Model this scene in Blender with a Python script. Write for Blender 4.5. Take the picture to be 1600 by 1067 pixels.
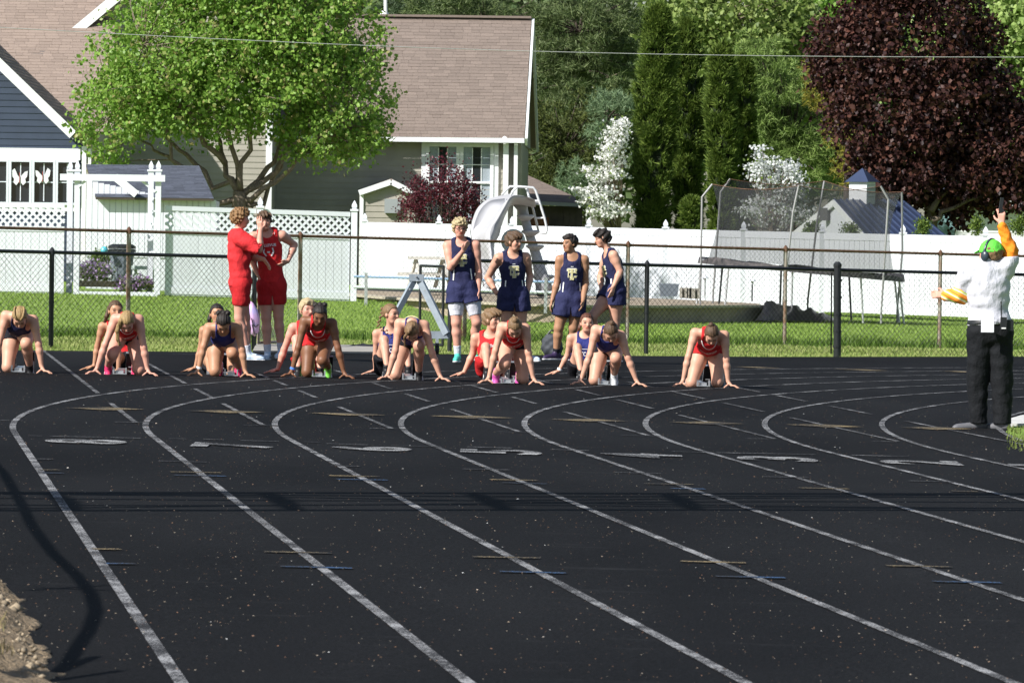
import bpy, math, random
import numpy as np
from mathutils import Vector, Matrix, noise as mnoise
from mathutils.bvhtree import BVHTree

for o in list(bpy.data.objects): bpy.data.objects.remove(o, do_unlink=True)
scene = bpy.context.scene
COL = scene.collection
rnd = random.Random(7)

# ------------------------------------------------------------------ camera
FOC, PITCH, ROLL, CAMH = 8440.0, 0.0199, 0.0130, 1.656
TILT = 0.0159                       # cross fall of the track and yard towards the infield (right)
cp, sp, cr, sr = math.cos(PITCH), math.sin(PITCH), math.cos(ROLL), math.sin(ROLL)
C_FW = np.array([0, cp, -sp]); _rt = np.array([1., 0, 0]); _up = np.array([0, sp, cp])
C_RT = cr*_rt + sr*_up; C_UP = cr*_up - sr*_rt
C_LOC = np.array([0, 0, CAMH])
cam = bpy.data.cameras.new('camera'); camo = bpy.data.objects.new('camera', cam); COL.objects.link(camo)
cam.sensor_width = 36.0; cam.lens = FOC/1600*36.0; cam.clip_start = 1.0; cam.clip_end = 3000
M = Matrix(((C_RT[0], C_UP[0], -C_FW[0], 0), (C_RT[1], C_UP[1], -C_FW[1], 0), (C_RT[2], C_UP[2], -C_FW[2], CAMH), (0, 0, 0, 1)))
camo.matrix_world = M
cam.dof.use_dof = True; cam.dof.focus_distance = 60.0; cam.dof.aperture_fstop = 20.0
scene.camera = camo

# ------------------------------------------------------------------ sky, sun, exposure
SUN_EL = math.radians(38); SUN_AZ = math.radians(52)      # azimuth: left of the direction behind the camera
to_sun = Vector((-math.sin(SUN_AZ)*math.cos(SUN_EL), -math.cos(SUN_AZ)*math.cos(SUN_EL), math.sin(SUN_EL)))
world = bpy.data.worlds.new('World'); scene.world = world; world.use_nodes = True
wn = world.node_tree.nodes; wl = world.node_tree.links; wn.clear()
wo = wn.new('ShaderNodeOutputWorld'); bg = wn.new('ShaderNodeBackground'); sky = wn.new('ShaderNodeTexSky')
sky.sky_type = 'NISHITA'; sky.sun_disc = False; sky.sun_elevation = SUN_EL
sky.sun_rotation = math.atan2(to_sun.x, to_sun.y)
bg.inputs['Strength'].default_value = 0.075
wl.new(sky.outputs[0], bg.inputs[0]); wl.new(bg.outputs[0], wo.inputs[0])
sun = bpy.data.lights.new('sun', 'SUN'); sun.energy = 5.0; sun.angle = math.radians(0.53); sun.color = (1.0, 0.975, 0.935)
suno = bpy.data.objects.new('sun', sun); COL.objects.link(suno); suno.location = (-60, -40, 60)
suno.rotation_euler = to_sun.to_track_quat('Z', 'Y').to_euler()
vs = scene.view_settings; vs.view_transform = 'Standard'; vs.look = 'None'; vs.gamma = 1.0; vs.exposure = 0.55
try: vs.use_curve_mapping = False
except Exception: pass

# ------------------------------------------------------------------ geometry of the place
def ray(px, py): return C_FW*FOC + C_RT*(px-800.0) + C_UP*(533.5-py)
def at(px, py, Y):
    d = ray(px, py); return C_LOC + d*(Y/d[1])
def ground(px, py):
    d = ray(px, py); t = -CAMH/(d[2]+TILT*d[0]); return C_LOC + d*t
def sstep(a, b, x):
    t = np.clip((np.asarray(x, float)-a)/(b-a), 0, 1); return t*t*(3-2*t)
def gz(x, y):                       # height of the ground
    return -TILT*x + 0.25*sstep(84, 103, y)*(1-sstep(-2.3, -1.4, np.asarray(x)+0.0*np.asarray(y)))
def gp(px, Y, dz=0.0):              # point on the ground in image column px at depth Y
    p = at(px, 500, Y); return np.array([p[0], Y, float(gz(p[0], Y))+dz])
def ppm(Y): return FOC/Y

# ------------------------------------------------------------------ materials
MATS = {}
def mat(name, col, rough=0.7, var=0.0, scale=8.0, bump=0.0, bscale=60.0, metal=0.0, spec=0.3, island=0.0, col2=None, objvar=0.0, stretch=None, trans=0.0, dist=0.01, detail=4.0):
    if name in MATS: return MATS[name]
    m = bpy.data.materials.new(name); m.use_nodes = True; nt = m.node_tree; n = nt.nodes; l = nt.links
    b = n['Principled BSDF']
    b.inputs['Roughness'].default_value = rough; b.inputs['Metallic'].default_value = metal
    b.inputs['Specular IOR Level'].default_value = spec
    c = tuple(col)+(1,); b.inputs['Base Color'].default_value = c
    tc = n.new('ShaderNodeTexCoord'); vec = tc.outputs['Object']
    if stretch:
        mp = n.new('ShaderNodeMapping'); mp.inputs['Scale'].default_value = stretch; l.new(vec, mp.inputs[0]); vec = mp.outputs[0]
    src = None
    if var > 0 or col2 is not None:
        tx = n.new('ShaderNodeTexNoise'); tx.inputs['Scale'].default_value = scale; tx.inputs['Detail'].default_value = detail
        l.new(vec, tx.inputs['Vector'])
        mr = n.new('ShaderNodeMapRange'); mr.inputs[1].default_value = 0.3; mr.inputs[2].default_value = 0.7
        l.new(tx.outputs['Fac'], mr.inputs[0])
        mx = n.new('ShaderNodeMix'); mx.data_type = 'RGBA'
        if col2 is None:
            a = tuple(x*(1-var) for x in col)+(1,); d = tuple(min(1, x*(1+var)) for x in col)+(1,)
        else: a = c; d = tuple(col2)+(1,)
        mx.inputs[6].default_value = a; mx.inputs[7].default_value = d
        l.new(mr.outputs[0], mx.inputs[0]); src = mx.outputs[2]
    if island > 0 or objvar > 0:
        if island > 0:
            g = n.new('ShaderNodeNewGeometry'); rv = g.outputs['Random Per Island']; amt = island
        else:
            g = n.new('ShaderNodeObjectInfo'); rv = g.outputs['Random']; amt = objvar
        mr2 = n.new('ShaderNodeMapRange'); mr2.inputs[3].default_value = 1-amt; mr2.inputs[4].default_value = 1+amt
        l.new(rv, mr2.inputs[0])
        hs = n.new('ShaderNodeHueSaturation')
        l.new(mr2.outputs[0], hs.inputs['Value'])
        if src is not None: l.new(src, hs.inputs['Color'])
        else: hs.inputs['Color'].default_value = c
        src = hs.outputs['Color']
    if src is not None: l.new(src, b.inputs['Base Color'])
    if bump > 0:
        t2 = n.new('ShaderNodeTexNoise'); t2.inputs['Scale'].default_value = bscale; t2.inputs['Detail'].default_value = 5
        l.new(vec, t2.inputs['Vector'])
        bp = n.new('ShaderNodeBump'); bp.inputs['Strength'].default_value = bump; bp.inputs['Distance'].default_value = dist
        l.new(t2.outputs['Fac'], bp.inputs['Height']); l.new(bp.outputs[0], b.inputs['Normal'])
    if trans > 0:
        out = n['Material Output']; tr = n.new('ShaderNodeBsdfTranslucent'); ms = n.new('ShaderNodeMixShader'); ms.inputs[0].default_value = trans
        if src is not None: l.new(src, tr.inputs[0])
        else: tr.inputs[0].default_value = c
        l.new(b.outputs[0], ms.inputs[1]); l.new(tr.outputs[0], ms.inputs[2]); l.new(ms.outputs[0], out.inputs[0])
    MATS[name] = m
    return m

def leaf_mat(name, cols, rough=0.5, trans=0.35, spec=0.35):
    """foliage: a colour ramp over random-per-leaf, plus translucency"""
    m = bpy.data.materials.new(name); m.use_nodes = True; nt = m.node_tree; n = nt.nodes; l = nt.links
    b = n['Principled BSDF']; b.inputs['Roughness'].default_value = rough; b.inputs['Specular IOR Level'].default_value = spec
    g = n.new('ShaderNodeNewGeometry'); r = n.new('ShaderNodeValToRGB')
    e = r.color_ramp.elements
    while len(e) < len(cols): e.new(0.5)
    for i, c in enumerate(cols):
        e[i].position = i/(len(cols)-1); e[i].color = tuple(c)+(1,)
    l.new(g.outputs['Random Per Island'], r.inputs[0]); l.new(r.outputs[0], b.inputs['Base Color'])
    out = n['Material Output']; tr = n.new('ShaderNodeBsdfTranslucent'); ms = n.new('ShaderNodeMixShader'); ms.inputs[0].default_value = trans
    l.new(r.outputs[0], tr.inputs[0]); l.new(b.outputs[0], ms.inputs[1]); l.new(tr.outputs[0], ms.inputs[2]); l.new(ms.outputs[0], out.inputs[0])
    return m

# ------------------------------------------------------------------ mesh helpers
def np_mesh(name, V, F, smooth=False):
    """V (n,3); F (m,k) all faces with k corners"""
    V = np.asarray(V, np.float32); F = np.asarray(F, np.int32)
    me = bpy.data.meshes.new(name); n, k = F.shape
    me.vertices.add(len(V)); me.vertices.foreach_set('co', V.ravel())
    me.loops.add(n*k); me.loops.foreach_set('vertex_index', F.ravel())
    me.polygons.add(n); me.polygons.foreach_set('loop_start', np.arange(0, n*k, k, dtype=np.int32))
    me.polygons.foreach_set('loop_total', np.full(n, k, np.int32))
    if smooth: me.polygons.foreach_set('use_smooth', np.ones(n, bool))
    me.update(calc_edges=True); me.validate()
    return me

def unit(v):
    v = np.asarray(v, float); return v/max(1e-9, np.linalg.norm(v))

class MB:
    def __init__(s): s.v = []; s.f = []; s.smooth = False
    def add(s, vs_, fs_):
        o = len(s.v); s.v += [tuple(map(float, p)) for p in vs_]; s.f += [tuple(i+o for i in f) for f in fs_]; return s
    def obox(s, c, ax, ay, az, hx, hy, hz, taper=1.0):
        c = np.asarray(c, float); ax, ay, az = map(np.asarray, (ax, ay, az)); vv = []
        for k in (-1, 1):
            q = taper if k > 0 else 1.0
            for (i, j) in ((-1, -1), (1, -1), (1, 1), (-1, 1)): vv.append(c+ax*hx*i*q+ay*hy*j*q+az*hz*k)
        return s.add(vv, [(3, 2, 1, 0), (4, 5, 6, 7), (0, 1, 5, 4), (1, 2, 6, 5), (2, 3, 7, 6), (3, 0, 4, 7)])
    def box(s, lo, hi):
        lo = np.asarray(lo, float); hi = np.asarray(hi, float); h = (hi-lo)/2
        return s.obox((lo+hi)/2, (1, 0, 0), (0, 1, 0), (0, 0, 1), *h)
    def beam(s, a, b, w, h, up=(0, 0, 1)):
        a = np.asarray(a, float); b = np.asarray(b, float); d = unit(b-a); u = np.asarray(up, float)
        if abs(d@unit(u)) > 0.98: u = np.array([0, 1., 0])
        x = unit(np.cross(d, u)); y = np.cross(x, d)
        return s.obox((a+b)/2, x, y, d, w/2, h/2, np.linalg.norm(b-a)/2)
    def tube(s, pts, r, n=8, cap=True):
        pts = [np.asarray(p, float) for p in pts]; rs = r if hasattr(r, '__len__') else [r]*len(pts)
        o = len(s.v); prev = None
        for i, p in enumerate(pts):
            d = unit(pts[min(i+1, len(pts)-1)]-pts[max(i-1, 0)])
            if prev is None:
                u = np.array([0, 0, 1.]) if abs(d[2]) < 0.9 else np.array([1., 0, 0])
            else: u = prev
            x = unit(np.cross(d, u)); y = np.cross(x, d); prev = y
            for k in range(n):
                a = 2*math.pi*k/n; s.v.append(tuple(p+(x*math.cos(a)+y*math.sin(a))*rs[i]))
        for i in range(len(pts)-1):
            for k in range(n):
                a = o+i*n+k; b = o+i*n+(k+1) % n; s.f.append((a, b, b+n, a+n))
        if cap:
            s.f.append(tuple(o+k for k in range(n))[::-1]); q = o+(len(pts)-1)*n; s.f.append(tuple(q+k for k in range(n)))
        return s
    def lathe(s, c, prof, n=12, axis=(0, 0, 1)):
        c = np.asarray(c, float); o = len(s.v)
        for (r, z) in prof:
            for k in range(n):
                a = 2*math.pi*k/n; s.v.append((c[0]+r*math.cos(a), c[1]+r*math.sin(a), c[2]+z))
        for i in range(len(prof)-1):
            for k in range(n):
                a = o+i*n+k; b = o+i*n+(k+1) % n; s.f.append((a, b, b+n, a+n))
        s.f.append(tuple(o+k for k in range(n))[::-1]); q = o+(len(prof)-1)*n; s.f.append(tuple(q+k for k in range(n)))
        return s
    def prism(s, pts, ext):
        """polygon pts extruded by vector ext"""
        n = len(pts); e = np.asarray(ext, float); P = [np.asarray(p, float) for p in pts]
        return s.add(P+[p+e for p in P], [tuple(range(n))[::-1], tuple(range(n, 2*n))]+[(i, (i+1) % n, (i+1) % n+n, i+n) for i in range(n)])
    def mesh(s, name, m, org=(0, 0, 0)):
        me = bpy.data.meshes.new(name); o = np.asarray(org, float)
        me.from_pydata([tuple(np.asarray(p)-o) for p in s.v], [], s.f); me.update()
        if s.smooth:
            for p in me.polygons: p.use_smooth = True
        if m: me.materials.append(m)
        return me

def link(name, me, parent=None, loc=(0, 0, 0)):
    o = bpy.data.objects.new(name, me); COL.objects.link(o); o.location = tuple(map(float, loc))
    if parent is not None: o.parent = parent
    return o
def tag(o, label, cat, group=None):
    o['label'] = label; o['category'] = cat
    if group: o['group'] = group
    return o
def thing(name, label, cat, loc, group=None):
    return tag(link(name, None, None, loc), label, cat, group)
def root_loc(o):
    while o.parent: o = o.parent
    return np.array(o.location)
def part(mb, name, m, parent):
    """child mesh; its vertices are given in world space"""
    return link(name, mb.mesh(name, m, root_loc(parent)), parent)
def solo(mb, name, m, label, cat, loc, group=None):
    return tag(link(name, mb.mesh(name, m, loc), None, loc), label, cat, group)
def struct(name, me, loc=(0, 0, 0)):
    o = link(name, me, None, loc); o['kind'] = 'structure'; return o
def stuff(o): o['kind'] = 'stuff'; return o
_dg = None
def text_mesh(body, size=1.0, ext=0.0, bold=0.0, res=3):
    cu = bpy.data.curves.new('lettering', 'FONT'); cu.body = body; cu.size = size; cu.extrude = ext; cu.offset = bold
    cu.align_x = 'CENTER'; cu.align_y = 'CENTER'; cu.resolution_u = res
    ob = bpy.data.objects.new('lettering', cu); COL.objects.link(ob)
    me = bpy.data.meshes.new_from_object(ob.evaluated_get(bpy.context.evaluated_depsgraph_get()))
    bpy.data.objects.remove(ob); bpy.data.curves.remove(cu)
    return me
# ================================================================== TRACK AND GROUND
LANE_W = 1.07; TH = 0.1186; U0 = 1.1349; VT = 42.067; RAD = 44.5
NL, NS = np.array([math.cos(TH), math.sin(TH)]), np.array([-math.sin(TH), math.cos(TH)])
def uv(u, v, dz=0.0):
    p = NL*u+NS*v; return np.array([p[0], p[1], -TILT*p[0]+dz])
def to_uv(P): p = np.asarray(P)[:2]; return float(p@NL), float(p@NS)
def gpx(px, py, dz=0.0):
    p = ground(px, py); return np.array([p[0], p[1], -TILT*p[0]+dz])

def track_material():
    m = bpy.data.materials.new('black_track_rubber'); m.use_nodes = True; n = m.node_tree.nodes; l = m.node_tree.links
    b = n['Principled BSDF']; b.inputs['Roughness'].default_value = 0.9; b.inputs['Specular IOR Level'].default_value = 0.08
    tc = n.new('ShaderNodeTexCoord')
    t1 = n.new('ShaderNodeTexNoise'); t1.inputs['Scale'].default_value = 0.9; t1.inputs['Detail'].default_value = 6
    mp = n.new('ShaderNodeMapping'); mp.inputs['Scale'].default_value = (0.5, 0.13, 1); mp.inputs['Rotation'].default_value = (0, 0, -0.12)
    l.new(tc.outputs['Object'], mp.inputs[0]); l.new(mp.outputs[0], t1.inputs[0])
    r1 = n.new('ShaderNodeValToRGB'); r1.color_ramp.elements[0].color = (0.0054, 0.0054, 0.006, 1); r1.color_ramp.elements[1].color = (0.011, 0.011, 0.0118, 1)
    r1.color_ramp.elements[0].position = 0.36; r1.color_ramp.elements[1].position = 0.66
    l.new(t1.outputs['Fac'], r1.inputs[0])
    t2 = n.new('ShaderNodeTexNoise'); t2.inputs['Scale'].default_value = 70; t2.inputs['Detail'].default_value = 3; l.new(tc.outputs['Object'], t2.inputs[0])
    r2 = n.new('ShaderNodeMapRange'); r2.inputs[1].default_value = 0.35; r2.inputs[2].default_value = 0.7; r2.inputs[3].default_value = 0.45; r2.inputs[4].default_value = 1.9
    l.new(t2.outputs['Fac'], r2.inputs[0])
    mx = n.new('ShaderNodeMix'); mx.data_type = 'RGBA'; mx.blend_type = 'MULTIPLY'; mx.inputs[0].default_value = 1.0
    l.new(r1.outputs[0], mx.inputs[6]); l.new(r2.outputs[0], mx.inputs[7])
    # pale dusty scuffs lying along the running direction
    t3 = n.new('ShaderNodeTexNoise'); t3.inputs['Scale'].default_value = 2.2; t3.inputs['Detail'].default_value = 5
    mp3 = n.new('ShaderNodeMapping'); mp3.inputs['Scale'].default_value = (0.55, 2.2, 1); l.new(tc.outputs['Object'], mp3.inputs[0]); l.new(mp3.outputs[0], t3.inputs[0])
    r3 = n.new('ShaderNodeMapRange'); r3.inputs[1].default_value = 0.63; r3.inputs[2].default_value = 0.8; r3.inputs[3].default_value = 0; r3.inputs[4].default_value = 0.45
    l.new(t3.outputs['Fac'], r3.inputs[0])
    m3 = n.new('ShaderNodeMix'); m3.data_type = 'RGBA'; m3.inputs[7].default_value = (0.035, 0.035, 0.036, 1)
    l.new(r3.outputs[0], m3.inputs[0]); l.new(mx.outputs[2], m3.inputs[6]); l.new(m3.outputs[2], b.inputs['Base Color'])
    bp = n.new('ShaderNodeBump'); bp.inputs['Strength'].default_value = 0.6; bp.inputs['Distance'].default_value = 0.004
    l.new(t2.outputs['Fac'], bp.inputs['Height']); l.new(bp.outputs[0], b.inputs['Normal'])
    return m
def paint_material(name, col, cover):
    """worn paint: the black rubber grain shows through"""
    m = bpy.data.materials.new(name); m.use_nodes = True; n = m.node_tree.nodes; l = m.node_tree.links
    b = n['Principled BSDF']; b.inputs['Roughness'].default_value = 0.85; b.inputs['Specular IOR Level'].default_value = 0.1
    tc = n.new('ShaderNodeTexCoord')
    t = n.new('ShaderNodeTexNoise'); t.inputs['Scale'].default_value = 75; t.inputs['Detail'].default_value = 4; t.inputs['Roughness'].default_value = 0.7; l.new(tc.outputs['Object'], t.inputs[0])
    t2 = n.new('ShaderNodeTexNoise'); t2.inputs['Scale'].default_value = 2.5; t2.inputs['Detail'].default_value = 3; l.new(tc.outputs['Object'], t2.inputs[0])
    ad = n.new('ShaderNodeMath'); ad.operation = 'MULTIPLY_ADD'; ad.inputs[1].default_value = 0.45; l.new(t2.outputs['Fac'], ad.inputs[0]); l.new(t.outputs['Fac'], ad.inputs[2])
    mr = n.new('ShaderNodeMapRange'); mr.inputs[1].default_value = 0.95-cover; mr.inputs[2].default_value = 1.06-cover; l.new(ad.outputs[0], mr.inputs[0])
    mx = n.new('ShaderNodeMix'); mx.data_type = 'RGBA'; mx.inputs[6].default_value = (0.03, 0.03, 0.032, 1); mx.inputs[7].default_value = tuple(col)+(1,)
    l.new(mr.outputs[0], mx.inputs[0]); l.new(mx.outputs[2], b.inputs['Base Color'])
    return m
M_TRACK = track_material()
M_PW = paint_material('worn_white_paint', (0.34, 0.34, 0.345), 0.24)
M_PW2 = paint_material('faded_white_paint', (0.26, 0.26, 0.265), 0.20)
M_PD = paint_material('dash_white_paint', (0.27, 0.27, 0.275), 0.23)
M_PN = paint_material('number_white_paint', (0.42, 0.42, 0.42), 0.25)
M_PY = paint_material('faded_yellow_paint', (0.33, 0.25, 0.13), 0.23)
M_PB = paint_material('faded_blue_paint', (0.05, 0.12, 0.25), 0.22)

# the one sheet of ground that reaches the horizon
def grid_sheet(xs, ys, zf):
    X, Y = np.meshgrid(xs, ys); Z = zf(X, Y); V = np.stack([X, Y, Z], -1).reshape(-1, 3)
    nx = len(xs); i, j = np.meshgrid(np.arange(nx-1), np.arange(len(ys)-1)); a = (j*nx+i).ravel()
    return V, np.stack([a, a+1, a+1+nx, a+nx], -1)
M_GRASS = mat('lawn_soil_green', (0.215, 0.32, 0.065), 0.9, var=0.35, scale=2.5, bump=0.6, bscale=40, spec=0.1, col2=(0.17, 0.26, 0.05))
xs = np.concatenate([np.linspace(-600, -32, 12), np.linspace(-28, 28, 57), np.linspace(32, 600, 12)])
ys = np.concatenate([np.linspace(-60, 60, 25), np.linspace(64, 140, 77), np.linspace(150, 1500, 14)])
V, F = grid_sheet(xs, ys, lambda X, Y: gz(np.clip(X, -60, 60), Y)-0.03)
me = np_mesh('ground', V, F, True); me.materials.append(M_GRASS); struct('ground', me)

# track: outer edge on the left, back edge behind the start line
back = [gpx(-260, 545), gpx(0, 547), gpx(300, 549.5), gpx(600, 552.5), gpx(900, 555), gpx(1200, 557.5), gpx(1600, 557), gpx(1900, 557)]
leftedge = [gpx(-260, 700), gpx(-120, 820), gpx(-20, 890)] + [gpx(x, y) for x, y in ((10, 925), (32, 965), (52, 1000), (70, 1040), (84, 1075), (130, 1180))]
tr = back + [np.array([9., 40, -TILT*9]), np.array([9., 8, -TILT*9])] + [np.array([-1.6, 8., TILT*1.6])] + leftedge[::-1]
pts = [np.array([p[0], p[1], -TILT*p[0]]) for p in tr]
mb = MB().prism([p-np.array([0, 0, 0.25]) for p in pts], (0, 0, 0.25))
track = struct('running_track', mb.mesh('running_track', M_TRACK))

def strip(pts_uv, w, dz=0.004):
    """painted line of width w through points given in (u, v)"""
    P = [np.array(p, float) for p in pts_uv]; vv = []; ff = []
    for i, p in enumerate(P):
        d = unit(P[min(i+1, len(P)-1)]-P[max(i-1, 0)]); nn = np.array([-d[1], d[0]])*w/2
        vv += [uv(*(p-nn), dz), uv(*(p+nn), dz)]
    for i in range(len(P)-1): ff.append((2*i, 2*i+2, 2*i+3, 2*i+1))
    return MB().add(vv, ff)
def paint(mb, name, m): return part(mb, name, m, track)
LW = 0.052
for k in range(9):
    u = U0+k*LANE_W; r = RAD-k*LANE_W
    st = [(u, v) for v in np.linspace(6, VT, 60)]
    ph = np.linspace(0, 1.15 if k > 0 else 0.62, 90)
    ar = [(U0+RAD-r*math.cos(a), VT+r*math.sin(a)) for a in ph[1:]]
    paint(strip(st+ar, LW, 0.004+0.0002*k), 'lane_line', M_PW)
def v_at_y(k, y):
    u = U0+k*LANE_W; lo, hi = 10., 200.
    for _ in range(40):
        mid = (lo+hi)/2; p = uv(u, mid)-C_LOC; yy = 533.5-FOC*(p@C_UP)/(p@C_FW)
        if yy > y: lo = mid
        else: hi = mid
    return (lo+hi)/2
dash = {1: [(548, 615), (630, 661)], 2: [(552, 564), (567, 600), (608, 622), (631, 665)], 3: [(553, 562), (568, 577), (583, 591), (595, 603.4), (611, 622), (636, 670)],
 4: [(560, 570), (579, 590), (599, 608), (616, 628), (640, 675)], 5: [(570, 580), (588, 597), (603.6, 614), (621, 631.5), (644, 681)], 6: [(575, 583), (590, 600), (609, 618.4), (625, 639), (649, 686)],
 7: [(580, 588), (597, 605), (613, 623.5), (630, 644), (653, 690)], 8: [(594, 601), (606, 613), (618, 628), (635, 648), (658.6, 696)]}
for k, segs in dash.items():
    for y0, y1 in segs:
        u = U0+k*LANE_W; a, b = v_at_y(k, y0), v_at_y(k, y1)
        paint(strip([(u, a), (u, (a+b)/2), (u, b)], LW*0.9, 0.0062), 'lane_dash', M_PD)
def hash_line(x0, y0, x1, y1, w, m, name='hash_mark', dz=0.0066):
    a, b = gpx(x0, y0), gpx(x1, y1)
    return paint(strip([to_uv(a), to_uv((a+b)/2), to_uv(b)], w, dz), name, m)
for (x0, y0, x1, y1) in ((178, 660, 239, 661), (380, 665, 442, 666), (578, 670, 640, 671), (775, 675, 835, 677), (970, 681, 1030, 682), (1165, 686, 1212, 686.5), (1362, 690, 1402, 691), (-10, 657, 35, 658)):
    hash_line(x0, y0, x1, y1, 0.06, M_PW2)
for (x0, y0, x1, y1) in ((55, 718, 83, 718.3), (248, 721, 323, 723), (517, 728.5, 562, 729.5), (723, 733.6, 796, 735), (960, 738.8, 1033, 741), (1193, 745.6, 1263, 747), (1420, 752, 1490, 754),
    (44, 681.5, 65, 682), (78, 682.5, 160, 684), (172, 684.5, 220, 685.5), (264, 686, 290, 686.5), (318, 687, 350, 688), (376, 689, 436, 690.5), (475, 691, 500, 692), (510, 694, 575, 696), (610, 697, 690, 699), (730, 699, 800, 701), (860, 703, 920, 705), (1050, 706, 1110, 708), (1120, 708, 1275, 711), (1330, 712, 1420, 714)):
    hash_line(x0, y0, x1, y1, 0.075, M_PW2)
YL = [(62, 735, 94, 735), (266, 738, 345, 739.5), (514, 744, 593, 745.6), (765, 750, 840, 751.5), (1007, 756.5, 1084, 758), (1247, 763, 1326, 764.7), (1487, 768, 1527, 769),
      (145, 859, 188, 859.3), (413, 863, 518, 865.6), (739, 871, 843, 873), (1064, 878, 1166, 880.6), (1385, 884.7, 1487, 887)]
BL = [(65, 739.7, 99, 740.2), (273, 743.5, 353, 745), (527, 749.8, 605, 751), (785, 755, 854, 757), (1049, 764, 1101, 765),
      (164, 881.6, 211, 882), (438, 886, 550, 889), (781, 894, 884, 896.7), (1119, 901.6, 1227, 904), (1458, 909.5, 1564, 911.6)]
for h in YL: hash_line(*h, 0.085, M_PY)
for h in BL: hash_line(*h, 0.085, M_PB)
# exchange-zone triangles
for (x0, y0, x1, y1) in ((100, 638, 228, 640.5), (290, 642.5, 416, 645), (482, 646, 603, 649.5), (670, 650.5, 803, 654), (856, 655.5, 982, 659), (1045, 660, 1165, 663), (1227, 664, 1350, 668), (1405, 668.5, 1520, 671),
                         (1145, 573.5, 1225, 576), (1300, 577, 1392, 580), (1467, 580, 1560, 583), (905, 571, 975, 573)):
    sc = 2.6 if y0 > 600 else 1.2
    xm = x0+(x1-x0)*0.52; ym = (y0+y1)/2
    P = [gpx(x0, y0, 0.0072), gpx(xm, ym+sc, 0.0072), gpx(x1, y1, 0.0072), gpx(xm, ym-sc*0.7, 0.0072)]
    paint(MB().add(P, [(0, 1, 2, 3)]), 'exchange_triangle', M_PY)
# start line
a, b = gpx(-80, 581), gpx(1158, 608.5); ua, va = to_uv(a); ub, vb = to_uv(b)
paint(strip([(ua+(ub-ua)*t, va+(vb-va)*t) for t in np.linspace(0, 1, 12)], 0.045, 0.0075), 'start_line', M_PW2)
hash_line(-60, 548.6, 500, 557, 0.05, M_PW2)
# lane numbers, tops turned to the outside of the track
for k, (px, py) in enumerate(((134, 691), (365, 697), (580, 702), (783, 707), (1003, 713), (1214, 718), (1437, 723.5), (1640, 729))):
    tm = text_mesh(str(8-k), 1.0, 0, 0.035, 3); c = gpx(px, py)
    cu_, cv_ = to_uv(c); vv = np.array([v.co[:] for v in tm.vertices]); ff = [tuple(p.vertices) for p in tm.polygons]
    vv[:, :2] -= (vv[:, :2].max(0)+vv[:, :2].min(0))/2; ex = np.ptp(vv[:, :2], axis=0)
    X = -vv[:, 1]/ex[1]*0.62; Yv = vv[:, 0]/max(ex[0], 0.4)*.76
    P = [np.array([c[0]+x, c[1]+y, -TILT*(c[0]+x)+0.0082]) for x, y in zip(X, Yv)]
    paint(MB().add(P, ff), 'lane_number', M_PN); bpy.data.meshes.remove(tm)

# infield grass and pale kerb at the right
KERB = mat('pale_concrete', (0.55, 0.54, 0.51), 0.85, var=0.18, scale=6, bump=0.3, bscale=80)
ins = [gpx(1572, 676), gpx(1583, 668), gpx(1602, 661), gpx(1640, 652), gpx(1720, 645), gpx(1900, 650), gpx(1900, 720), gpx(1700, 708), gpx(1610, 692), gpx(1590, 685)]
mb = MB().prism([p+np.array([0, 0, 0.002]) for p in ins], (0, 0, 0.012))
infield = struct('infield_grass', mb.mesh('infield_grass', M_GRASS))
kp = [gpx(1580, 667.5), gpx(1592, 661), gpx(1612, 655), gpx(1645, 649)]
mb = MB()
for a, b in zip(kp[:-1], kp[1:]): mb.beam(a+np.array([0, 0, .012]), b+np.array([0, 0, .012]), 0.22, 0.05)
struct('infield_kerb', mb.mesh('infield_kerb', KERB))
# concrete apron at the gate
mb = MB().prism([gpx(395, 552, .006), gpx(600, 554, .006), gpx(590, 543, .006), gpx(400, 541, .006)], (0, 0, 0.03)); struct('gate_pavement', mb.mesh('gate_pavement', mat('worn_concrete', (0.32, 0.3, 0.27), 0.9, var=0.2, scale=5, bump=0.3, bscale=60)))

# dirt verge with a broken edge at the lower left
DIRT = mat('dry_dirt', (0.36, 0.27, 0.175), 0.95, var=0.3, scale=14, bump=1.0, bscale=45, col2=(0.2, 0.145, 0.085), dist=0.05)
edge = np.array([p[:2] for p in leftedge]); r_ = np.random.default_rng(3)
V = []; F = []; rows = 90; cols = 34
t = np.linspace(0, len(edge)-1.001, rows); i0 = t.astype(int); ee = edge[i0]+(edge[i0+1]-edge[i0])*(t-i0)[:, None]
for i in range(rows):
    for j in range(cols):
        d = (j/(cols-1))**1.6*3.2-0.05; x = ee[i, 0]-d; y = ee[i, 1]
        jit = mnoise.noise(Vector((x*3, y*1.2, 1)))*0.05*min(1, d*8+0.5)+mnoise.noise(Vector((x*14, y*6, 4)))*0.025
        h = 0.05*min(1, max(0, d)*12)+0.10*float(sstep(0.05, 0.5, d))+jit-(0.08 if j == 0 else 0)
        V.append((x+(mnoise.noise(Vector((y*2.1, 0, 7)))*0.06+mnoise.noise(Vector((y*8, 3, 7)))*0.04), y, -TILT*x+h))
for i in range(rows-1):
    for j in range(cols-1): a = i*cols+j; F.append((a, a+1, a+cols+1, a+cols))
me = np_mesh('dirt_verge', V, F, True); me.materials.append(DIRT); verge = struct('dirt_verge', me)

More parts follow.
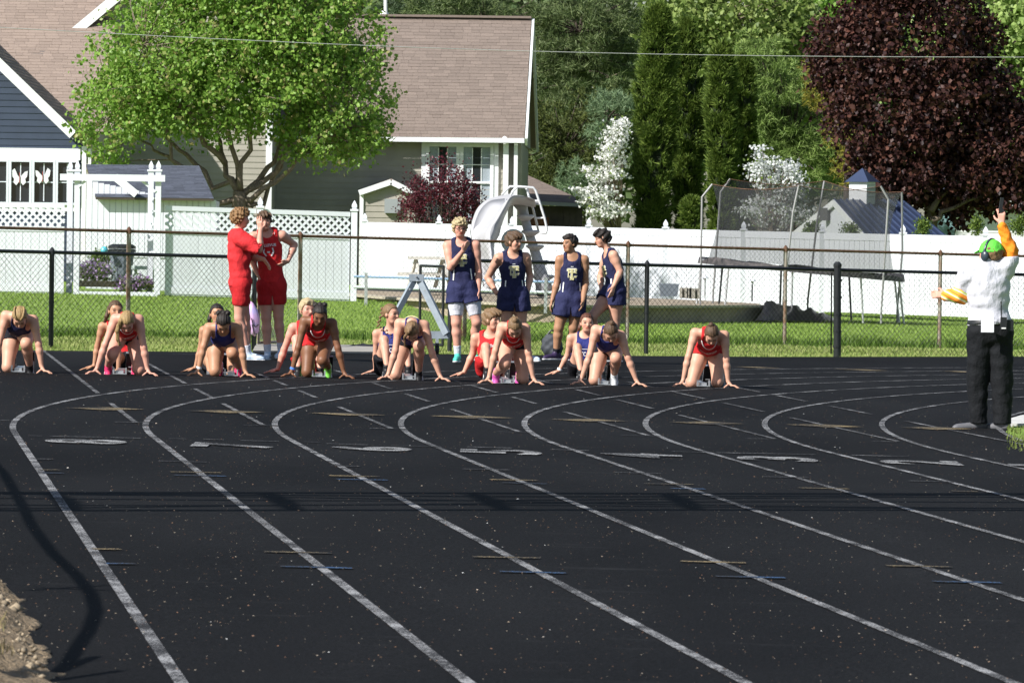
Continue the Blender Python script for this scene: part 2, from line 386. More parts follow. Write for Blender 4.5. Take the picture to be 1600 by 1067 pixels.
# pale petals, rubber crumbs and grit lying on the track
def flakes(n, name, cols, smin, smax, yr, xr, seed, z0=0.004):
    g = np.random.default_rng(seed); y = yr[0]+(yr[1]-yr[0])*g.random(n)**1.0; px = g.uniform(xr[0], xr[1], n)
    x = (px-800)/FOC*y; s = g.uniform(smin, smax, n)*g.choice([1, 1, 1, 1.6], n); a = g.uniform(0, 6.28, n)
    c, s_ = np.cos(a), np.sin(a); V = np.zeros((n, 4, 3))
    for q, (i, j, k) in enumerate(((-1, -.6, 0), (1, -.5, .2), (.2, .8, .5), (-.2, .1, .9))):
        V[:, q, 0] = x+(c*i-s_*j)*s; V[:, q, 1] = y+(s_*i+c*j)*s; V[:, q, 2] = -TILT*x+z0+k*s*0.7
    b = np.arange(n)[:, None]*4; Ft = np.concatenate([b+np.array([[0, 1, 2]]), b+np.array([[0, 1, 3]]), b+np.array([[1, 2, 3]]), b+np.array([[2, 0, 3]])])
    me = np_mesh(name, V.reshape(-1, 3), Ft); me.materials.append(leaf_mat(name+'_bits', cols, 0.8, 0.05, 0.1)); o = stuff(link(name, me))
    return o
o = flakes(7600, 'fallen_petals', [(0.05, 0.04, 0.035), (0.16, 0.1, 0.06), (0.3, 0.16, 0.1), (0.4, 0.34, 0.26), (0.22, 0.2, 0.17)], 0.0018, 0.0040, (20, 58), (-60, 1660), 5)
tag(o, 'scattered pale and rusty bits of petal and grit over the black track', 'debris')
o = flakes(150, 'white_grit', [(0.5, 0.5, 0.48), (0.7, 0.7, 0.68), (0.55, 0.42, 0.3)], 0.003, 0.0062, (20, 60), (-40, 1640), 9)
tag(o, 'sparse larger white crumbs dotted over the black track', 'debris')

# ------------------------------------------------------------------ grass blades (one uncountable mass)
def blades(n, name, cols, hmin, hmax, wid, xf, yr, seed, lean=0.35, zoff=-0.03, ypow=1.0, keep=None):
    g = np.random.default_rng(seed); y = yr[0]+(yr[1]-yr[0])*g.random(n)**ypow; px = g.uniform(xf[0], xf[1], n); x = (px-800)/FOC*y
    if keep is not None: k = keep(x, y, px); x, y, px = x[k], y[k], px[k]; n = len(x)
    cl = np.array([0.55+0.9*mnoise.noise(Vector((a*1.3, b*0.45, 2.0))) for a, b in zip(x, y)]) if n < 60000 else 0.55+0.35*np.sin(x*2.1+np.sin(y*.9)*2)*np.sin(y*1.1+np.cos(x*1.7))
    h = (hmin+(hmax-hmin)*np.clip(cl+g.uniform(-.3, .3, n), 0, 1)); a = g.uniform(0, 6.28, n); w = wid*g.uniform(.6, 1.3, n)
    V = np.zeros((n, 3, 3)); z = gz(x, y)+zoff
    V[:, 0] = np.stack([x-np.cos(a)*w, y-np.sin(a)*w, z], -1); V[:, 1] = np.stack([x+np.cos(a)*w, y+np.sin(a)*w, z], -1)
    V[:, 2] = np.stack([x+g.normal(0, lean, n)*h, y+g.normal(0, lean, n)*h, z+h], -1)
    me = np_mesh(name, V.reshape(-1, 3), np.arange(3*n).reshape(-1, 3)); me.materials.append(leaf_mat(name+'_green', cols, 0.6, 0.3, 0.2)); return stuff(link(name, me))
GCOL = [(0.16, 0.245, 0.045), (0.21, 0.315, 0.06), (0.26, 0.37, 0.075), (0.31, 0.41, 0.1)]
def y_track_back(px): return np.interp(px, [-260, 0, 300, 600, 900, 1200, 1600, 1900], [p[1] for p in back])
def y_rust(px): return 79.5+(px-200)/1025*8.0
tag(blades(62000, 'mown_strip_grass', [(0.2, 0.25, 0.07), (0.26, 0.31, 0.09), (0.31, 0.35, 0.12), (0.36, 0.37, 0.16)], 0.02, 0.06, 0.012, (-260, 1860), (69.5, 88), 11, keep=lambda x, y, px: (y > y_track_back(px)+0.12) & (y < y_rust(px)-0.6)), 'short bright mown grass strip between the track and the fences', 'grass')
tag(blades(50000, 'tall_fence_grass', [(0.06, 0.115, 0.018), (0.09, 0.155, 0.024), (0.13, 0.2, 0.035)], 0.07, 0.19, 0.011, (-260, 1860), (78, 93), 12, keep=lambda x, y, px: (y > y_rust(px)-0.5) & (y < y_rust(px)+2.0)), 'tall dark unmown grass along the foot of the rusty fence', 'grass')  # blade colours darkened for the shade within the tall grass
tag(blades(140000, 'lawn_grass', GCOL, 0.02, 0.05, 0.012, (-260, 1860), (79, 136), 13, keep=lambda x, y, px: (y > y_rust(px)+1.6) & ((px > 560) | (y < 112))), 'green lawn behind the chain link fences', 'grass')
tag(blades(1500, 'infield_turf', [(0.1, 0.14, 0.03), (0.16, 0.2, 0.05), (0.2, 0.24, 0.07)], 0.02, 0.05, 0.006, (1575, 1700), (41.5, 52), 14, zoff=0.012, keep=lambda x, y, px: (y > 44-(px-1580)*0.012) & (y < 49.5+(px-1575)*0.03)), 'short turf at the infield edge beside the starter', 'grass')
tag(blades(2600, 'verge_weeds', [(0.18, 0.2, 0.06), (0.34, 0.27, 0.13), (0.42, 0.33, 0.18), (0.3, 0.22, 0.1)], 0.015, 0.07, 0.004, (-60, 75), (19, 27), 15, zoff=0.12, keep=lambda x, y, px: (x < np.interp(y, edge[::-1, 1], edge[::-1, 0])-0.14) & (np.sin(x*9)*np.sin(y*5) > -.25)), 'thin weeds growing on the dry dirt verge', 'weeds')

# loose rubble along the broken verge edge
g = np.random.default_rng(33); V = []; F = []
for i in range(650):
    k = g.integers(0, rows-1); y = ee[k, 1]+g.uniform(-.1, .1); x = ee[k, 0]-abs(g.normal(0, .22))-.02; s_ = g.uniform(.005, .018)*(1.8 if g.random() < .08 else 1); z = -TILT*x+.03+.1*float(sstep(0.05, 0.5, ee[k, 0]-x)); o = len(V)
    for d in ((1, 0, 0), (-1, 0, 0), (0, 1, 0), (0, -1, 0), (0, 0, .8), (0, 0, -.8)): V.append((x+(d[0]+g.normal()*.3)*s_, y+(d[1]+g.normal()*.3)*s_, z+(d[2]+g.normal()*.2)*s_))
    for a, b in ((0, 2), (2, 1), (1, 3), (3, 0)): F += [(o+a, o+b, o+4), (o+b, o+a, o+5)]
me = np_mesh('verge_rubble', V, F); me.materials.append(mat('pale_rubble', (.3, .24, .165), .95, island=.4)); tag(stuff(link('verge_rubble', me)), 'pale crumbled rubble along the edge of the dirt verge', 'rubble')
# ================================================================== BUILDINGS
M_TAN = mat('tan_siding', (0.35, 0.325, 0.275), 0.65, var=0.06, scale=3, objvar=0.05)
M_NAVY = mat('navy_siding', (0.04, 0.054, 0.088), 0.6, var=0.08, scale=3, objvar=0.06)
M_TRIM = mat('white_trim', (0.78, 0.79, 0.8), 0.5, var=0.04, scale=5)
M_SHING = mat('brown_shingles', (0.205, 0.163, 0.138), 0.9, var=0.1, scale=30, island=0.10, bump=0.4, bscale=120)
M_SHINGL = mat('tan_shingles', (0.275, 0.213, 0.176), 0.9, var=0.1, scale=30, island=0.09, bump=0.4, bscale=120)
M_SHINGB = mat('slate_blue_shingles', (0.085, 0.095, 0.125), 0.9, var=0.1, scale=30, island=0.2, bump=0.4, bscale=120)
M_UNDER = mat('roof_deck', (0.1, 0.08, 0.065), 0.9)
M_DARKGL = mat('window_glass', (0.02, 0.025, 0.03), 0.06, spec=0.6)
M_CURT = mat('pale_curtain', (0.3, 0.34, 0.38), 0.9, var=0.25, scale=20, stretch=(8, 1, 1))
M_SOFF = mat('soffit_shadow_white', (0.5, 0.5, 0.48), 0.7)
M_VINYL = mat('white_vinyl', (0.69, 0.71, 0.76), 0.42, var=0.03, scale=2, objvar=0.02)
M_STEEL = mat('galvanised_steel', (0.5, 0.51, 0.52), 0.45, var=0.15, scale=15, metal=0.6)
M_GREYP = mat('grey_painted_steel', (0.25, 0.29, 0.33), 0.55, var=0.12, scale=12)
M_BLACK = mat('black_vinyl_coat', (0.018, 0.02, 0.022), 0.45, var=0.2, scale=20)
M_RUST = mat('rusty_pipe', (0.085, 0.038, 0.022), 0.85, scale=14, col2=(0.17, 0.1, 0.065), bump=0.3, bscale=120)
M_GALV = mat('weathered_grey_pipe', (0.36, 0.34, 0.3), 0.7, scale=7, col2=(0.2, 0.1, 0.055), bump=0.2, bscale=80)
UPZ = np.array([0, 0, 1.])

def shingle_roof(root, A, B, Cc, D, m, row=0.145, tab=0.3, seed=1, name='roof'):
    """A,B eave left/right, D,C ridge left/right (A-D left rake, B-C right rake); overlapping tabs as real slabs"""
    A, B, Cc, D = map(np.asarray, (A, B, Cc, D)); g = random.Random(seed)
    nrm = unit(np.cross(B-A, D-A)); nrm = nrm if nrm[2] > 0 else -nrm
    deck = part(MB().prism([A-nrm*.05, B-nrm*.05, Cc-nrm*.05, D-nrm*.05], nrm*0.045), name, M_UNDER, root)
    L = np.linalg.norm((D+Cc-A-B)/2); n = max(2, int(L/row)); mb = MB()
    for i in range(n):
        t0 = i/n; t1 = min(1.0, (i+1.25)/n)
        l0, r0, l1, r1 = A+(D-A)*t0, B+(Cc-B)*t0, A+(D-A)*t1, B+(Cc-B)*t1
        w = np.linalg.norm(r0-l0)
        if w < 0.05: continue
        s = -g.random()*tab
        while s < w:
            e = s+tab*g.uniform(.6, 1.3); a, b = max(0, s)/w, min(w, e-0.004)/w
            if b > a+1e-3:
                th = g.uniform(.004, .010); dr = g.uniform(-.006, .01)
                q0, q1 = l0+(r0-l0)*a, l0+(r0-l0)*b; q2, q3 = l1+(r1-l1)*b, l1+(r1-l1)*a
                sl = unit(D-A)
                mb.add([q0-sl*dr+nrm*th*.2, q1-sl*dr+nrm*th*.2, q0-sl*dr+nrm*(th+.006), q1-sl*dr+nrm*(th+.006), q2+nrm*.004, q3+nrm*.004],
                       [(0, 1, 3, 2), (2, 3, 4, 5)])
            s = e
    stuff(part(mb, 'shingles', m, deck)); return deck

def siding(root, P0, P1, z0, ztop, m, course=0.152, name='siding_board', n_out=None):
    """clapboards from P0 to P1 (xy); ztop is a function of position 0..1 along the wall giving the top; slanted boards"""
    P0 = np.asarray(P0, float)[:2]; P1 = np.asarray(P1, float)[:2]; d = unit(P1-P0); n = np.array([d[1], -d[0]]); L = np.linalg.norm(P1-P0)
    zmax = max(ztop(t) for t in np.linspace(0, 1, 41)); ts = np.linspace(0, 1, 161)
    core = MB(); prof = [(0, z0)]+[(1, z0)]+[(t, ztop(t)) for t in np.linspace(1, 0, 21)]
    core.prism([np.array([*(P0+d*L*t-n*0.0), z]) for t, z in prof], np.array([*(-n*0.12), 0])); c = part(core, 'wall', m, root)
    z = z0; k = 0
    while z < zmax-0.02:
        zt = z+course+0.012
        ok = [t for t in ts if ztop(t) >= z+course*0.5]
        if ok:
            a, b = min(ok), max(ok); mb = MB(); q0, q1 = P0+d*L*a, P0+d*L*b
            mb.add([np.array([*(q0+n*.022), z]), np.array([*(q1+n*.022), z]), np.array([*(q1+n*.006), zt]), np.array([*(q0+n*.006), zt]), np.array([*(q0+n*.001), z]), np.array([*(q1+n*.001), z])],
                   [(0, 1, 2, 3), (4, 5, 1, 0)])
            part(mb, name, m, c)
        z += course
    return c

def window(root, P, d, w, h, cols, rows, curtain=True, m_frame=None, sash=2, fr=0.09):
    """double hung unit; P lower-left corner in world, d unit wall direction; one pane object per light"""
    m_frame = m_frame or M_TRIM; P = np.asarray(P, float); d = np.array([d[0], d[1], 0]); n = np.array([d[1], -d[0], 0.])
    wd = None; mb = MB(); c = P+d*w/2+UPZ*h/2
    for (a, b) in ((P+d*fr/2, P+d*fr/2+UPZ*h), (P+d*(w-fr/2), P+d*(w-fr/2)+UPZ*h)): mb.obox((a+b)/2+n*.03, d, n, UPZ, fr/2, .05, h/2)
    for zz in (fr/2, h-fr/2): mb.obox(P+d*w/2+UPZ*zz+n*.031, d, n, UPZ, w/2-fr, .048, fr/2)
    wd = part(mb, 'window', m_frame, root)
    iw = w-2*fr; ih = (h-2*fr)/sash; mb = MB()
    for s in range(sash):
        o = P+d*fr+UPZ*(fr+s*ih); off = n*(.0 if s == 0 else .012)
        if s > 0: mb.obox(o+d*iw/2+off+n*.01, d, n, UPZ, iw/2, .03, .028)
        for i in range(1, cols): mb.obox(o+d*iw*i/cols+UPZ*ih/2+off, d, n, UPZ, .011, .012, ih/2-.03)
        for j in range(1, rows): mb.obox(o+d*iw/2+UPZ*ih*j/rows+off+n*.002, d, n, UPZ, iw/2, .012, .011)
        for i in range(cols):
            for j in range(rows):
                q = o+d*iw*(i+.5)/cols+UPZ*ih*(j+.5)/rows+off-n*.012
                part(MB().obox(q, d, n, UPZ, iw/cols/2-.004, .003, ih/rows/2-.004), 'pane', M_DARKGL if not (curtain and (i in (0, cols-1)) and True) else M_CURT, wd)
    part(mb, 'muntins', m_frame, wd)
    return wd

# ---------------- main house: gable-front block, right wing, left wing
YA, YB = 138.0, 141.6
hx = lambda px, Y: at(px, 400, Y)[0]
hz = lambda py, Y, px=500: at(px, py, Y)[2]
hl = np.array([hx(420, YA), YA, 0.0]); hl[2] = float(gz(hl[0], YA))
house = thing('house', 'tan sided house with brown shingle roof and tall white window behind the maple', 'house', hl)
# right wing
z0w = -0.4
wl_, wr_ = np.array([hx(424, YB), YB]), np.array([hx(812, YB), YB-0.3])
z_eave = hz(221, YB, 620)
siding(house, wl_, wr_, z0w, lambda t: z_eave, M_TAN)
eA, eB = np.array([hx(400, YB-.45), YB-.45, hz(213.5, YB-.45, 500)]), np.array([hx(817, YB-.75), YB-.75, hz(216.5, YB-.75, 817)])
rD, rC = np.array([hx(396, YB+4.0), YB+4.0, hz(25, YB+4, 500)]), np.array([hx(825.5, YB+3.7), YB+3.7, hz(29.5, YB+3.7, 825)])
shingle_roof(house, eA, eB, rC, rD, M_SHING, seed=3)
part(MB().beam(eA-UPZ*.06-np.array([0, .08, 0]), eB-UPZ*.06-np.array([0, .08, 0]), 0.13, 0.12), 'gutter', M_TRIM, house)
part(MB().beam(rD+UPZ*.03, rC+UPZ*.03, 0.3, 0.06), 'ridge_cap', M_SHING, house)
# back slope and gable end on the right
bk = np.array([eB[0]+.33, YB+8.2, eB[2]-.05]); bkl = bk+(rD-rC)
part(MB().prism([rC, rD, bkl, bk], (0, 0, -.06)), 'back_roof', M_SHING, house)
part(MB().prism([eB+np.array([-.1, .35, -.1]), np.array([bk[0]-.14, bk[1]-.4, bk[2]-.1]), rC+np.array([-.1, 0, -.1])], (-.12, 0, 0)), 'gable_wall', M_TAN, house)
part(MB().prism([np.array([wr_[0], wr_[1]+.002, z0w]), np.array([bk[0]-.2, bk[1]-.4, z0w]), np.array([bk[0]-.2, bk[1]-.4, bk[2]-.1]), np.array([wr_[0], wr_[1]+.002, eB[2]-.1])], (-.12, 0, 0)), 'end_wall', M_TAN, house)
mb = MB(); mb.beam(eB+np.array([.05, 0, -.09]), rC+np.array([.05, 0, -.09]), .06, .22); mb.beam(rC+np.array([.05, 0, -.09]), bk+np.array([.05, 0, -.09]), .06, .22); part(mb, 'rake_board', M_TRIM, house)
for px in (788.5, 804): # downspout and corner board
    x = hx(px, YB); w = .07 if px < 800 else .05
    part(MB().box((x-w, YB-.62, z0w), (x+w, YB-.34, z_eave-.02)), 'downspout' if px < 800 else 'corner_board', M_TRIM, house)
part(MB().tube([np.array([hx(788.5, YB), YB-.5, z_eave+.02]), np.array([hx(786, YB), YB-.75, z_eave+.1])], .06, 8), 'downspout_elbow', M_TRIM, house)
wdir = unit(np.array([*(wr_-wl_), 0]))
def wallpt(px, py, off=0.0):
    t = (hx(px, YB)-wl_[0])/(wr_[0]-wl_[0]); xy = wl_+(wr_-wl_)*t; return np.array([xy[0], xy[1]-.03-off, hz(py, YB, px)])
zb, ztp = wallpt(668, 345), wallpt(668, 224)
wt = (hx(770, YB)-hx(664, YB)); wh = ztp[2]-zb[2]
P = wallpt(664, 345)
part(MB().obox(P+wdir*wt/2+UPZ*(wh+.03), wdir, np.array([0, 1., 0]), UPZ, wt/2+.1, .06, .07), 'window_head', M_TRIM, house)
part(MB().obox(P+wdir*(-.06)+UPZ*wh/2, wdir, np.array([0, 1., 0]), UPZ, .06, .05, wh/2), 'window_casing', M_TRIM, house)
part(MB().obox(P+wdir*(wt+.06)+UPZ*wh/2, wdir, np.array([0, 1., 0]), UPZ, .06, .05, wh/2), 'window_casing', M_TRIM, house)
for i in range(2): window(house, P+wdir*(wt/2*i+.003), wdir, wt/2-.006, wh, 3, 2)
# the small gabled entry on the wing
YC = 139.6
zc = lambda py: hz(py, YC, 600)
g0, g1, gm = hx(560, YC), hx(651, YC), hx(610, YC)
siding(house, (hx(566, YC), YC), (hx(648, YC), YC), z0w, lambda t: zc(300)+(zc(286)-zc(300))*(1-abs(t-.54)/.54), M_TAN)
part(MB().box((hx(566, YC)-.1, YC+.13, z0w), (hx(648, YC)+.05, YB-.1, zc(305))), 'entry_side', M_TAN, house)
mb = MB(); mb.beam((g0, YC-.12, zc(302)), (gm, YC-.12, zc(284.5)), .16, .14, up=(0, 0, 1)); mb.beam((gm, YC-.12, zc(284.5)), (g1, YC-.12, zc(304)), .16, .14); part(mb, 'entry_rake', M_TRIM, house)
mb = MB().prism([(g0, YC-.1, zc(301)), (gm, YC-.1, zc(282)), (gm, YB, zc(282)), (g0, YB, zc(301))], (0, 0, .05)); mb.prism([(gm, YC-.1, zc(282)), (g1, YC-.1, zc(303)), (g1, YB, zc(303)), (gm, YB, zc(282))], (0, 0, .05)); part(mb, 'entry_roof', M_SHING, house)
part(MB().box((hx(561, YC), YC-.06, z0w), (hx(567, YC), YC+.08, zc(302))), 'corner_board', M_TRIM, house)
mb = MB().box((hx(600, YC), YC-.16, zc(333)), (hx(625, YC), YC-.03, zc(311))); part(mb, 'wall_vent', mat('grey_vent', (0.3, 0.32, 0.33), .6), house)
# gable-front block
b0, b1, bm = hx(118, YA), hx(421, YA), hx(262, YA)
zeave, zap = hz(50, YA, 250), hz(-75, YA, 262)
siding(house, (b0, YA), (b1, YA), z0w, lambda t: zeave-.1+(zap-zeave)*(1-abs(t-.475)/(.475 if t < .475 else .525)), M_TAN)
part(MB().box((b1-.14, YA+.13, z0w), (b1, YB+1.5, zeave-.15)), 'side_wall', M_TAN, house)
part(MB().box((b1-.12, YA-.03, z0w), (b1+.035, YA+.12, zeave-.1)), 'corner_board', M_TRIM, house)
l0 = np.array([hx(103, YA), YA-.45, zeave-.12]); l1 = np.array([hx(438, YA), YA-.45, zeave-.12]); la = np.array([bm, YA-.45, zap+.05])
shingle_roof(house, l0, l0+np.array([0, 12., 0]), la+np.array([0, 12., 0]), la, M_SHING, seed=5)
shingle_roof(house, l1+np.array([0, 12., 0]), l1, la, la+np.array([0, 12., 0]), M_SHING, seed=6)
mb = MB(); mb.beam(l0-UPZ*.1, la-UPZ*.1, .06, .24); mb.beam(la-UPZ*.1, l1-UPZ*.1, .06, .24); part(mb, 'rake_board', M_TRIM, house)
part(MB().prism([l0+np.array([0.02, .04, -.2]), l0+np.array([.55, .04, -.2]), l0+np.array([.55, .04, .1])], (0, .4, 0)), 'soffit_return', M_TRIM, house)
mb = MB()
for a, b in ((l0, la), (la, l1)): mb.prism([a+np.array([0, .03, -.16]), b+np.array([0, .03, -.16]), b+np.array([0, .45, -.16]), a+np.array([0, .45, -.16])], (0, 0, .02))
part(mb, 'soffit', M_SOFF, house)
wx = hx(205, YA)
for xx in (190, 226): window(house, (hx(xx, YA), YA-.02, hz(134, YA, 200)), (1, 0), .58, .95, 2, 2)
# vent pipe on the ridge
part(MB().tube([(hx(598, YB+4), YB+4, hz(24, YB+4, 598)), (hx(597, YB+4), YB+4, hz(-12, YB+4, 598))], .05, 10), 'vent_pipe', M_TRIM, house)
part(MB().lathe((hx(596, YB+4.1), YB+4.1, hz(24, YB+4, 598)), [(.16, -.05), (.07, .12)], 10), 'vent_flashing', M_TRIM, house)
# left wing roof behind the navy gable
shingle_roof(house, (hx(-60, 133), 133, hz(205, 133, 60)), (hx(175, 133), 133, hz(205, 133, 60)), (hx(175, 140), 140, hz(-40, 140, 60)), (hx(-60, 140), 140, hz(-40, 140, 60)), M_SHINGL, seed=8, row=.15)
part(MB().box((hx(-60, 133.6), 133.6, z0w), (hx(150, 133.6), 138.5, hz(206, 133.6, 60))), 'wing_wall', M_TAN, house)

Yq = lambda py: 133+7*(205-py)/245
part(MB().prism([at(-10, 97, Yq(97)-.08), at(62, 97.5, Yq(97)-.08), at(70, 81, Yq(81)-.08), at(-10, 79, Yq(79)-.08)], (0, .01, .02)), 'roof_patch', mat('grey_roof_patch', (.17, .14, .125), .9, var=.12, scale=25), house)
# ---------------- navy gabled extension with the butterfly windows
YN = 128.0
nz = lambda py: hz(py, YN, 60); nx = lambda px: hx(px, YN)
nav = thing('navy_extension', 'navy sided gable extension with white window band at the far left', 'house', (nx(60), YN, float(gz(nx(60), YN))))
slope = (190-92)/(104-0.0)
ztop = lambda t: nz(92+slope*((-70+t*200)-0)) if (-70+t*200) > -40 else nz(92+slope*(-40)+slope*(-40-(-70+t*200)))
siding(nav, (nx(-70), YN), (nx(130), YN), -.2, lambda t: ztop(t)-.22, M_NAVY)
r0, r1 = np.array([nx(-40), YN-.4, nz(92-40*slope)-.13]), np.array([nx(114), YN-.4, nz(92+114*slope)-.13])
mb = MB().beam(r0-UPZ*.04, r1-UPZ*.04, .06, .22); part(mb, 'rake_board', M_TRIM, nav)
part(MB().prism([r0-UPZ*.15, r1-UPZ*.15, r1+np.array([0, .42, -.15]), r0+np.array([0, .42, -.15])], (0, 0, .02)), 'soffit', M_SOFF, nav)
shingle_roof(nav, r1+UPZ*.1+np.array([0, 5.5, 0]), r1+UPZ*.1, r0+UPZ*.1, r0+UPZ*.1+np.array([0, 5.5, 0]), M_SHINGL, seed=9)
part(MB().box((nx(-70), YN-.09, nz(250)), (nx(124), YN-.01, nz(232))), 'header_board', M_TRIM, nav)
part(MB().box((nx(126), YN-.06, -.2), (nx(133), YN+.1, nz(228))), 'corner_board', M_TRIM, nav)
part(MB().box((nx(136.5), YN-.1, -.2), (nx(141), YN+.02, nz(232))), 'downspout', M_TRIM, nav)
part(MB().box((nx(-70), YN-.07, nz(330)), (nx(124), YN-.012, nz(320))), 'window_sill', M_TRIM, nav)
M_SILV = mat('silver_white_mullion', (0.66, 0.7, 0.76), .5)
ed = [-50, -24, 13, 49, 86, 122]
for a, b in zip(ed[:-1], ed[1:]):
    window(nav, (nx(a)+.003, YN-.04, nz(320)), (1, 0), nx(b)-nx(a)-.006, nz(250)-nz(320), 2, 2, curtain=False, m_frame=M_SILV, sash=1, fr=.055)
M_BUTT = mat('white_paper_butterfly', (0.72, 0.74, 0.76), .6, var=.08, scale=9)
for i, (cx, cy, s) in enumerate(((30, 277, 1.0), (66, 275, .95))):
    mb = MB(); c = np.array([nx(cx), YN-.1, nz(cy)])
    for sg in (-1, 1):
        wing = [(0, -.02), (sg*.05, .04), (sg*.12, .2 if sg*(1 if i else -1) > 0 else .12), (sg*.19, .14), (sg*.17, .0), (sg*.13, -.05), (sg*.15, -.13), (sg*.08, -.2), (sg*.02, -.12)]
        mb.prism([c+np.array([x*s, 0, z*s]) for x, z in wing], (0, .012, 0))
    o = part(mb, 'wings', M_BUTT, None) if False else None
    t = thing('butterfly_ornament', ('white paper butterfly in the left pane of the navy house window' if i == 0 else 'white paper butterfly hanging right of the other in the navy house window'), 'ornament', c)
    part(mb, 'wings', M_BUTT, t)
    part(MB().tube([c+np.array([0, -.008, -.14]), c+np.array([0, -.008, .1])], .012, 6), 'body', mat('red_body', (.3, .08, .07), .6), t)

# ---------------- white garden shed seen through the arbor
YS = 116.0
sz = lambda py: hz(py, YS, 190); sx = lambda px: hx(px, YS)
shed = thing('garden_shed', 'white board shed with slate blue shingle roof behind the arbor', 'shed', (sx(190), YS, float(gz(sx(190), YS))))
x = 134
while x < 234:
    part(MB().box((sx(x)+.004, YS-.02, sz(402)), (sx(x+9.2)-.006, YS+.0, sz(283+(x-134)*.2))), 'wall_board', M_VINYL, shed); x += 9.2
part(MB().box((sx(134), YS, -.2), (sx(330), YS+3, sz(312))), 'shed_wall', mat('shed_core_white', (.6, .62, .66), .6), shed)
x = 236
while x < 328:
    part(MB().box((sx(x)+.004, YS-.03, sz(402)), (sx(x+9.2)-.006, YS-.004, sz(311))), 'wall_board', M_VINYL, shed); x += 9.2
shingle_roof(shed, (sx(150), YS-.25, sz(309)), (sx(334), YS-.25, sz(309)), (sx(300), YS+2.2, sz(256)), (sx(120), YS+2.2, sz(256)), M_SHINGB, seed=12, row=.11, tab=.25)
part(MB().beam((sx(180), YS-.34, sz(277)), (sx(214), YS-.34, sz(304)), .05, .16), 'roof_brace', M_TRIM, shed)

# ---------------- low brown building right of the house
YL_ = 150.0
lx = lambda px: hx(px, YL_); lz = lambda py, px=860: hz(py, YL_, px)
low = thing('brown_outbuilding', 'low brown outbuilding with hipped shingle roof beside the pine trees', 'building', (lx(860), YL_, float(gz(lx(860), YL_))))
shingle_roof(low, (lx(780), YL_, lz(313)), (lx(919), YL_, lz(318, 915)), (lx(800), YL_+4, lz(262)), (lx(770), YL_+4, lz(262)), M_SHING, seed=14)
part(MB().beam((lx(780), YL_-.05, lz(316)), (lx(918), YL_-.05, lz(321, 915)), .12, .1), 'gutter', mat('grey_gutter', (.4, .4, .38), .5), low)
M_BRW = mat('brown_boards', (0.12, 0.1, 0.085), .8, var=.15, scale=6, objvar=.15)
x = 800
while x < 905:
    part(MB().box((lx(x)+.005, YL_+.6, -1.0), (lx(x+10)-.008, YL_+.64, lz(322))), 'wall_board', M_BRW, low); x += 10
part(MB().box((lx(790), YL_+.65, -1), (lx(904), YL_+3.6, lz(322))), 'wall_core', M_BRW, low)
part(MB().box((lx(829), YL_+.45, -1), (lx(857), YL_+.58, lz(340))), 'wooden_hatch', mat('orange_wood', (0.24, 0.1, 0.05), .7, var=.2, scale=7), low)

# ---------------- shed with blue metal roof and cupola
SB = dict(A1=at(1303, 312, 137.0), A2=at(1412, 312, 140.5), Bl=at(1236, 366, 139.5), Cr=at(1351, 366, 134.5), C2=at(1478, 366, 138))
bs = thing('blue_roof_shed', 'white shed with dark blue standing seam roof and little cupola', 'shed', np.array([SB['Cr'][0], 136, float(gz(SB['Cr'][0], 136))]))
M_BLUE = mat('blue_metal_roof', (0.035, 0.05, 0.1), .35, var=.08, scale=3, spec=.5)
A1, A2, Bl, Cr, C2 = (SB[k] for k in ('A1', 'A2', 'Bl', 'Cr', 'C2'))
ex = unit(Cr-A1)*.25; sr_ = part(MB().prism([A1, A2, C2+ex, Cr+ex], (0, 0, -.05)), 'roof', M_BLUE, bs)
nr = unit(np.cross(A2-A1, Cr-A1)); nr = nr if nr[2] > 0 else -nr
for i in range(12):
    t = (i+.02)/11.5; a = A1+(A2-A1)*t; b = Cr+ex+(C2-Cr)*t
    part(MB().beam(a+nr*.012, b+nr*.012, .03, .05, up=nr), 'roof_seam', M_BLUE, sr_)
Bl2 = Bl+(A2-A1); part(MB().prism([A1, A2, Bl2, Bl], (0, 0, -.05)), 'far_roof_slope', M_BLUE, bs)
gb = MB().prism([A1+np.array([.02, .1, -.12]), Cr+np.array([.1, .1, -.12]), Cr+np.array([.1, .1, -3]), Bl+np.array([.1, .1, -3]), Bl+np.array([.1, .1, -.12])], unit(A2-A1)*.15)
part(gb, 'gable_wall', M_VINYL, bs)
part(MB().beam(A1+np.array([0, -.02, -.08]), Cr+np.array([0, -.02, -.08]), .05, .16), 'rake_board', M_TRIM, bs)
part(MB().beam(A1+np.array([0, -.02, -.08]), Bl+np.array([0, -.02, -.08]), .05, .16), 'rake_board', M_TRIM, bs)
part(MB().prism([Cr+np.array([0, .1, -.1]), C2+np.array([0, .1, -.1]), C2+np.array([0, .1, -3]), Cr+np.array([0, .1, -3])], (0, .1, 0)), 'side_wall', M_VINYL, bs)
c = at(1289, 335, 137.4); part(MB().obox(c, (.75, -.66, 0), (.66, .75, 0), UPZ, .13, .06, .16), 'gable_vent', mat('dark_vent', (.08, .08, .08), .7), bs)
cu = at(1347, 312, 138.4)
cup = part(MB().obox(cu+UPZ*.12, unit(A2-A1), unit(np.array([-(A2-A1)[1], (A2-A1)[0], 0])), UPZ, .25, .25, .33), 'cupola', M_TRIM, bs)
mb = MB(); d1 = unit(A2-A1)*.34; d2 = unit(np.array([-(A2-A1)[1], (A2-A1)[0], 0]))*.34; q = cu+UPZ*.45
mb.add([q-d1-d2, q+d1-d2, q+d1+d2, q-d1+d2, q+UPZ*.36], [(3, 2, 1, 0), (0, 1, 4), (1, 2, 4), (2, 3, 4), (3, 0, 4)]); part(mb, 'cupola_roof', M_BLUE, cup)
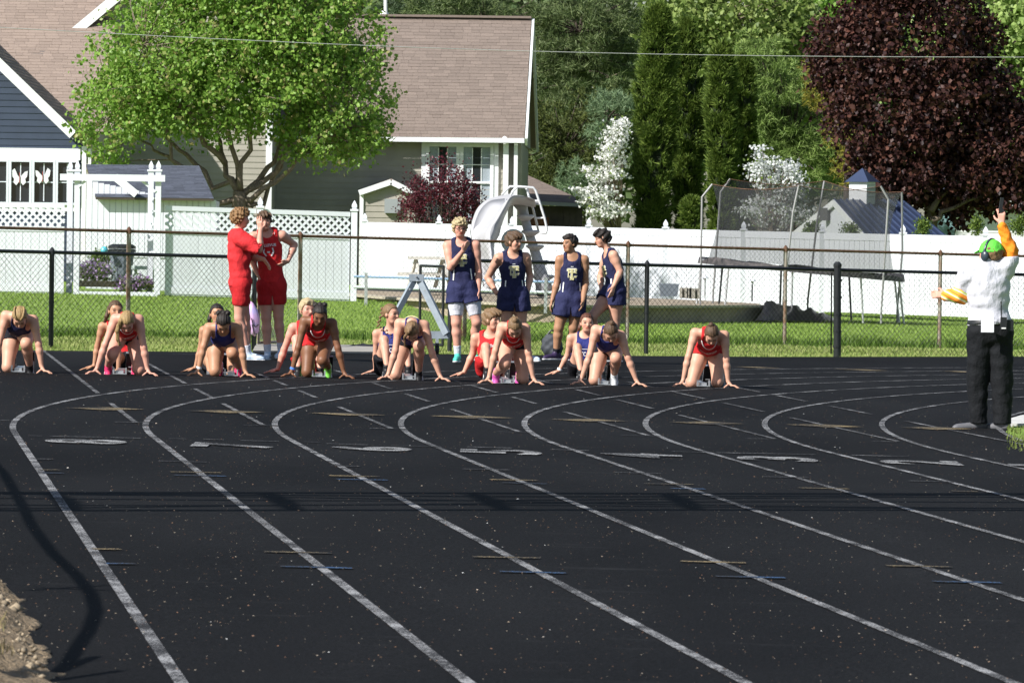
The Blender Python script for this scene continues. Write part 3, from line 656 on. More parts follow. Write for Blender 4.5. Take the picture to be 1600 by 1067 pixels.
for zz in (-.05, .05, .15, .25): part(MB().obox(cu+UPZ*(.12+zz)-unit(d2)*.255, unit(d1), unit(d2), UPZ, .19, .006, .018), 'cupola_louvre', M_SOFF, cup)

# ---------------- pale house far right
YR = 160.0
rh = thing('white_house', 'pale white sided house mostly behind the dark purple maple', 'house', (hx(1550, YR), YR, float(gz(hx(1550, YR), YR))))
M_WSID = mat('white_siding', (.7, .71, .7), .6, var=.04, scale=4, objvar=.04)
siding(rh, (hx(1492, YR), YR), (hx(1680, YR), YR), -1.2, lambda t: hz(318, YR, 1550), M_WSID, course=.14)
shingle_roof(rh, (hx(1440, YR-.5), YR-.5, hz(312, YR, 1550)), (hx(1700, YR-.5), YR-.5, hz(314, YR, 1550)), (hx(1690, YR+4), YR+4, hz(255, YR, 1550)), (hx(1460, YR+4), YR+4, hz(252, YR, 1550)), M_SHINGB, seed=21)
part(MB().beam((hx(1440, YR-.55), YR-.55, hz(316, YR, 1500)), (hx(1700, YR-.55), YR-.55, hz(318, YR, 1500)), .12, .14), 'gutter', M_TRIM, rh)
siding(rh, (hx(1450, YR+1.6), YR+1.6), (hx(1492, YR+1.6), YR+1.6), -1.2, lambda t: hz(322, YR, 1550), mat('teal_siding', (.2, .33, .34), .6), course=.14)

# ================================================================== FENCES
# ---- white privacy fence on the right
def vinyl_top(px): return 346.5+(px-570)/850*19.5
posts_px = [570, 686, 800, 920, 1040, 1162, 1285, 1411, 1540, 1672, 1806, 1942]
def fy(px): return 133.5-(px-570)/970*13.0
vf = thing('privacy_fence', 'long white vinyl privacy fence across the back yard on the right', 'fence', gp(1000, fy(1000)))
def post_me(h, w=.065):
    mb = MB().box((-w, -w, 0), (w, w, h)); mb.obox((0, 0, h+.02), (1, 0, 0), (0, 1, 0), UPZ, w+.02, w+.02, .02)
    mb.obox((0, 0, h+.06), (1, 0, 0), (0, 1, 0), UPZ, w*.7, w*.7, .025); b = w+.005
    mb.obox((0, 0, h+.10), (1, 0, 0), (0, 1, 0), UPZ, w*.85, w*.85, .03); mb.obox((0, 0, h+.165), (1, 0, 0), (0, 1, 0), UPZ, w*.85, w*.85, .045, taper=.1)
    return mb
pm = post_me(1.86).mesh('post', M_VINYL)
rl = np.array(vf.location)
pk = MB().box((-.0725, -.012, 0), (.0725, .012, 1.62)).mesh('picket', M_VINYL)
for i, px in enumerate(posts_px):
    Y = fy(px); top = at(px, vinyl_top(px), Y); b = np.array([top[0], Y, top[2]-1.86]); link('post', pm, vf, b-rl)
    if i < len(posts_px)-1:
        q = posts_px[i+1]; t2 = at(q, vinyl_top(q), fy(q)); d = t2-top; L = np.linalg.norm(d); du = d/L
        part(MB().beam(top+du*.067+UPZ*(-.09), t2-du*.067+UPZ*(-.09), .05, .16), 'top_rail', M_VINYL, vf)
        part(MB().beam(top+du*.067+UPZ*(-1.74), t2-du*.067+UPZ*(-1.74), .05, .16), 'bottom_rail', M_VINYL, vf)
        nb = int((L-.14)/.15)
        for k in range(nb):
            c = top+du*(.07+(k+.5)*(L-.14)/nb)+UPZ*(-1.79); o = link('picket', pk, vf, c-rl); o.rotation_euler = (0, 0, math.atan2(du[1], du[0]))
# ---- white lattice-topped fence on the left
def lattice_fence(label, pxs, Yf, basey, topy, seed):
    t = thing('lattice_fence', label, 'fence', at(pxs[0], basey(pxs[0]), Yf(pxs[0]))); rl = np.array(t.location)
    for i, px in enumerate(pxs):
        B = at(px, basey(px), Yf(px)); T = at(px, topy(px), Yf(px)); h = T[2]-B[2]
        if px > 260 or px < 0: link('post', post_me(h+.02, .06).mesh('post', M_VINYL), t, B-rl)
        if i == len(pxs)-1: break
        q = pxs[i+1]; B2 = at(q, basey(q), Yf(q)); T2 = at(q, topy(q), Yf(q)); e = unit(T2-T)
        T_, T2_ = T+e*.062, T2-e*.062
        part(MB().beam(T_-UPZ*.045, T2_-UPZ*.045, .05, .09), 'top_rail', M_VINYL, t)
        part(MB().beam(T_-UPZ*.5, T2_-UPZ*.5, .05, .1), 'middle_rail', M_VINYL, t)
        part(MB().beam(T_-UPZ*(h-.1), T2_-UPZ*(h-.1), .05, .14), 'bottom_rail', M_VINYL, t)
        L = np.linalg.norm(T2_-T_); nb = int(L/.152)
        bm_ = MB().box((-L/nb/2+.003, -.011, 0), (L/nb/2-.003, .011, h-.55)).mesh('picket', M_VINYL)
        for k in range(nb): link('picket', bm_, t, T_+e*(k+.5)*L/nb-UPZ*h-rl).rotation_euler = (0, 0, math.atan2(e[1], e[0]))
        # lattice: two layers of slanted slats clipped to the opening
        zb_, zt_ = -.45, -.09; H = zt_-zb_; s = -H
        for lay in (0, 1):
            s = -H
            while s < L:
                a, b = s, s+H; za, zb2 = 0, H
                if a < 0: za = -a; a = 0
                if b > L: zb2 = H-(b-L); b = L
                if b-a > .03:
                    p0 = T_+e*(a if lay == 0 else L-a)+UPZ*(zb_+za); p1 = T_+e*(b if lay == 0 else L-b)+UPZ*(zb_+zb2)
                    off = np.array([0, -.008 if lay else .008, 0])
                    part(MB().beam(p0+off, p1+off, .012, .044, up=np.cross(unit(p1-p0), (0, 1, 0))), 'lattice_slat', M_VINYL, t)
                s += .145
    return t
lattice_fence('white lattice topped fence panel left of the garden arbor', [-380, -220, -60, 106], lambda p: 106.0, lambda p: 457.5+p*.012, lambda p: 317.0+p*.012, 1)
lattice_fence('white lattice topped fence running right from the garden arbor', [254, 405, 552], lambda p: 106.1+(p-254)*.0025, lambda p: 461+(p-254)*.032, lambda p: 321.5+(p-254)*.034, 2)
# ---- arbor
arb = thing('garden_arbor', 'white garden arbor with pointed posts framing the shed', 'arbor', at(178, 461, 106.2)); rl = np.array(arb.location)
for px, Y in ((108, 107.0), (119, 106.0), (234, 107.0), (245.5, 106.0)):
    B = at(px, 460.5, 106.0); B = np.array([at(px, 460, Y)[0], Y, B[2]]); T = at(px, 273, Y)
    link('post', post_me(T[2]-B[2]+.06, .055).mesh('post', M_VINYL), arb, B-rl)
part(MB().beam(at(94, 277, 105.9), at(258, 279, 105.9), .05, .13), 'cross_beam', M_VINYL, arb)
part(MB().beam(at(97, 277, 107.08), at(255, 279, 107.08), .05, .13), 'cross_beam', M_VINYL, arb)
for a, b in ((at(122, 292, 105.95), at(133, 283, 105.95)), (at(243, 300, 105.95), at(222, 283, 105.95))): part(MB().beam(a, b, .04, .05), 'brace', M_VINYL, arb)
for zz in (310, 330, 350, 372, 394): part(MB().beam(at(234, zz, 106.9), at(245, zz, 106.0), .03, .03), 'side_slat', M_VINYL, arb)
part(MB().beam(at(118, 459, 106), at(246, 460.5, 106), .1, .1), 'threshold', M_VINYL, arb)
# things seen through the arbor
mb = MB().lathe((0, 0, 0), [(.2, 0), (.24, .55), (.25, .62), (.26, .66)], 14)
b0_ = at(190, 440, 109); t_ = thing('trash_can', 'grey lidded bin standing inside the garden arbor', 'bin', b0_)
link('barrel', mb.mesh('barrel', mat('grey_bin', (.16, .19, .22), .5)), t_); link('lid', MB().lathe((0, 0, .665), [(.28, 0), (.28, .05), (.2, .09)], 14).mesh('lid', M_BLACK), t_)
link('handle', MB().beam((-.3, -.28, .62), (.3, -.28, .62), .04, .05).mesh('handle', M_BLACK), t_)
g_ = at(163, 391, 108.6); t_ = thing('gazing_ball', 'small turquoise glass ball on a stake in the flower bed', 'garden ornament', g_)
mb = MB().lathe((0, 0, 0), [(.075*math.sin(a), -.075*math.cos(a)) for a in np.linspace(.1, 3.04, 9)], 12); mb.smooth = True; link('ball', mb.mesh('ball', mat('turquoise_glass', (.1, .5, .6), .15, spec=.6)), t_)
link('stake', MB().tube([(0, 0, -.08), (0, 0, -.75)], .012, 6).mesh('stake', M_BLACK), t_)
part_ = MB().beam(at(120, 443, 106.9), at(240, 445, 106.9), .16, .12); solo(part_, 'garden_timber', mat('weathered_timber', (.3, .22, .13), .85, var=.2, scale=9), 'low weathered timber edging inside the arbor', 'edging', at(180, 452, 106.9))
part_ = MB().beam(at(120, 413, 110.2), at(150, 413.5, 110.2), .35, .06); part_.beam(at(124, 415, 110.2), at(124, 440, 110.2), .06, .06); part_.beam(at(146, 415, 110.2), at(146, 440, 110.2), .06, .06); solo(part_, 'garden_bench', mat('pale_blue_bench', (.5, .56, .58), .6), 'small pale bench left of the grey bin in the arbor', 'bench', at(135, 440, 110.2))
part_ = MB().beam(at(206, 418, 108.2), at(243, 419, 108.2), .3, .07); part_.beam(at(212, 420, 108.2), at(212, 446, 108.2), .06, .06); part_.beam(at(238, 420, 108.2), at(238, 446, 108.2), .06, .06); solo(part_, 'potting_shelf', mat('pale_green_shelf', (.5, .58, .55), .6), 'pale shelf right of the grey bin in the arbor', 'shelf', at(222, 446, 108.2))

# ---- chain link
def chain_mesh(A, B, h0, h1, pitch=.085, r=.0026):
    """diamond wire between two ground points; h0,h1 heights of the mesh above the ground"""
    A = np.asarray(A, float); B = np.asarray(B, float); d = B-A; L = np.linalg.norm(d[:2]); e = d/L; H = h1-h0; V = []; F = []
    off = np.array([e[1], -e[0], 0.])
    s = -H
    def seg(p, q, o):
        dd = unit(q-p); x = unit(np.cross(dd, (0, 1, 0))); y = np.cross(x, dd); b = len(V)
        for c in (p, q):
            for a in (0, 2.094, 4.189): V.append(c+o+(x*math.cos(a)+y*math.sin(a))*r)
        for k in range(3): F.append((b+k, b+(k+1) % 3, b+3+(k+1) % 3, b+3+k))
    while s < L:
        a, b, za, zb = s, s+H, 0, H
        if a < 0: za = -a; a = 0
        if b > L: zb = H-(b-L); b = L
        if b > a+.01:
            seg(A+e*a+UPZ*(h0+za), A+e*b+UPZ*(h0+zb), off*.003)
            seg(A+e*(L-a)+UPZ*(h0+za), A+e*(L-b)+UPZ*(h0+zb), -off*.003)
        s += pitch
    return np.array(V), np.array(F)
def chain_fence(label, line, posts, height, m_rail, m_post, m_wire, pr, rr, wire_r, top_over, name, cap=True):
    A = np.asarray(line[0]); B = np.asarray(line[-1]); t = thing(name, label, 'fence', (A+B)/2); rl = np.array(t.location)
    for P in posts:
        P = np.asarray(P); mb = MB().tube([P-UPZ*.05, P+UPZ*(height-.02)], pr, 10); o = part(mb, 'post', m_post, t)
        if cap: part(MB().lathe(P+UPZ*(height-.03), [(pr*1.25, 0), (pr*1.25, .05), (pr*.8, .075), (pr*.2, .1)], 10), 'post_cap', m_rail, o)
        part(MB().lathe(P+UPZ*(height*.45), [(pr*1.18, 0), (pr*1.18, .03)], 10), 'tension_band', m_post, o)
    for p, q in zip(line[:-1], line[1:]):
        part(MB().tube([np.asarray(p)+UPZ*height, np.asarray(q)+UPZ*height], rr, 8), 'top_rail', m_rail, t)
        V, F = chain_mesh(p, q, .03, height+top_over, r=wire_r); me = np_mesh('wire_mesh', V-rl, F); me.materials.append(m_wire); stuff(link('wire_mesh', me, t))
    return t
M_WG = mat('galvanised_wire', (.24, .24, .22), .5, metal=.3); M_WB = mat('black_wire', (.012, .013, .014), .5)
def bl(px, dy=0.0):      # black fence line on the ground
    Y = 71.6+(px-80)/1228*7.9+dy; return gp(px, Y)
BH = 1.235
chain_fence('black chain link fence left of the open gate', [bl(-400), bl(80), bl(397)], [bl(-400), bl(-160), bl(80), bl(397)], BH, M_BLACK, M_BLACK, M_WB, .034, .024, .0027, .02, 'chain_link_fence')
chain_fence('black chain link fence right of the open gate', [bl(703), bl(1010), bl(1308), bl(1950)], [bl(703), bl(1010), bl(1630), bl(1950)], BH+.03, M_BLACK, M_BLACK, M_WB, .034, .024, .0027, .02, 'chain_link_fence')
P = bl(1309, -.05); t_ = thing('fence_post', 'thick black capped terminal post in the black fence right of the runners', 'post', P)
link('pipe', MB().tube([(0, 0, -.05), (-.015, 0, 1.32)], .055, 12).mesh('pipe', M_BLACK), t_); link('cap', MB().lathe((-.015, 0, 1.31), [(.062, 0), (.062, .04), (.03, .075)], 12).mesh('cap', M_BLACK), t_)
link('tension_bar', MB().tube([(-.09, .02, .03), (-.1, .02, 1.22)], .012, 6).mesh('tension_bar', M_BLACK), t_)
for zz in (.12, .35, .6, .85, 1.1): link('band', MB().lathe((-.005, 0, zz), [(.063, 0), (.063, .03)], 10).mesh('band', M_BLACK), t_)
def rf(px): return gp(px, 79.6+(px-200)/1025*8.0)
RH = 1.53
rp = [-330, -60, 200, 468, 726, 980, 1226, 1468, 1712, 1950]
chain_fence('rusty galvanised chain link fence with brown top rail behind the black fence', [rf(p) for p in rp], [rf(p) for p in rp], RH, M_RUST, M_GALV, M_WG, .034, .022, .0019, .045, 'chain_link_fence')
# ---- the two open gate leaves
def gate(label, hinge, far, m, h=1.17):
    t = thing('gate_leaf', label, 'gate', hinge); rl = np.array(t.location); a, b = np.asarray(hinge), np.asarray(far)
    for p in (a, b): part(MB().tube([p+UPZ*.06, p+UPZ*h], .02, 8), 'stile', m, t)
    for z in (.07, h): part(MB().tube([a+UPZ*z, b+UPZ*z], .02, 8), 'frame_bar', m, t)
    V, F = chain_mesh(a, b, .07, h, r=.0026); me = np_mesh('wire_mesh', V-rl, F); me.materials.append(M_WB if m is M_BLACK else M_WG); stuff(link('wire_mesh', me, t)); return t
h0 = bl(404, .05); gate('narrow grey gate leaf swung open behind the red athletes', h0, gp(437, h0[1]+1.1), M_GALV)
h0 = bl(656, .9); gate('black framed gate leaf standing open behind the grey cart', h0, bl(692, .1), M_BLACK)

# ================================================================== BACK YARD
# ---- raised pool surround: a low wall of curved outline with a sandy top
YP = 104.0
top = []; M_CONC = mat('tan_concrete', (.33, .27, .2), .9, var=.15, scale=3, bump=.3, bscale=40)
outl = [(540, 112.5), (600, 108.5), (690, 105.5), (790, 104), (880, 103.6), (950, 104.6), (1030, 106.6), (1110, 109.2), (1195, 112.6)]
far_ = [(1185, 119), (1100, 122), (900, 125), (700, 128), (560, 130)]
def pw(px, Y, z): p = gp(px, Y); return np.array([p[0], p[1], -TILT*p[0]+z])
ring = [pw(px, Y, .0) for px, Y in outl+far_]
mb = MB().prism([p-UPZ*.3 for p in ring], UPZ*.58); pat = struct('pool_patio', mb.mesh('pool_patio', M_CONC))
cop = MB()
for (a, Ya), (b, Yb) in zip(outl[:-1], outl[1:]): cop.beam(pw(a, Ya-.02, .305), pw(b, Yb-.02, .305), .3, .05)
part(cop, 'coping', mat('pale_coping', (.42, .37, .29), .85, var=.15, scale=5), pat)
# ---- pool cover roller
r0_, r1_ = at(553, 432, 103.2), at(872, 441, 103.2)
t_ = thing('pool_cover_roller', 'long blue and white pool cover roller along the patio', 'roller', (np.array(r0_)+np.array(r1_))/2)
part(MB().tube([r0_, r1_], .024, 10), 'tube', mat('blue_grey_tube', (.3, .42, .6), .5), t_)
part(MB().tube([r0_-UPZ*.2, r1_-UPZ*.2], .028, 10), 'lower_tube', mat('pale_blue_tube', (.68, .73, .78), .5), t_)
for f in (.06, .5, .94):
    p = r0_+(r1_-r0_)*f; part(MB().box(p-np.array([.03, .03, .6]), p+np.array([.03, .03, .08])), 'stand', M_STEEL, t_)
# ---- picnic table
Yt = 117.0; pz = lambda px, py: at(px, py, Yt)
t_ = thing('picnic_table', 'weathered white picnic table in front of the white privacy fence', 'table', pz(658, 452))
M_WW = mat('weathered_white_wood', (.52, .5, .45), .8, var=.2, scale=10)
for k in range(5): part(MB().box(pz(638, 403)+np.array([0, -.4+k*.19, -.03]), pz(702, 403)+np.array([0, -.24+k*.19, .02])), 'top_board', M_WW, t_)
for dy in (-.75, .75): part(MB().box(pz(622, 428)+np.array([0, dy-.12, -.03]), pz(696, 428)+np.array([0, dy+.12, .02])), 'bench_board', M_WW, t_)
for px in (650, 692):
    c = pz(px, 403)
    for s in (-1, 1): part(MB().beam(c+np.array([0, s*.2, -.03]), c+np.array([s*-.18, s*.7, -.66]), .05, .1), 'leg', M_WW, t_)
    part(MB().beam(c+np.array([0, -.8, -.35]), c+np.array([0, .8, -.35]), .05, .08), 'bench_bearer', M_WW, t_)
# ---- pool slide
M_SL = mat('grey_slide_plastic', (.43, .43, .45), .45, var=.05, scale=3)
sl = thing('pool_slide', 'large grey moulded pool slide with stairs in front of the white fence', 'slide', pw(800, 117, .3))
ST = [((800, 302.5), (816, 309), (833, 312.5), (836.5, 324)), ((781, 306), (796, 319), (813, 307), (813, 319)), ((762, 311.5), (778, 331), (796, 308.5), (801, 318)), ((748, 324), (764, 343), (786, 324), (790, 336)), ((740.5, 341), (752, 358), (775, 343), (783.5, 354)),
      ((737, 359), (745, 371), (765, 359), (780, 368)), ((740, 378), (749, 388), (763, 377), (772, 384)), ((748, 402), (757, 408), (766, 401), (773.5, 409)), ((757, 446), (763, 450), (768, 447), (774, 453))]
ctl = np.array([[at(*p, Yb_-.16*i) for p, Yb_ in zip(st, (118.5, 118.3, 116.9, 117.2))] for i, st in enumerate(ST)])
def catmull(P, n):
    P = np.concatenate([2*P[:1]-P[1:2], P, 2*P[-1:]-P[-2:-1]]); out = []
    for i in range(1, len(P)-2):
        for t in np.linspace(0, 1, n, endpoint=False): out.append(.5*(2*P[i]+(P[i+1]-P[i-1])*t+(2*P[i-1]-5*P[i]+4*P[i+1]-P[i+2])*t*t+(3*P[i]-P[i-1]-3*P[i+1]+P[i+2])*t**3))
    return np.array(out+[P[-2]])
G = catmull(ctl, 5); V = []; F = []
for L_, B_, R_, U_ in G:
    row = [L_+np.array([-.03, .06, -.02])]
    for t in np.linspace(0, 1, 7): row.append((1-t)**2*L_+2*t*(1-t)*(B_*1.5-(L_+R_)*.25)+t*t*R_)
    row += [R_+np.array([.035, -.02, .02]), (R_*.5+U_*.5)+np.array([.03, -.03, 0]), U_, (U_+L_)/2+np.array([.04, .35, -.12])]; V += row
ns = len(row)
for i in range(len(G)-1):
    for k in range(ns): F.append((i*ns+k, i*ns+(k+1) % ns, (i+1)*ns+(k+1) % ns, (i+1)*ns+k))
mb = MB().add(V, F); mb.smooth = True; part(mb, 'chute', M_SL, sl)
part(MB().obox(at(828, 317, 117.7), (1, 0, 0), (0, 1, 0), UPZ, .2, .4, .04), 'platform', M_SL, sl)
col_pts = [at(813, 317, 117.7), at(817, 328, 117.7), at(822, 350, 117.6), at(830, 375, 117.5), at(838, 400, 117.4), at(844, 425, 117.2), at(852, 458, 117)]
mb = MB().tube(col_pts, [.17, .11, .1, .1, .11, .14, .2], 12); mb.smooth = True; part(mb, 'stair_column', M_SL, sl)
for (px, py, r_) in ((821, 339, .19), (829, 363, .2), (836, 386, .2), (843, 410, .22), (848, 433, .26)):
    mb = MB().lathe(at(px, py, 117.4), [(.08, -.09), (r_*.8, -.03), (r_, .0), (r_, .03), (r_*.75, .05)], 16); mb.smooth = True; part(mb, 'step', M_SL, sl)
M_RAIL = mat('white_handrail', (.62, .63, .65), .4)
for pts, Yr_ in (([(798, 306), (801, 299), (809, 291.6), (833, 293.4), (837, 298), (844, 319), (851, 341), (855, 359), (853, 364.5), (843, 365)], 117.0), ([(784, 305), (790, 298), (797, 291.6), (820, 292.5), (824, 297), (826, 306), (833, 327), (842, 364)], 118.2)):
    mb = MB().tube([at(a, b, Yr_) for a, b in pts], .026, 8); mb.smooth = True; part(mb, 'handrail', M_RAIL, sl)
for a, b in (((835, 314), (844, 314)), ((837, 341), (851, 340.5)), ((822, 292), (826, 306))): part(MB().tube([at(*a, 117.1), at(*b, 117.05)], .02, 8), 'rail_rung', M_RAIL, sl)
# ---- round float leaning on the slide
mb = MB(); c = at(802, 377, 116.9)
mb.tube([c+np.array([  .23*math.cos(a), .03*math.sin(a), .23*math.sin(a)]) for a in np.linspace(0, 6.2832, 25)], .035, 8, cap=False); mb.smooth = True
fl = thing('round_filter_lid', 'round pale disc with grey rim behind the brown haired navy athlete', 'disc', c-UPZ*.3); part(mb, 'rim', mat('grey_green_rim', (.4, .47, .46), .5), fl)
part(MB().tube([c+np.array([0, .03, 0]), c+np.array([0, .06, 0])], .22, 20), 'disc', M_VINYL, fl)
# ---- trampoline
Ym = 115.0
def tm(px, py, Y): return at(px, py, Y)
tr_ = thing('trampoline', 'trampoline with sagging dark safety net and bent poles', 'trampoline', gp(1250, Ym))
cxm, rxm, rym = 1252, 156/ppm(Ym), 2.05
cc = at(cxm, 421, Ym); slope_z = (437-413)/ (1405-1098)   # mat drops to the right
def rim(a, dz=0.0, k=1.0): return cc+np.array([rxm*k*math.cos(a), rym*k*math.sin(a), -slope_z*rxm*k*math.cos(a)+dz])
ang = np.linspace(0, 2*math.pi, 49)
part(MB().tube([rim(a) for a in ang], .028, 8, cap=False), 'frame_ring', M_STEEL, tr_)
mb = MB(); o = len(mb.v); mb.v.append(tuple(cc+UPZ*.0)); mb.v += [tuple(rim(a, .03+.035*math.sin(a*7)+.02*math.sin(a*13), .97)) for a in ang[:-1]]; mb.f += [(0, 1+i, 1+(i+1) % 48) for i in range(48)]
part(mb, 'jumping_mat', mat('black_mat', (.014, .014, .018), .6), tr_)
mb = MB()
for i in range(48):
    a0, a1 = ang[i], ang[i+1]; w0, w1 = .05+.03*math.sin(a0*9)+.03*math.sin(a0*5+1), .05+.03*math.sin(a1*9)+.03*math.sin(a1*5+1)
    mb.add([rim(a0, w0, 1.03), rim(a1, w1, 1.03), rim(a1, w1-.01, .86), rim(a0, w0-.01, .86), rim(a0, -.07, 1.04), rim(a1, -.07, 1.04)], [(0, 1, 2, 3), (4, 5, 1, 0)])
part(mb, 'edge_padding', mat('torn_grey_padding', (.02, .02, .024), .7, scale=9, col2=(.1, .088, .09)), tr_)
ptop = []
for (px0, py0, px1, py1, px2, py2, dY) in ((1094, 470, 1097, 308, 1113, 288, -.9), (1114, 462, 1126, 300, 1141, 280, 1.6), (1222, 488, 1239, 332, 1248, 290, -2.0), (1262, 470, 1277, 345, 1288, 283, 2.0), (1377, 485, 1388, 312, 1376, 291, -1.5), (1402, 483, 1410, 392, 1409, 300, .9)):
    Y = Ym+dY; a, b, c_ = at(px0, py0, Y), at(px1, py1, Y), at(px2, py2, Y); g0_ = np.array([a[0], a[1], float(gz(a[0], a[1]))])
    part(MB().tube([g0_, a, b, b+(c_-b)*.3, c_], .022, 8), 'net_pole', mat('dull_steel_pole', (.3, .3, .3), .55, metal=.3), tr_); ptop.append(c_)
for a in np.linspace(.3, 6.0, 9):
    p = rim(a); q = np.array([p[0]+.12*math.cos(a), p[1], float(gz(p[0], p[1]))]); part(MB().tube([p, q], .022, 8), 'leg', M_STEEL if math.sin(a) < .3 else M_BLACK, tr_)
# safety net: sheer dark cloth hung between the pole tops and the rim
order = [0, 2, 4, 5, 3, 1]; tops = [ptop[i] for i in order]; nseg = 10; V = []; F = []; rim_a = []
for t in tops: rim_a.append(math.atan2((t[1]-cc[1])/rym, (t[0]-cc[0])/rxm))
rows_ = 9; colsn = len(tops)*nseg
for i in range(len(tops)):
    A_, B_ = tops[i], tops[(i+1) % len(tops)]; a0, a1 = rim_a[i], rim_a[(i+1) % len(tops)]
    while a1 < a0: a1 += 2*math.pi
    for k in range(nseg):
        t = k/nseg; T = A_+(B_-A_)*t-UPZ*.16*math.sin(t*math.pi)*.6; Bt = rim(a0+(a1-a0)*t, .06, .93)
        for r in range(rows_): 
            s = r/(rows_-1); V.append(T+(Bt-T)*s-np.array([(T[0]-cc[0])*.05*math.sin(s*math.pi), 0, 0])+np.array([0, .03*math.sin(k*2.1+r), 0]))
for i in range(colsn):
    for r in range(rows_-1): a = i*rows_+r; b = ((i+1) % colsn)*rows_+r; F.append((a, b, b+1, a+1))
def net_material():
    m = bpy.data.materials.new('sheer_black_net'); m.use_nodes = True; n = m.node_tree.nodes; l = m.node_tree.links
    b = n['Principled BSDF']; b.inputs['Base Color'].default_value = (.025, .027, .03, 1); b.inputs['Roughness'].default_value = .7; b.inputs['Alpha'].default_value = .42
    return m
mb = MB().add(V, F); mb.smooth = True; part(mb, 'safety_net', net_material(), tr_)
tl = [tops[i]+(tops[(i+1) % 6]-tops[i])*t-UPZ*.1*math.sin(t*math.pi) for i in range(6) for t in np.linspace(0, .9, 8)]; part(MB().tube(tl+[tl[0]], .008, 6), 'net_cord', M_RUST, tr_)
# ---- odds and ends on the patio
b_ = at(1045, 463, 112); mb = MB().obox((0, 0, .13), (1, 0, 0), (0, 1, 0), UPZ, .17, .2, .13, taper=1.2); t_ = tag(link('storage_tub', mb.mesh('storage_tub', mat('grey_tub', (.17, .2, .24), .5)), None, b_), 'grey plastic tub on the patio near the cinder blocks', 'tub')
for k, (px, py) in enumerate(((1071, 466), (1084, 467))):
    b_ = at(px, py, 108); mb = MB()
    for dx in (-.085, 0, .085): mb.box((dx-.02, -.1, 0), (dx+.02, .1, .2))
    for dy in (-.09, .09): mb.box((-.065, dy-.015, .0 if dy > 0 else .0), (.065, dy+.015, .2)) if dy > 0 else mb.box((-.065, -.1, 0), (-.02, -.085, .2)) if k else None
    t_ = tag(link('cinder_block', mb.mesh('cinder_block', mat('cinder_grey', (.34, .31, .27), .95, var=.2, scale=20, bump=.5, bscale=80)), None, b_), 'left cinder block with open cores on the patio edge' if k == 0 else 'right cinder block on the patio edge', 'cinder block')
    t_.scale = (1.1, 1, 1.05)
for k, (px, py) in enumerate(((1175, 467), (1101, 462))):
    b_ = at(px, py, 110); t_ = thing('solar_light', 'small white solar path light below the trampoline' if k == 0 else 'small solar path light beside the cinder blocks', 'garden light', b_)
    link('stake', MB().tube([(0, 0, -.05), (0, 0, .3)], .018, 6).mesh('stake', M_BLACK if k == 0 else M_STEEL), t_); link('shade', MB().lathe((0, 0, .3), [(.03, 0), (.03, .05), (.085, .06), (.03, .1)], 10).mesh('shade', M_VINYL), t_)
V, F = grid_sheet(np.linspace(0, 1, 40), np.linspace(0, 1, 12), lambda X, Y: X*0)
P = []
for u_, v_, _ in V:
    px = 1182+u_*122; Y = 110.4+v_*2.6+u_*3.2; b_ = gp(px, Y); h = (.42-.22*u_)*math.sin(math.pi*min(1, v_*1.15+.0))*min(1, (u_*9))*min(1, (1-u_)*7)*(.75+.5*mnoise.noise(Vector((u_*7, v_*3, 1))))
    P.append(b_+np.array([0, 0, max(0.0, h)+.1*mnoise.noise(Vector((u_*14, v_*6, 3)))*.4+.03]))
me = np_mesh('black_tarp', np.array(P)-np.array(P[0]), F, False); me.materials.append(mat('black_plastic_tarp', (.012, .012, .014), .35, spec=.4)); tag(link('black_tarp', me, None, P[0]), 'crumpled black tarp heaped on the lawn below the trampoline', 'tarp')
# ================================================================== TREES AND SHRUBS
BARK = mat('grey_brown_bark', (.2, .16, .12), .95, var=.3, scale=9, stretch=(4, 4, 1), bump=.8, bscale=30)
BARKD = mat('dark_bark', (.08, .062, .05), .95, var=.3, scale=9, bump=.6, bscale=30)
def crown_points(blobs, n_cl, per, sig, Y, g, shell=.55, flat=1.0):
    """clump centres in a union of ellipsoids (px,py,rx,ry,rdepth[m],dY), then leaf positions around them"""
    vol = np.array([b[2]*b[3] for b in blobs], float); pick = g.choice(len(blobs), n_cl, p=vol/vol.sum())
    C = np.zeros((n_cl, 3)); Dn = np.zeros((n_cl, 3))
    for i, b in enumerate(blobs):
        m = pick == i; k = m.sum(); YY = Y+b[5]; c = at(b[0], b[1], YY); s = 1/ppm(YY)
        d = g.normal(size=(k, 3)); d /= np.linalg.norm(d, axis=1)[:, None]; r = (shell+(1-shell)*g.random(k))**.6
        C[m] = c+d*r[:, None]*np.array([b[2]*s, b[4], b[3]*s]); Dn[m] = d
    idx = np.repeat(np.arange(n_cl), per); P = C[idx]+g.normal(size=(len(idx), 3))*np.array([sig, sig, sig*flat])
    return P, Dn[idx], C
def leaves_mesh(name, P, Dn, size, asp, g, m, droop=.5, out=.5, fold=.25):
    n = len(P); d = g.normal(size=(n, 3))+Dn*out; d[:, 2] -= droop; d /= np.linalg.norm(d, axis=1)[:, None]
    w = np.cross(d, g.normal(size=(n, 3))+Dn*.6); w /= np.maximum(1e-6, np.linalg.norm(w, axis=1))[:, None]; nn = np.cross(d, w)
    L = size*g.uniform(.6, 1.25, n)[:, None]; W = L*asp
    V = np.stack([P, P+d*L*.45+w*W*.5+nn*L*fold*.4, P+d*L, P+d*L*.45-w*W*.5+nn*L*fold*.4], 1).reshape(-1, 3)
    b = np.arange(n)[:, None]*4; F = np.concatenate([b+np.array([[0, 1, 2]]), b+np.array([[0, 2, 3]])])
    me = np_mesh(name, V, F); me.materials.append(m); return me
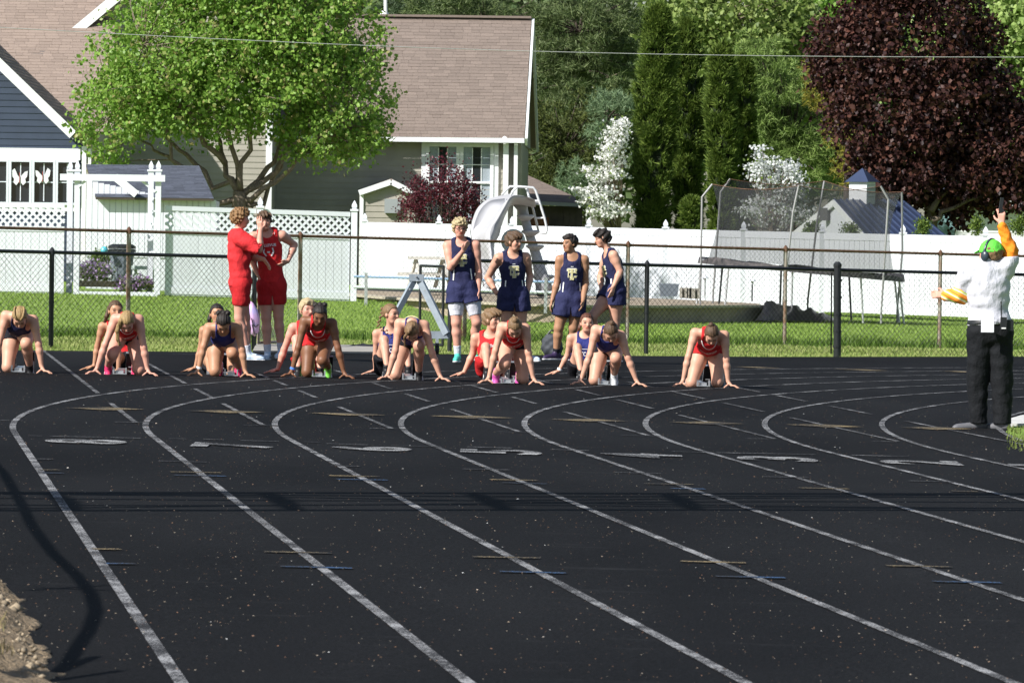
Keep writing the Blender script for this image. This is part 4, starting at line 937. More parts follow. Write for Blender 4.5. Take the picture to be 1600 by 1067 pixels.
def tufts_mesh(name, P, Dn, L, wid, k, g, m, up=.25, spread=.8):
    n = len(P); PP = np.repeat(P, k, 0); D = np.repeat(Dn, k, 0)+g.normal(size=(n*k, 3))*spread; D[:, 2] += up; D /= np.linalg.norm(D, axis=1)[:, None]
    w = np.cross(D, g.normal(size=(n*k, 3))); w /= np.linalg.norm(w, axis=1)[:, None]; LL = L*g.uniform(.6, 1.2, n*k)[:, None]
    V = np.stack([PP-w*wid, PP+w*wid, PP+D*LL], 1).reshape(-1, 3); me = np_mesh(name, V, np.arange(len(V)).reshape(-1, 3)); me.materials.append(m); return me
def tree_root(name, label, cat, px, Y, group=None):
    return thing(name, label, cat, gp(px, Y), group)
def hang(root, me, name):
    me.transform(Matrix.Translation(-Vector(root_loc(root)))); o = link(name, me, root); return o
def limb(mb, pts, r0, r1, n=7, jit=.05, g=None):
    P = [np.asarray(p, float) for p in pts]; Q = []
    for a, b in zip(P[:-1], P[1:]):
        for t in (0, .34, .67): Q.append(a+(b-a)*t+(g.normal(size=3)*jit*(t > 0) if g is not None else 0))
    Q.append(P[-1]); mb.tube(Q, list(np.linspace(r0, r1, len(Q))), n); return Q

# ---- the big maple in front of the house
g = np.random.default_rng(21); YM = 121.0
mp = tree_root('maple_tree', 'broad bright green maple in front of the tan house', 'tree', 372, YM)
blobs = [(360, 30, 180, 110, 2.6, 0), (470, 60, 140, 120, 2.4, 0), (255, 100, 122, 105, 2.4, 0), (380, 120, 205, 95, 2.6, 0), (185, 175, 78, 62, 1.6, -.5), (540, 150, 82, 95, 1.8, 0), (515, 215, 80, 45, 1.4, -.4), (300, 165, 140, 55, 1.8, -.5), (160, 240, 48, 28, .9, -.6), (565, 215, 40, 40, 1, -.3), (370, -60, 170, 90, 2.4, 0)]
P, Dn, Cl = crown_points(blobs, 1800, 33, .14, YM, g, .35, .9)
M_MAP = leaf_mat('maple_leaves', [(.11, .21, .03), (.165, .3, .045), (.22, .385, .06), (.29, .45, .085), (.25, .4, .07), (.34, .3, .12)], .45, .42, .4)
mb = MB(); top_ = at(374, 300, YM); base_ = np.array(mp.location)
limb(mb, [base_-UPZ*.1, at(372, 345, YM), top_], .21, .15, 10, .02, g)
lims = [[(374, 300), (352, 255), (335, 200), (325, 120), (300, 40)], [(374, 305), (320, 268), (280, 235), (230, 190), (170, 150)], [(376, 300), (392, 235), (398, 160), (402, 60)], [(380, 305), (418, 262), (450, 205), (500, 140), (545, 90)], [(376, 310), (430, 285), (480, 238), (540, 195)],
        [(366, 312), (318, 310), (280, 262), (240, 235), (200, 215)], [(370, 295), (362, 230), (365, 150), (360, 40)], [(382, 300), (440, 250), (470, 170), (455, 70)], [(330, 312), (296, 300), (268, 250), (250, 180), (230, 90)], [(384, 318), (412, 320), (440, 262), (462, 230)], [(352, 255), (310, 200), (260, 150), (225, 70)]]
ends = []
for L in lims:
    dY = g.uniform(-1.3, 1.1); k = len(L)
    Q = limb(mb, [at(a, b, YM+dY*i/(k-1)) for i, (a, b) in enumerate(L)], .075 if len(L) > 3 else .05, .016, 7, .08, g); ends += Q[4:]
E_ = np.array(ends)
for c in Cl[::3]:
    j = np.argmin(((E_-c)**2).sum(1)); p = E_[j]
    if np.linalg.norm(p-c) < 2.4: mid = (p+c)/2+g.normal(size=3)*.12; mb.tube([p, mid, c], [.016, .011, .006], 4, False)
mb.smooth = True; part(mb, 'trunk', BARK, mp)
cr_ = hang(mp, leaves_mesh('crown', P, Dn, .105, .85, g, M_MAP, .7, .6, .3), 'crown'); stuff(cr_)

# ---- purple maple
g = np.random.default_rng(22); YQ = 141.0
pu = tree_root('purple_maple_tree', 'dark purple leaved maple towering at the right', 'tree', 1452, YQ)
blobs = [(1300, 60, 28, 22, .6, 0), (1290, 115, 26, 20, .6, 0), (1360, 10, 40, 30, .8, 0), (1520, 60, 40, 40, .9, 0), (1545, 130, 38, 34, .8, 0), (1590, 175, 36, 28, .8, 0), (1350, 165, 30, 26, .7, 0), (1345, 250, 26, 20, .6, 0), (1390, 300, 36, 22, .7, 0), (1440, 318, 30, 18, .6, 0), (1520, 330, 40, 16, .7, 0), (1425, 70, 118, 96, 2.2, 0), (1330, 85, 75, 62, 1.5, 0), (1395, 180, 115, 85, 2.2, 0), (1485, 165, 84, 100, 2.0, 0), (1545, 245, 85, 85, 1.8, 0), (1430, 245, 85, 62, 1.9, -.4), (1485, 280, 95, 38, 1.6, 0), (1580, 300, 60, 40, 1.3, 0), (1425, -30, 110, 70, 1.8, 0), (1600, 230, 60, 70, 1.5, 0)]
P, Dn, Cl = crown_points(blobs, 1450, 32, .18, YQ, g, .45, .9)
M_PUR = leaf_mat('purple_leaves', [(.016, .006, .007), (.03, .012, .012), (.05, .02, .018), (.075, .032, .024), (.125, .05, .034)], .5, .2, .25)
mb = MB(); limb(mb, [np.array(pu.location)-UPZ*.1, at(1455, 330, YQ), at(1445, 230, YQ), at(1430, 80, YQ)], .24, .05, 9, .04, g)
for L in ([(1455, 330), (1500, 270), (1545, 220)], [(1455, 345), (1490, 325), (1560, 300)], [(1450, 300), (1400, 230), (1360, 150), (1330, 80)], [(1447, 240), (1490, 150), (1500, 90)]): limb(mb, [at(a, b, YQ-.6) for a, b in L], .09, .02, 7, .05, g)
mb.smooth = True; part(mb, 'trunk', BARK, pu); stuff(hang(pu, leaves_mesh('crown', P, Dn, .145, .85, g, M_PUR, .6, .6, .3), 'crown'))

# ---- arborvitae columns
M_ARB = leaf_mat('arborvitae_sprays', [(.04, .07, .014), (.09, .145, .026), (.15, .22, .04), (.22, .29, .06)], .6, .25, .2)
M_CORE = mat('inner_evergreen', (.02, .03, .012), .95, var=.4, scale=6, bump=.8, bscale=12)  # near-black green core, added to keep the inside of each column dark
def arborvitae(label, cx, top, wpx, base, Y, n, seed, lean=0, name='arborvitae_tree'):
    g = np.random.default_rng(seed); r = tree_root(name, label, 'tree', cx, Y, None); B = at(cx, base, Y); T = at(cx+lean, top, Y); H = T[2]-B[2]; W = wpx/2/ppm(Y)-.1
    prof = lambda t: W*np.minimum(1, .82+.3*t)*np.where(t < .62, 1.0, np.sqrt(np.maximum(0, 1-((t-.62)/.385)**2))*1.0)
    nc = n//22; tc_, ac_ = g.random(nc)**.9, g.uniform(0, 2*math.pi, nc); bulge = g.uniform(-.07, .10, nc); ci = g.integers(0, nc, n)
    t = np.clip(tc_[ci]+g.normal(0, .013, n), 0, 1.0); a = ac_[ci]+g.normal(0, .22, n)
    lump = .84+.17*np.sin(a*3+t*17)+.12*np.sin(a*5-t*31)+.1*np.sin(a*2+t*53); rr = prof(t)*lump*(.86+.12*g.random(n))+bulge[ci]*g.uniform(.3, 1, n)
    P = np.stack([B[0]+(T[0]-B[0])*t+rr*np.cos(a), Y+rr*np.sin(a), B[2]+H*t], -1); Dn = np.stack([np.cos(a), np.sin(a), np.full(n, .9)], -1)
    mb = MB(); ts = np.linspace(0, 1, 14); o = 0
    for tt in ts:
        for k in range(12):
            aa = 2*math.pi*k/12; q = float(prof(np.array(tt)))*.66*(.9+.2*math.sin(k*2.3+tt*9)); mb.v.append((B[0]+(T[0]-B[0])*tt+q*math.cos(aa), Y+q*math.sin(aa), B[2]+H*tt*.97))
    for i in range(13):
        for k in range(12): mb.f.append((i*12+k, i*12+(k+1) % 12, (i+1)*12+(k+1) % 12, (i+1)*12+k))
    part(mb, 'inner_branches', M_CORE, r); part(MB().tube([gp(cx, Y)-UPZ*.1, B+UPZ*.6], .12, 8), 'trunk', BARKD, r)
    stuff(hang(r, tufts_mesh('crown', P, Dn, .19, .024, 4, g, M_ARB, .35, .7), 'crown'))
arborvitae('tallest arborvitae column, sunlit on its left side', 1018, 12, 74, 372, 147, 9500, 31, 12)
arborvitae('arborvitae column in shade directly right of the tallest one', 1074, 34, 58, 372, 149, 6000, 32)
arborvitae('lower sunlit arborvitae column with brown patches', 1128, 66, 58, 372, 147, 6500, 33)
arborvitae('narrow shaded arborvitae at the right end of the row', 1164, 88, 42, 372, 148.5, 4500, 34)
arborvitae('small bright arborvitae bush at the foot of the row', 1080, 312, 38, 372, 145, 1500, 35, 0, 'arborvitae_shrub')

# ---- pines and other conifers
def pine(label, px, Y, blobs, n_cl, per, seed, cols, L=.2, wid=.011, k=8, name='pine_tree', top=None, sig=.16):
    g = np.random.default_rng(seed); r = tree_root(name, label, 'tree', px, Y); P, Dn, Cl = crown_points(blobs, n_cl, per, sig, Y, g, .3, .5)
    m = leaf_mat(name+'_needles_%d' % seed, cols, .55, .15, .25); mb = MB(); T = at(px, top if top is not None else blobs[0][1], Y)
    limb(mb, [np.array(r.location)-UPZ*.1, T], .2, .05, 8, .05, g)
    for c in Cl[::4]:
        z = min(c[2]+.3, T[2]); t = np.clip((z-r.location[2])/(T[2]-r.location[2]), .1, 1); s = np.array(r.location)+(T-np.array(r.location))*t; mb.tube([s, (s+c)/2+UPZ*.12, c], [.035, .022, .01], 4, False)
    mb.smooth = True; part(mb, 'trunk', BARKD, r); stuff(hang(r, tufts_mesh('crown', P, Dn*.6, L, wid, k, g, m, .25, .8), 'crown'))
PC = [(0.045, 0.072, 0.026), (0.082, 0.118, 0.042), (0.13, 0.172, 0.065), (0.19, 0.232, 0.1)]
pine('tall grey green pine rising behind the house ridge', 760, 172, [(760, 60, 110, 90, 2.5, 0), (700, 20, 100, 60, 2.5, 0), (820, 110, 70, 90, 2, 0), (860, 60, 80, 90, 2.2, 0)], 330, 15, 41, PC, .26, .014)
pine('dense dark pine left of the arborvitae row', 905, 168, [(905, 50, 85, 80, 2.2, 0), (870, 150, 65, 70, 2, 0), (940, 130, 60, 80, 2, 0), (960, 40, 60, 60, 2, 0)], 330, 15, 42, PC, .26, .014)
pine('bushy olive green juniper beside the brown outbuilding', 880, 158, [(850, 240, 45, 85, 1.6, 0), (900, 230, 60, 90, 1.7, 0), (880, 300, 70, 60, 1.6, 0), (945, 200, 40, 60, 1.2, 0)], 300, 16, 43, [(0.046, 0.065, 0.019), (0.085, 0.109, 0.028), (0.132, 0.155, 0.039)], .17, .015, 8, 'juniper_tree')
pine('pale green young pine behind the white dogwood', 950, 156, [(950, 185, 40, 50, 1.1, 0), (905, 290, 35, 40, 1, 0)], 80, 16, 44, [(0.093, 0.155, 0.078), (0.155, 0.232, 0.116), (0.217, 0.295, 0.155)], .2, .011)
pine('soft yellow green white pine between the arborvitae and the purple maple', 1240, 158, [(1255, 215, 100, 60, 2, 0), (1210, 150, 70, 60, 1.8, 0), (1270, 270, 95, 45, 1.8, 0), (1180, 120, 40, 70, 1.4, 0), (1200, 235, 60, 60, 1.6, 0)], 400, 16, 45, [(0.078, 0.132, 0.031), (0.139, 0.217, 0.046), (0.217, 0.310, 0.078), (0.279, 0.372, 0.116)], .24, .012)
pine('golden olive evergreen tucked against the purple maple', 1325, 155, [(1325, 205, 34, 50, 1.0, 0), (1295, 130, 40, 40, 1.1, 0), (1335, 265, 30, 40, 1, 0)], 110, 16, 46, [(0.139, 0.132, 0.019), (0.217, 0.202, 0.031), (0.295, 0.264, 0.046)], .14, .014, 8, 'juniper_tree')
pine('dark spruce behind the ridge of the house', 690, 176, [(660, 10, 60, 40, 1.8, 0), (690, 0, 60, 40, 1.8, 0), (630, 20, 40, 30, 1.5, 0)], 110, 15, 47, [(0.039, 0.062, 0.031), (0.062, 0.096, 0.046), (0.093, 0.132, 0.070)], .24, .015)

# ---- bright deciduous trees far behind
def broadleaf(label, px, Y, blobs, n_cl, per, seed, cols, size=.24, sig=.34, name='deciduous_tree'):
    g = np.random.default_rng(seed); r = tree_root(name, label, 'tree', px, Y); P, Dn, Cl = crown_points(blobs, n_cl, per, sig, Y, g, .2, .9)
    mb = MB(); T = at(px, blobs[0][1], Y); limb(mb, [np.array(r.location)-UPZ*.1, T], .3, .07, 8, .1, g)
    for c in Cl[::7]:
        t = np.clip((c[2]-1-r.location[2])/(T[2]-r.location[2]), .15, 1); s = np.array(r.location)+(T-np.array(r.location))*t; mb.tube([s, (s+c)/2+g.normal(size=3)*.2, c], [.06, .035, .012], 4, False)
    mb.smooth = True; part(mb, 'trunk', BARK, r); stuff(hang(r, leaves_mesh('crown', P, Dn, size, .8, g, leaf_mat('%s_leaves_%d' % (name, seed), cols, .5, .35, .3), .4, .5, .25), 'crown'))
BG = [(.12, .175, .045), (.18, .25, .065), (.24, .31, .085), (.30, .36, .12)]
broadleaf('bright green tree above the arborvitae row', 1130, 190, [(1130, 60, 100, 110, 3, 0), (1220, 80, 90, 100, 3, 0), (1060, 20, 80, 60, 2.5, 0), (1180, 180, 90, 70, 3, 1)], 620, 24, 51, BG)
broadleaf('bright green tree left of the purple maple crown', 1260, 196, [(1260, 60, 90, 110, 3, 0), (1310, 20, 90, 80, 3, 0), (1290, 180, 80, 90, 3, 0)], 460, 24, 52, [(0.109, 0.217, 0.031), (0.171, 0.310, 0.046), (0.248, 0.419, 0.070)])
broadleaf('pale green tree at the far right edge', 1560, 188, [(1570, 90, 85, 110, 3, 0), (1520, 40, 80, 80, 3, 0), (1600, 180, 80, 90, 3, 0), (1630, 40, 70, 90, 3, 0)], 620, 24, 53, [(0.202, 0.295, 0.078), (0.279, 0.388, 0.109), (0.372, 0.465, 0.155)])
broadleaf('hazy tree filling the gap behind the pines', 880, 210, [(880, 60, 140, 130, 3.5, 0), (760, 20, 120, 60, 3, 0), (1000, 120, 110, 130, 3.5, 0), (960, 240, 100, 90, 3, 0), (860, 230, 80, 90, 3, 0)], 600, 22, 54, [(0.078, 0.124, 0.046), (0.124, 0.171, 0.070), (0.171, 0.217, 0.093)], .32, .42)
broadleaf('darker tree deep behind the white pine', 1240, 214, [(1240, 200, 140, 120, 3.5, 0), (1130, 230, 100, 110, 3.5, 0), (1360, 180, 120, 140, 3.5, 0), (1440, 60, 120, 100, 3, 0)], 560, 22, 55, [(0.062, 0.116, 0.031), (0.109, 0.178, 0.046), (0.155, 0.232, 0.070)], .32, .42)
broadleaf('tree behind the white house at the right', 1560, 212, [(1540, 220, 110, 110, 3.5, 0), (1470, 130, 90, 120, 3, 0), (1620, 150, 80, 120, 3, 0)], 400, 22, 56, [(0.139, 0.217, 0.054), (0.202, 0.310, 0.078), (0.279, 0.388, 0.109)], .32, .42)
broadleaf('distant tree behind the house chimney pipe', 640, 215, [(620, 0, 130, 40, 3, 0), (500, -10, 120, 40, 3, 0)], 160, 22, 57, [(0.078, 0.124, 0.046), (0.124, 0.171, 0.070), (0.171, 0.217, 0.093)], .32, .42)

# ---- white dogwoods
def dogwood(label, px, Y, blobs, n_cl, seed, tint):
    g = np.random.default_rng(seed); r = tree_root('dogwood_tree', label, 'tree', px, Y); P, Dn, Cl = crown_points(blobs, n_cl, 16, .11, Y, g, .2, .35)
    mb = MB(); base = np.array(r.location); limb(mb, [base-UPZ*.05, at(blobs[0][0], blobs[0][1], Y)], .08, .02, 7, .05, g)
    for c in Cl[::3]: mb.tube([base+np.array([0, 0, max(.4, (c[2]-base[2])*.6)]), c], [.02, .007], 4, False)
    mb.smooth = True; part(mb, 'trunk', BARK, r)
    stuff(hang(r, leaves_mesh('blossom', P, Dn*.3+np.array([-.3, -.5, .6]), .078, 1.0, g, leaf_mat('dogwood_petals_%d' % seed, tint, .6, .3, .2), -.1, .6, .1), 'blossom'))
    k = g.choice(len(P), len(P)//4); stuff(hang(r, leaves_mesh('leaves', P[k]+g.normal(size=(len(k), 3))*.08, Dn[k], .09, .6, g, M_ARB, .3, .4), 'leaves'))
dogwood('white flowering dogwood left of the tallest arborvitae', 968, 144, [(958, 232, 20, 34, .8, -2), (946, 272, 36, 16, .9, -2), (928, 300, 38, 12, .9, -2), (948, 328, 36, 14, .9, -2), (925, 318, 22, 8, .6, -2), (968, 200, 11, 20, .5, -2)], 210, 61, [(.72, .73, .68), (.82, .82, .78), (.86, .86, .84)])
dogwood('white dogwood partly hidden behind the trampoline net', 1205, 144, [(1205, 266, 45, 20, 1, 0), (1190, 252, 13, 24, .6, 0), (1225, 285, 45, 30, 1, 0), (1215, 330, 60, 30, 1, 0)], 290, 62, [(.62, .64, .65), (.74, .76, .76), (.8, .81, .81)])  # petals a little greyer and bluer, for the shade on this tree
# ---- burgundy shrub by the window, small shrubs, flowers
g = np.random.default_rng(71); r = tree_root('burgundy_shrub', 'burgundy leaved shrub growing in front of the house window', 'shrub', 688, 136.5)
blobs = [(690, 320, 60, 42, .8, 0), (695, 285, 28, 40, .6, 0), (725, 300, 22, 30, .5, 0), (655, 300, 24, 30, .5, 0), (640, 335, 25, 25, .5, 0), (740, 330, 18, 25, .5, 0)]
P, Dn, Cl = crown_points(blobs, 330, 22, .1, 136.5, g, .3, 1.3); mb = MB()
for c in Cl[::4]: mb.tube([np.array(r.location), (np.array(r.location)+c)/2+g.normal(size=3)*.05, c], [.02, .012, .005], 4, False)
part(mb, 'stems', BARKD, r); stuff(hang(r, leaves_mesh('foliage', P, Dn, .075, .6, g, leaf_mat('burgundy_leaves', [(.04, .008, .014), (.08, .014, .026), (.14, .025, .04), (.19, .045, .055)], .5, .3, .35), -.2, .8, .2), 'foliage'))
def small_shrub(label, px, py, w, h, Y, seed, name='conical_shrub', cols=None, petals=None, n=70):
    g = np.random.default_rng(seed); r = tree_root(name, label, 'shrub' if not petals else 'flowers', px, Y); b = at(px, py, Y); r.location = tuple(b)
    P, Dn, Cl = crown_points([(px, py-h*.45, w, h*.5, w/ppm(Y), 0), (px, py-h*.75, w*.5, h*.35, w/ppm(Y)*.5, 0)] if not petals else [(px, py-h*.5, w, h*.5, .35, 0)], n, 20, .06, Y, g, .2, 1)
    mb = MB()
    for c in Cl[::8]: mb.tube([b, c], [.012, .005], 4, False)
    part(mb, 'stems', BARKD, r); stuff(hang(r, leaves_mesh('foliage', P, Dn, .07, .5, g, M_ARB if not cols else leaf_mat('shrub_%d' % seed, cols, .6, .25, .2), -.3, .7, .2), 'foliage'))
    if petals: k = g.choice(len(P), len(P)//2); stuff(hang(r, leaves_mesh('blossom', P[k]+np.array([0, -.04, .03]), Dn[k], .06, .9, g, leaf_mat('petals_%d' % seed, petals, .6, .3, .2), -.2, .7, .1), 'blossom'))
small_shrub('little green shrub left of the blue roof shed eave corner', 1443, 366, 11, 22, 128, 81, n=40)
small_shrub('small green shrub against the pale house behind the fence', 1527, 366, 9, 22, 131, 82, n=36)
small_shrub('green shrub behind the fence right of the starter', 1594, 366, 13, 28, 131, 83, n=40)
small_shrub('low dark shrub below the gable of the blue roof shed', 1270, 366, 9, 14, 129, 84, n=30)
small_shrub('low shrub right of the gable of the blue roof shed', 1328, 366, 12, 12, 129.5, 85, n=30)
small_shrub('mound of mauve flowers left of the grey bin in the arbor', 150, 438, 28, 24, 108.3, 86, 'flower_clump', petals=[(.3, .2, .4), (.42, .3, .5), (.5, .4, .55)], n=70)
small_shrub('row of pink purple flowers right of the grey bin in the arbor', 210, 452, 28, 12, 106.7, 87, 'flower_clump', petals=[(.3, .16, .38), (.45, .28, .5), (.5, .4, .55)], n=50)
small_shrub('leafy green plant behind the gazing ball', 158, 412, 18, 16, 109.2, 88, 'garden_plant', cols=[(.1, .16, .03), (.16, .22, .05)], n=40)
# ---- overhead wire across the yard
w0, w1 = at(-80, 39, 98.0), at(1680, 90, 104.0); pts = [w0+(w1-w0)*t-UPZ*.18*math.sin(math.pi*t) for t in np.linspace(0, 1, 24)]
solo(MB().tube(pts, .0065, 5), 'overhead_wire', mat('pale_cable', (.42, .42, .42), .6), 'thin pale overhead wire strung across the top of the picture', 'wire', np.array(pts[12]))
# ================================================================== PEOPLE
# Bodies are grown as one continuous surface: tapered limbs, torso and head are blended in a distance
# field and skinned by surface nets; clothes are further surfaces of the same field, a little larger.
HV = 0.0085
def nrm(v): return unit(v)
class Field:
    def __init__(s, lo, hi, h=HV):
        s.h = h; s.lo = np.asarray(lo, float)-3*h; s.n = np.ceil((np.asarray(hi)-s.lo)/h).astype(int)+4
        s.F = np.full(s.n, 4*h, np.float32)
        s.ax = [s.lo[i]+np.arange(s.n[i])*h for i in range(3)]
    def sub(s, lo, hi):
        i0 = np.clip(np.floor((lo-s.lo)/s.h).astype(int), 0, s.n-1); i1 = np.clip(np.ceil((hi-s.lo)/s.h).astype(int)+1, 1, s.n)
        sl = tuple(slice(a, b) for a, b in zip(i0, i1))
        if any(b <= a for a, b in zip(i0, i1)): return None, None
        X, Y, Z = np.meshgrid(*[s.ax[k][sl[k]] for k in range(3)], indexing='ij'); return sl, np.stack([X, Y, Z], -1)
    def blend(s, sl, d, k):
        a = s.F[sl]; hh = np.clip(.5+.5*(a-d)/k, 0, 1); s.F[sl] = a+(d-a)*hh-k*hh*(1-hh)
    def prim(s, p, grow=0.0):
        if p[0] == 'c':
            _, a, b, ra, rb, k = p; ra, rb = ra+grow, rb+grow; m = max(ra, rb)+k+2*s.h
            sl, P = s.sub(np.minimum(a, b)-m, np.maximum(a, b)+m)
            if sl is None: return
            ab = b-a; t = np.clip(((P-a)@ab)/max(1e-9, ab@ab), 0, 1); d = np.linalg.norm(P-a-t[..., None]*ab, axis=-1)-(ra+(rb-ra)*t)
        else:
            _, c, R, rad, k = p; rad = np.asarray(rad)+grow; m = rad.max()+k+2*s.h
            sl, P = s.sub(c-m, c+m)
            if sl is None: return
            q = (P-c)@R.T; k0 = np.linalg.norm(q/rad, axis=-1); k1 = np.linalg.norm(q/rad**2, axis=-1); d = k0*(k0-1)/np.maximum(k1, 1e-6)
        s.blend(sl, d.astype(np.float32), k)
    def grid(s):
        X, Y, Z = np.meshgrid(*s.ax, indexing='ij'); return np.stack([X, Y, Z], -1)
    def skin(s):
        F = s.F; S = F < 0; nx, ny, nz = F.shape
        c = [F[i:nx-1+i, j:ny-1+j, k:nz-1+k] for i in (0, 1) for j in (0, 1) for k in (0, 1)]
        cnt = sum((x < 0).astype(np.int8) for x in c); act = (cnt > 0) & (cnt < 8); I = np.argwhere(act)
        if len(I) == 0: return np.zeros((0, 3)), np.zeros((0, 4), int)
        vals = np.stack([x[act] for x in c], 1); off = np.array([(i, j, k) for i in (0, 1) for j in (0, 1) for k in (0, 1)], float)
        acc = np.zeros((len(I), 3)); w = np.zeros(len(I))
        for a, b in ((0, 1), (2, 3), (4, 5), (6, 7), (0, 2), (1, 3), (4, 6), (5, 7), (0, 4), (1, 5), (2, 6), (3, 7)):
            m = (vals[:, a] < 0) != (vals[:, b] < 0); t = vals[m, a]/(vals[m, a]-vals[m, b]); acc[m] += off[a]+(off[b]-off[a])*t[:, None]; w[m] += 1
        V = s.lo+(I+acc/w[:, None])*s.h; idx = np.full(act.shape, -1, np.int64); idx[act] = np.arange(len(I)); Q = []
        for ax in range(3):
            sl0 = [slice(1, n-1) for n in F.shape]; sl0[ax] = slice(0, F.shape[ax]-1); sl1 = list(sl0); sl1[ax] = slice(1, F.shape[ax])
            a, b = S[tuple(sl0)], S[tuple(sl1)]; E = np.argwhere(a != b)
            if len(E) == 0: continue
            base = E+1; base[:, ax] -= 1; flip = a[tuple(E.T)]; u, v = [(1, 2), (2, 0), (0, 1)][ax]
            q = []
            for du, dv in ((0, 0), (-1, 0), (-1, -1), (0, -1)):
                t = base.copy(); t[:, u] += du; t[:, v] += dv; q.append(idx[tuple(t.T)])
            q = np.stack(q, 1); q[~flip] = q[~flip][:, ::-1]; Q.append(q)
        Q = np.concatenate(Q); Q = Q[(Q >= 0).all(1)]; return V, Q[:, ::-1]
def prim_bounds(prims, grow=0.0):
    lo, hi = [], []
    for p in prims:
        if p[0] == 'c': m = max(p[3], p[4])+grow; lo += [p[1]-m, p[2]-m]; hi += [p[1]+m, p[2]+m]
        else: m = np.max(p[3])+grow; lo.append(p[1]-m); hi.append(p[1]+m)
    return np.min(lo, 0), np.max(hi, 0)
def grow_mesh(name, prims, m, root, grow=0.0, cut=None, disp=None, h=HV, colf=None, parent=None):
    lo, hi = prim_bounds(prims, grow); f = Field(lo, hi, h)
    for p in prims: f.prim(p, grow)
    if cut is not None or disp is not None:
        mk = f.F < 3*h; I = np.argwhere(mk); P = f.lo+I*h; val = f.F[mk]
        if disp is not None: val = val+disp(P).astype(np.float32)
        if cut is not None: val = np.maximum(val, cut(P).astype(np.float32))
        f.F[mk] = val
        f.F[0], f.F[-1], f.F[:, 0], f.F[:, -1], f.F[:, :, 0], f.F[:, :, -1] = (1,)*6
    V, Q = f.skin()
    if len(V) == 0: return None
    rl = root_loc(root); me = np_mesh(name, V-rl, Q, True)
    if colf is not None:
        at_ = me.color_attributes.new('tint', 'FLOAT_COLOR', 'POINT'); c = np.ones((len(V), 4), np.float32); c[:, :3] = colf(V); at_.data.foreach_set('color', c.ravel())
    me.materials.append(m); o = link(name, me, parent or root); o['_v'] = 0; del o['_v']; return o

def skin_material():
    m = bpy.data.materials.new('skin'); m.use_nodes = True; n = m.node_tree.nodes; l = m.node_tree.links; b = n['Principled BSDF']
    a = n.new('ShaderNodeAttribute'); a.attribute_name = 'tint'; tx = n.new('ShaderNodeTexNoise'); tx.inputs['Scale'].default_value = 18; tx.inputs['Detail'].default_value = 4
    tc = n.new('ShaderNodeTexCoord'); l.new(tc.outputs['Object'], tx.inputs[0]); mr = n.new('ShaderNodeMapRange'); mr.inputs[3].default_value = .86; mr.inputs[4].default_value = 1.12; l.new(tx.outputs['Fac'], mr.inputs[0])
    mx = n.new('ShaderNodeMix'); mx.data_type = 'RGBA'; mx.blend_type = 'MULTIPLY'; mx.inputs[0].default_value = 1; l.new(a.outputs['Color'], mx.inputs[6]); l.new(mr.outputs[0], mx.inputs[7])
    l.new(mx.outputs[2], b.inputs['Base Color']); b.inputs['Roughness'].default_value = .5; b.inputs['Specular IOR Level'].default_value = .35
    b.inputs['Subsurface Weight'].default_value = .0
    return m
M_SKIN = skin_material()
SK = dict(fair=(.60, .325, .225), pink=(.63, .32, .235), tan=(.47, .245, .145), brown=(.2, .088, .045), olive=(.38, .2, .115))
def cloth(name, col, var=.12): return mat(name, col, .8, var=var, scale=14, bump=.8, bscale=9, spec=.2, dist=.05, stretch=(1, 1, .7), detail=3)
C_RED = cloth('red_jersey', (.56, .022, .025)); C_NAVY = cloth('navy_jersey', (.018, .02, .062)); C_BLUE = cloth('royal_blue_jersey', (.024, .03, .15)); C_BLACK = cloth('black_shorts', (.012, .012, .016))
C_NSH = cloth('navy_shorts', (.024, .027, .08)); C_RSH = cloth('red_shorts', (.46, .018, .022)); C_WHITE = cloth('white_cloth', (.58, .58, .63), .05); C_REDT = cloth('red_tee', (.58, .03, .035)); C_PANT = cloth('charcoal_trousers', (.0085, .0095, .0115)); C_ORANGE = cloth('orange_sleeve', (.85, .25, .02))
def hair_mat(name, c1, c2): return mat(name, c1, .55, scale=38, col2=c2, stretch=(3, 3, .5), bump=.6, bscale=70, spec=.35, dist=.008)
HAIR = dict(blond=hair_mat('blond_hair', (.42, .29, .13), (.2, .12, .05)), pale=hair_mat('pale_blond_hair', (.52, .42, .25), (.34, .26, .14)), brown=hair_mat('brown_hair', (.13, .075, .04), (.05, .028, .016)), dark=hair_mat('dark_hair', (.013, .010, .009), (.028, .02, .016)),
  ginger=hair_mat('curly_sandy_hair', (.3, .17, .075), (.16, .085, .035)), light=hair_mat('light_brown_hair', (.26, .16, .08), (.12, .07, .035)), red=hair_mat('auburn_hair', (.15, .055, .03), (.06, .025, .015)))
def EL(c, S, F, U, r, k): return ('e', np.asarray(c, float), np.array([S, F, U]), r, k)
def CO(a, b, ra, rb, k=.02): return ('c', np.asarray(a, float), np.asarray(b, float), ra, rb, k)

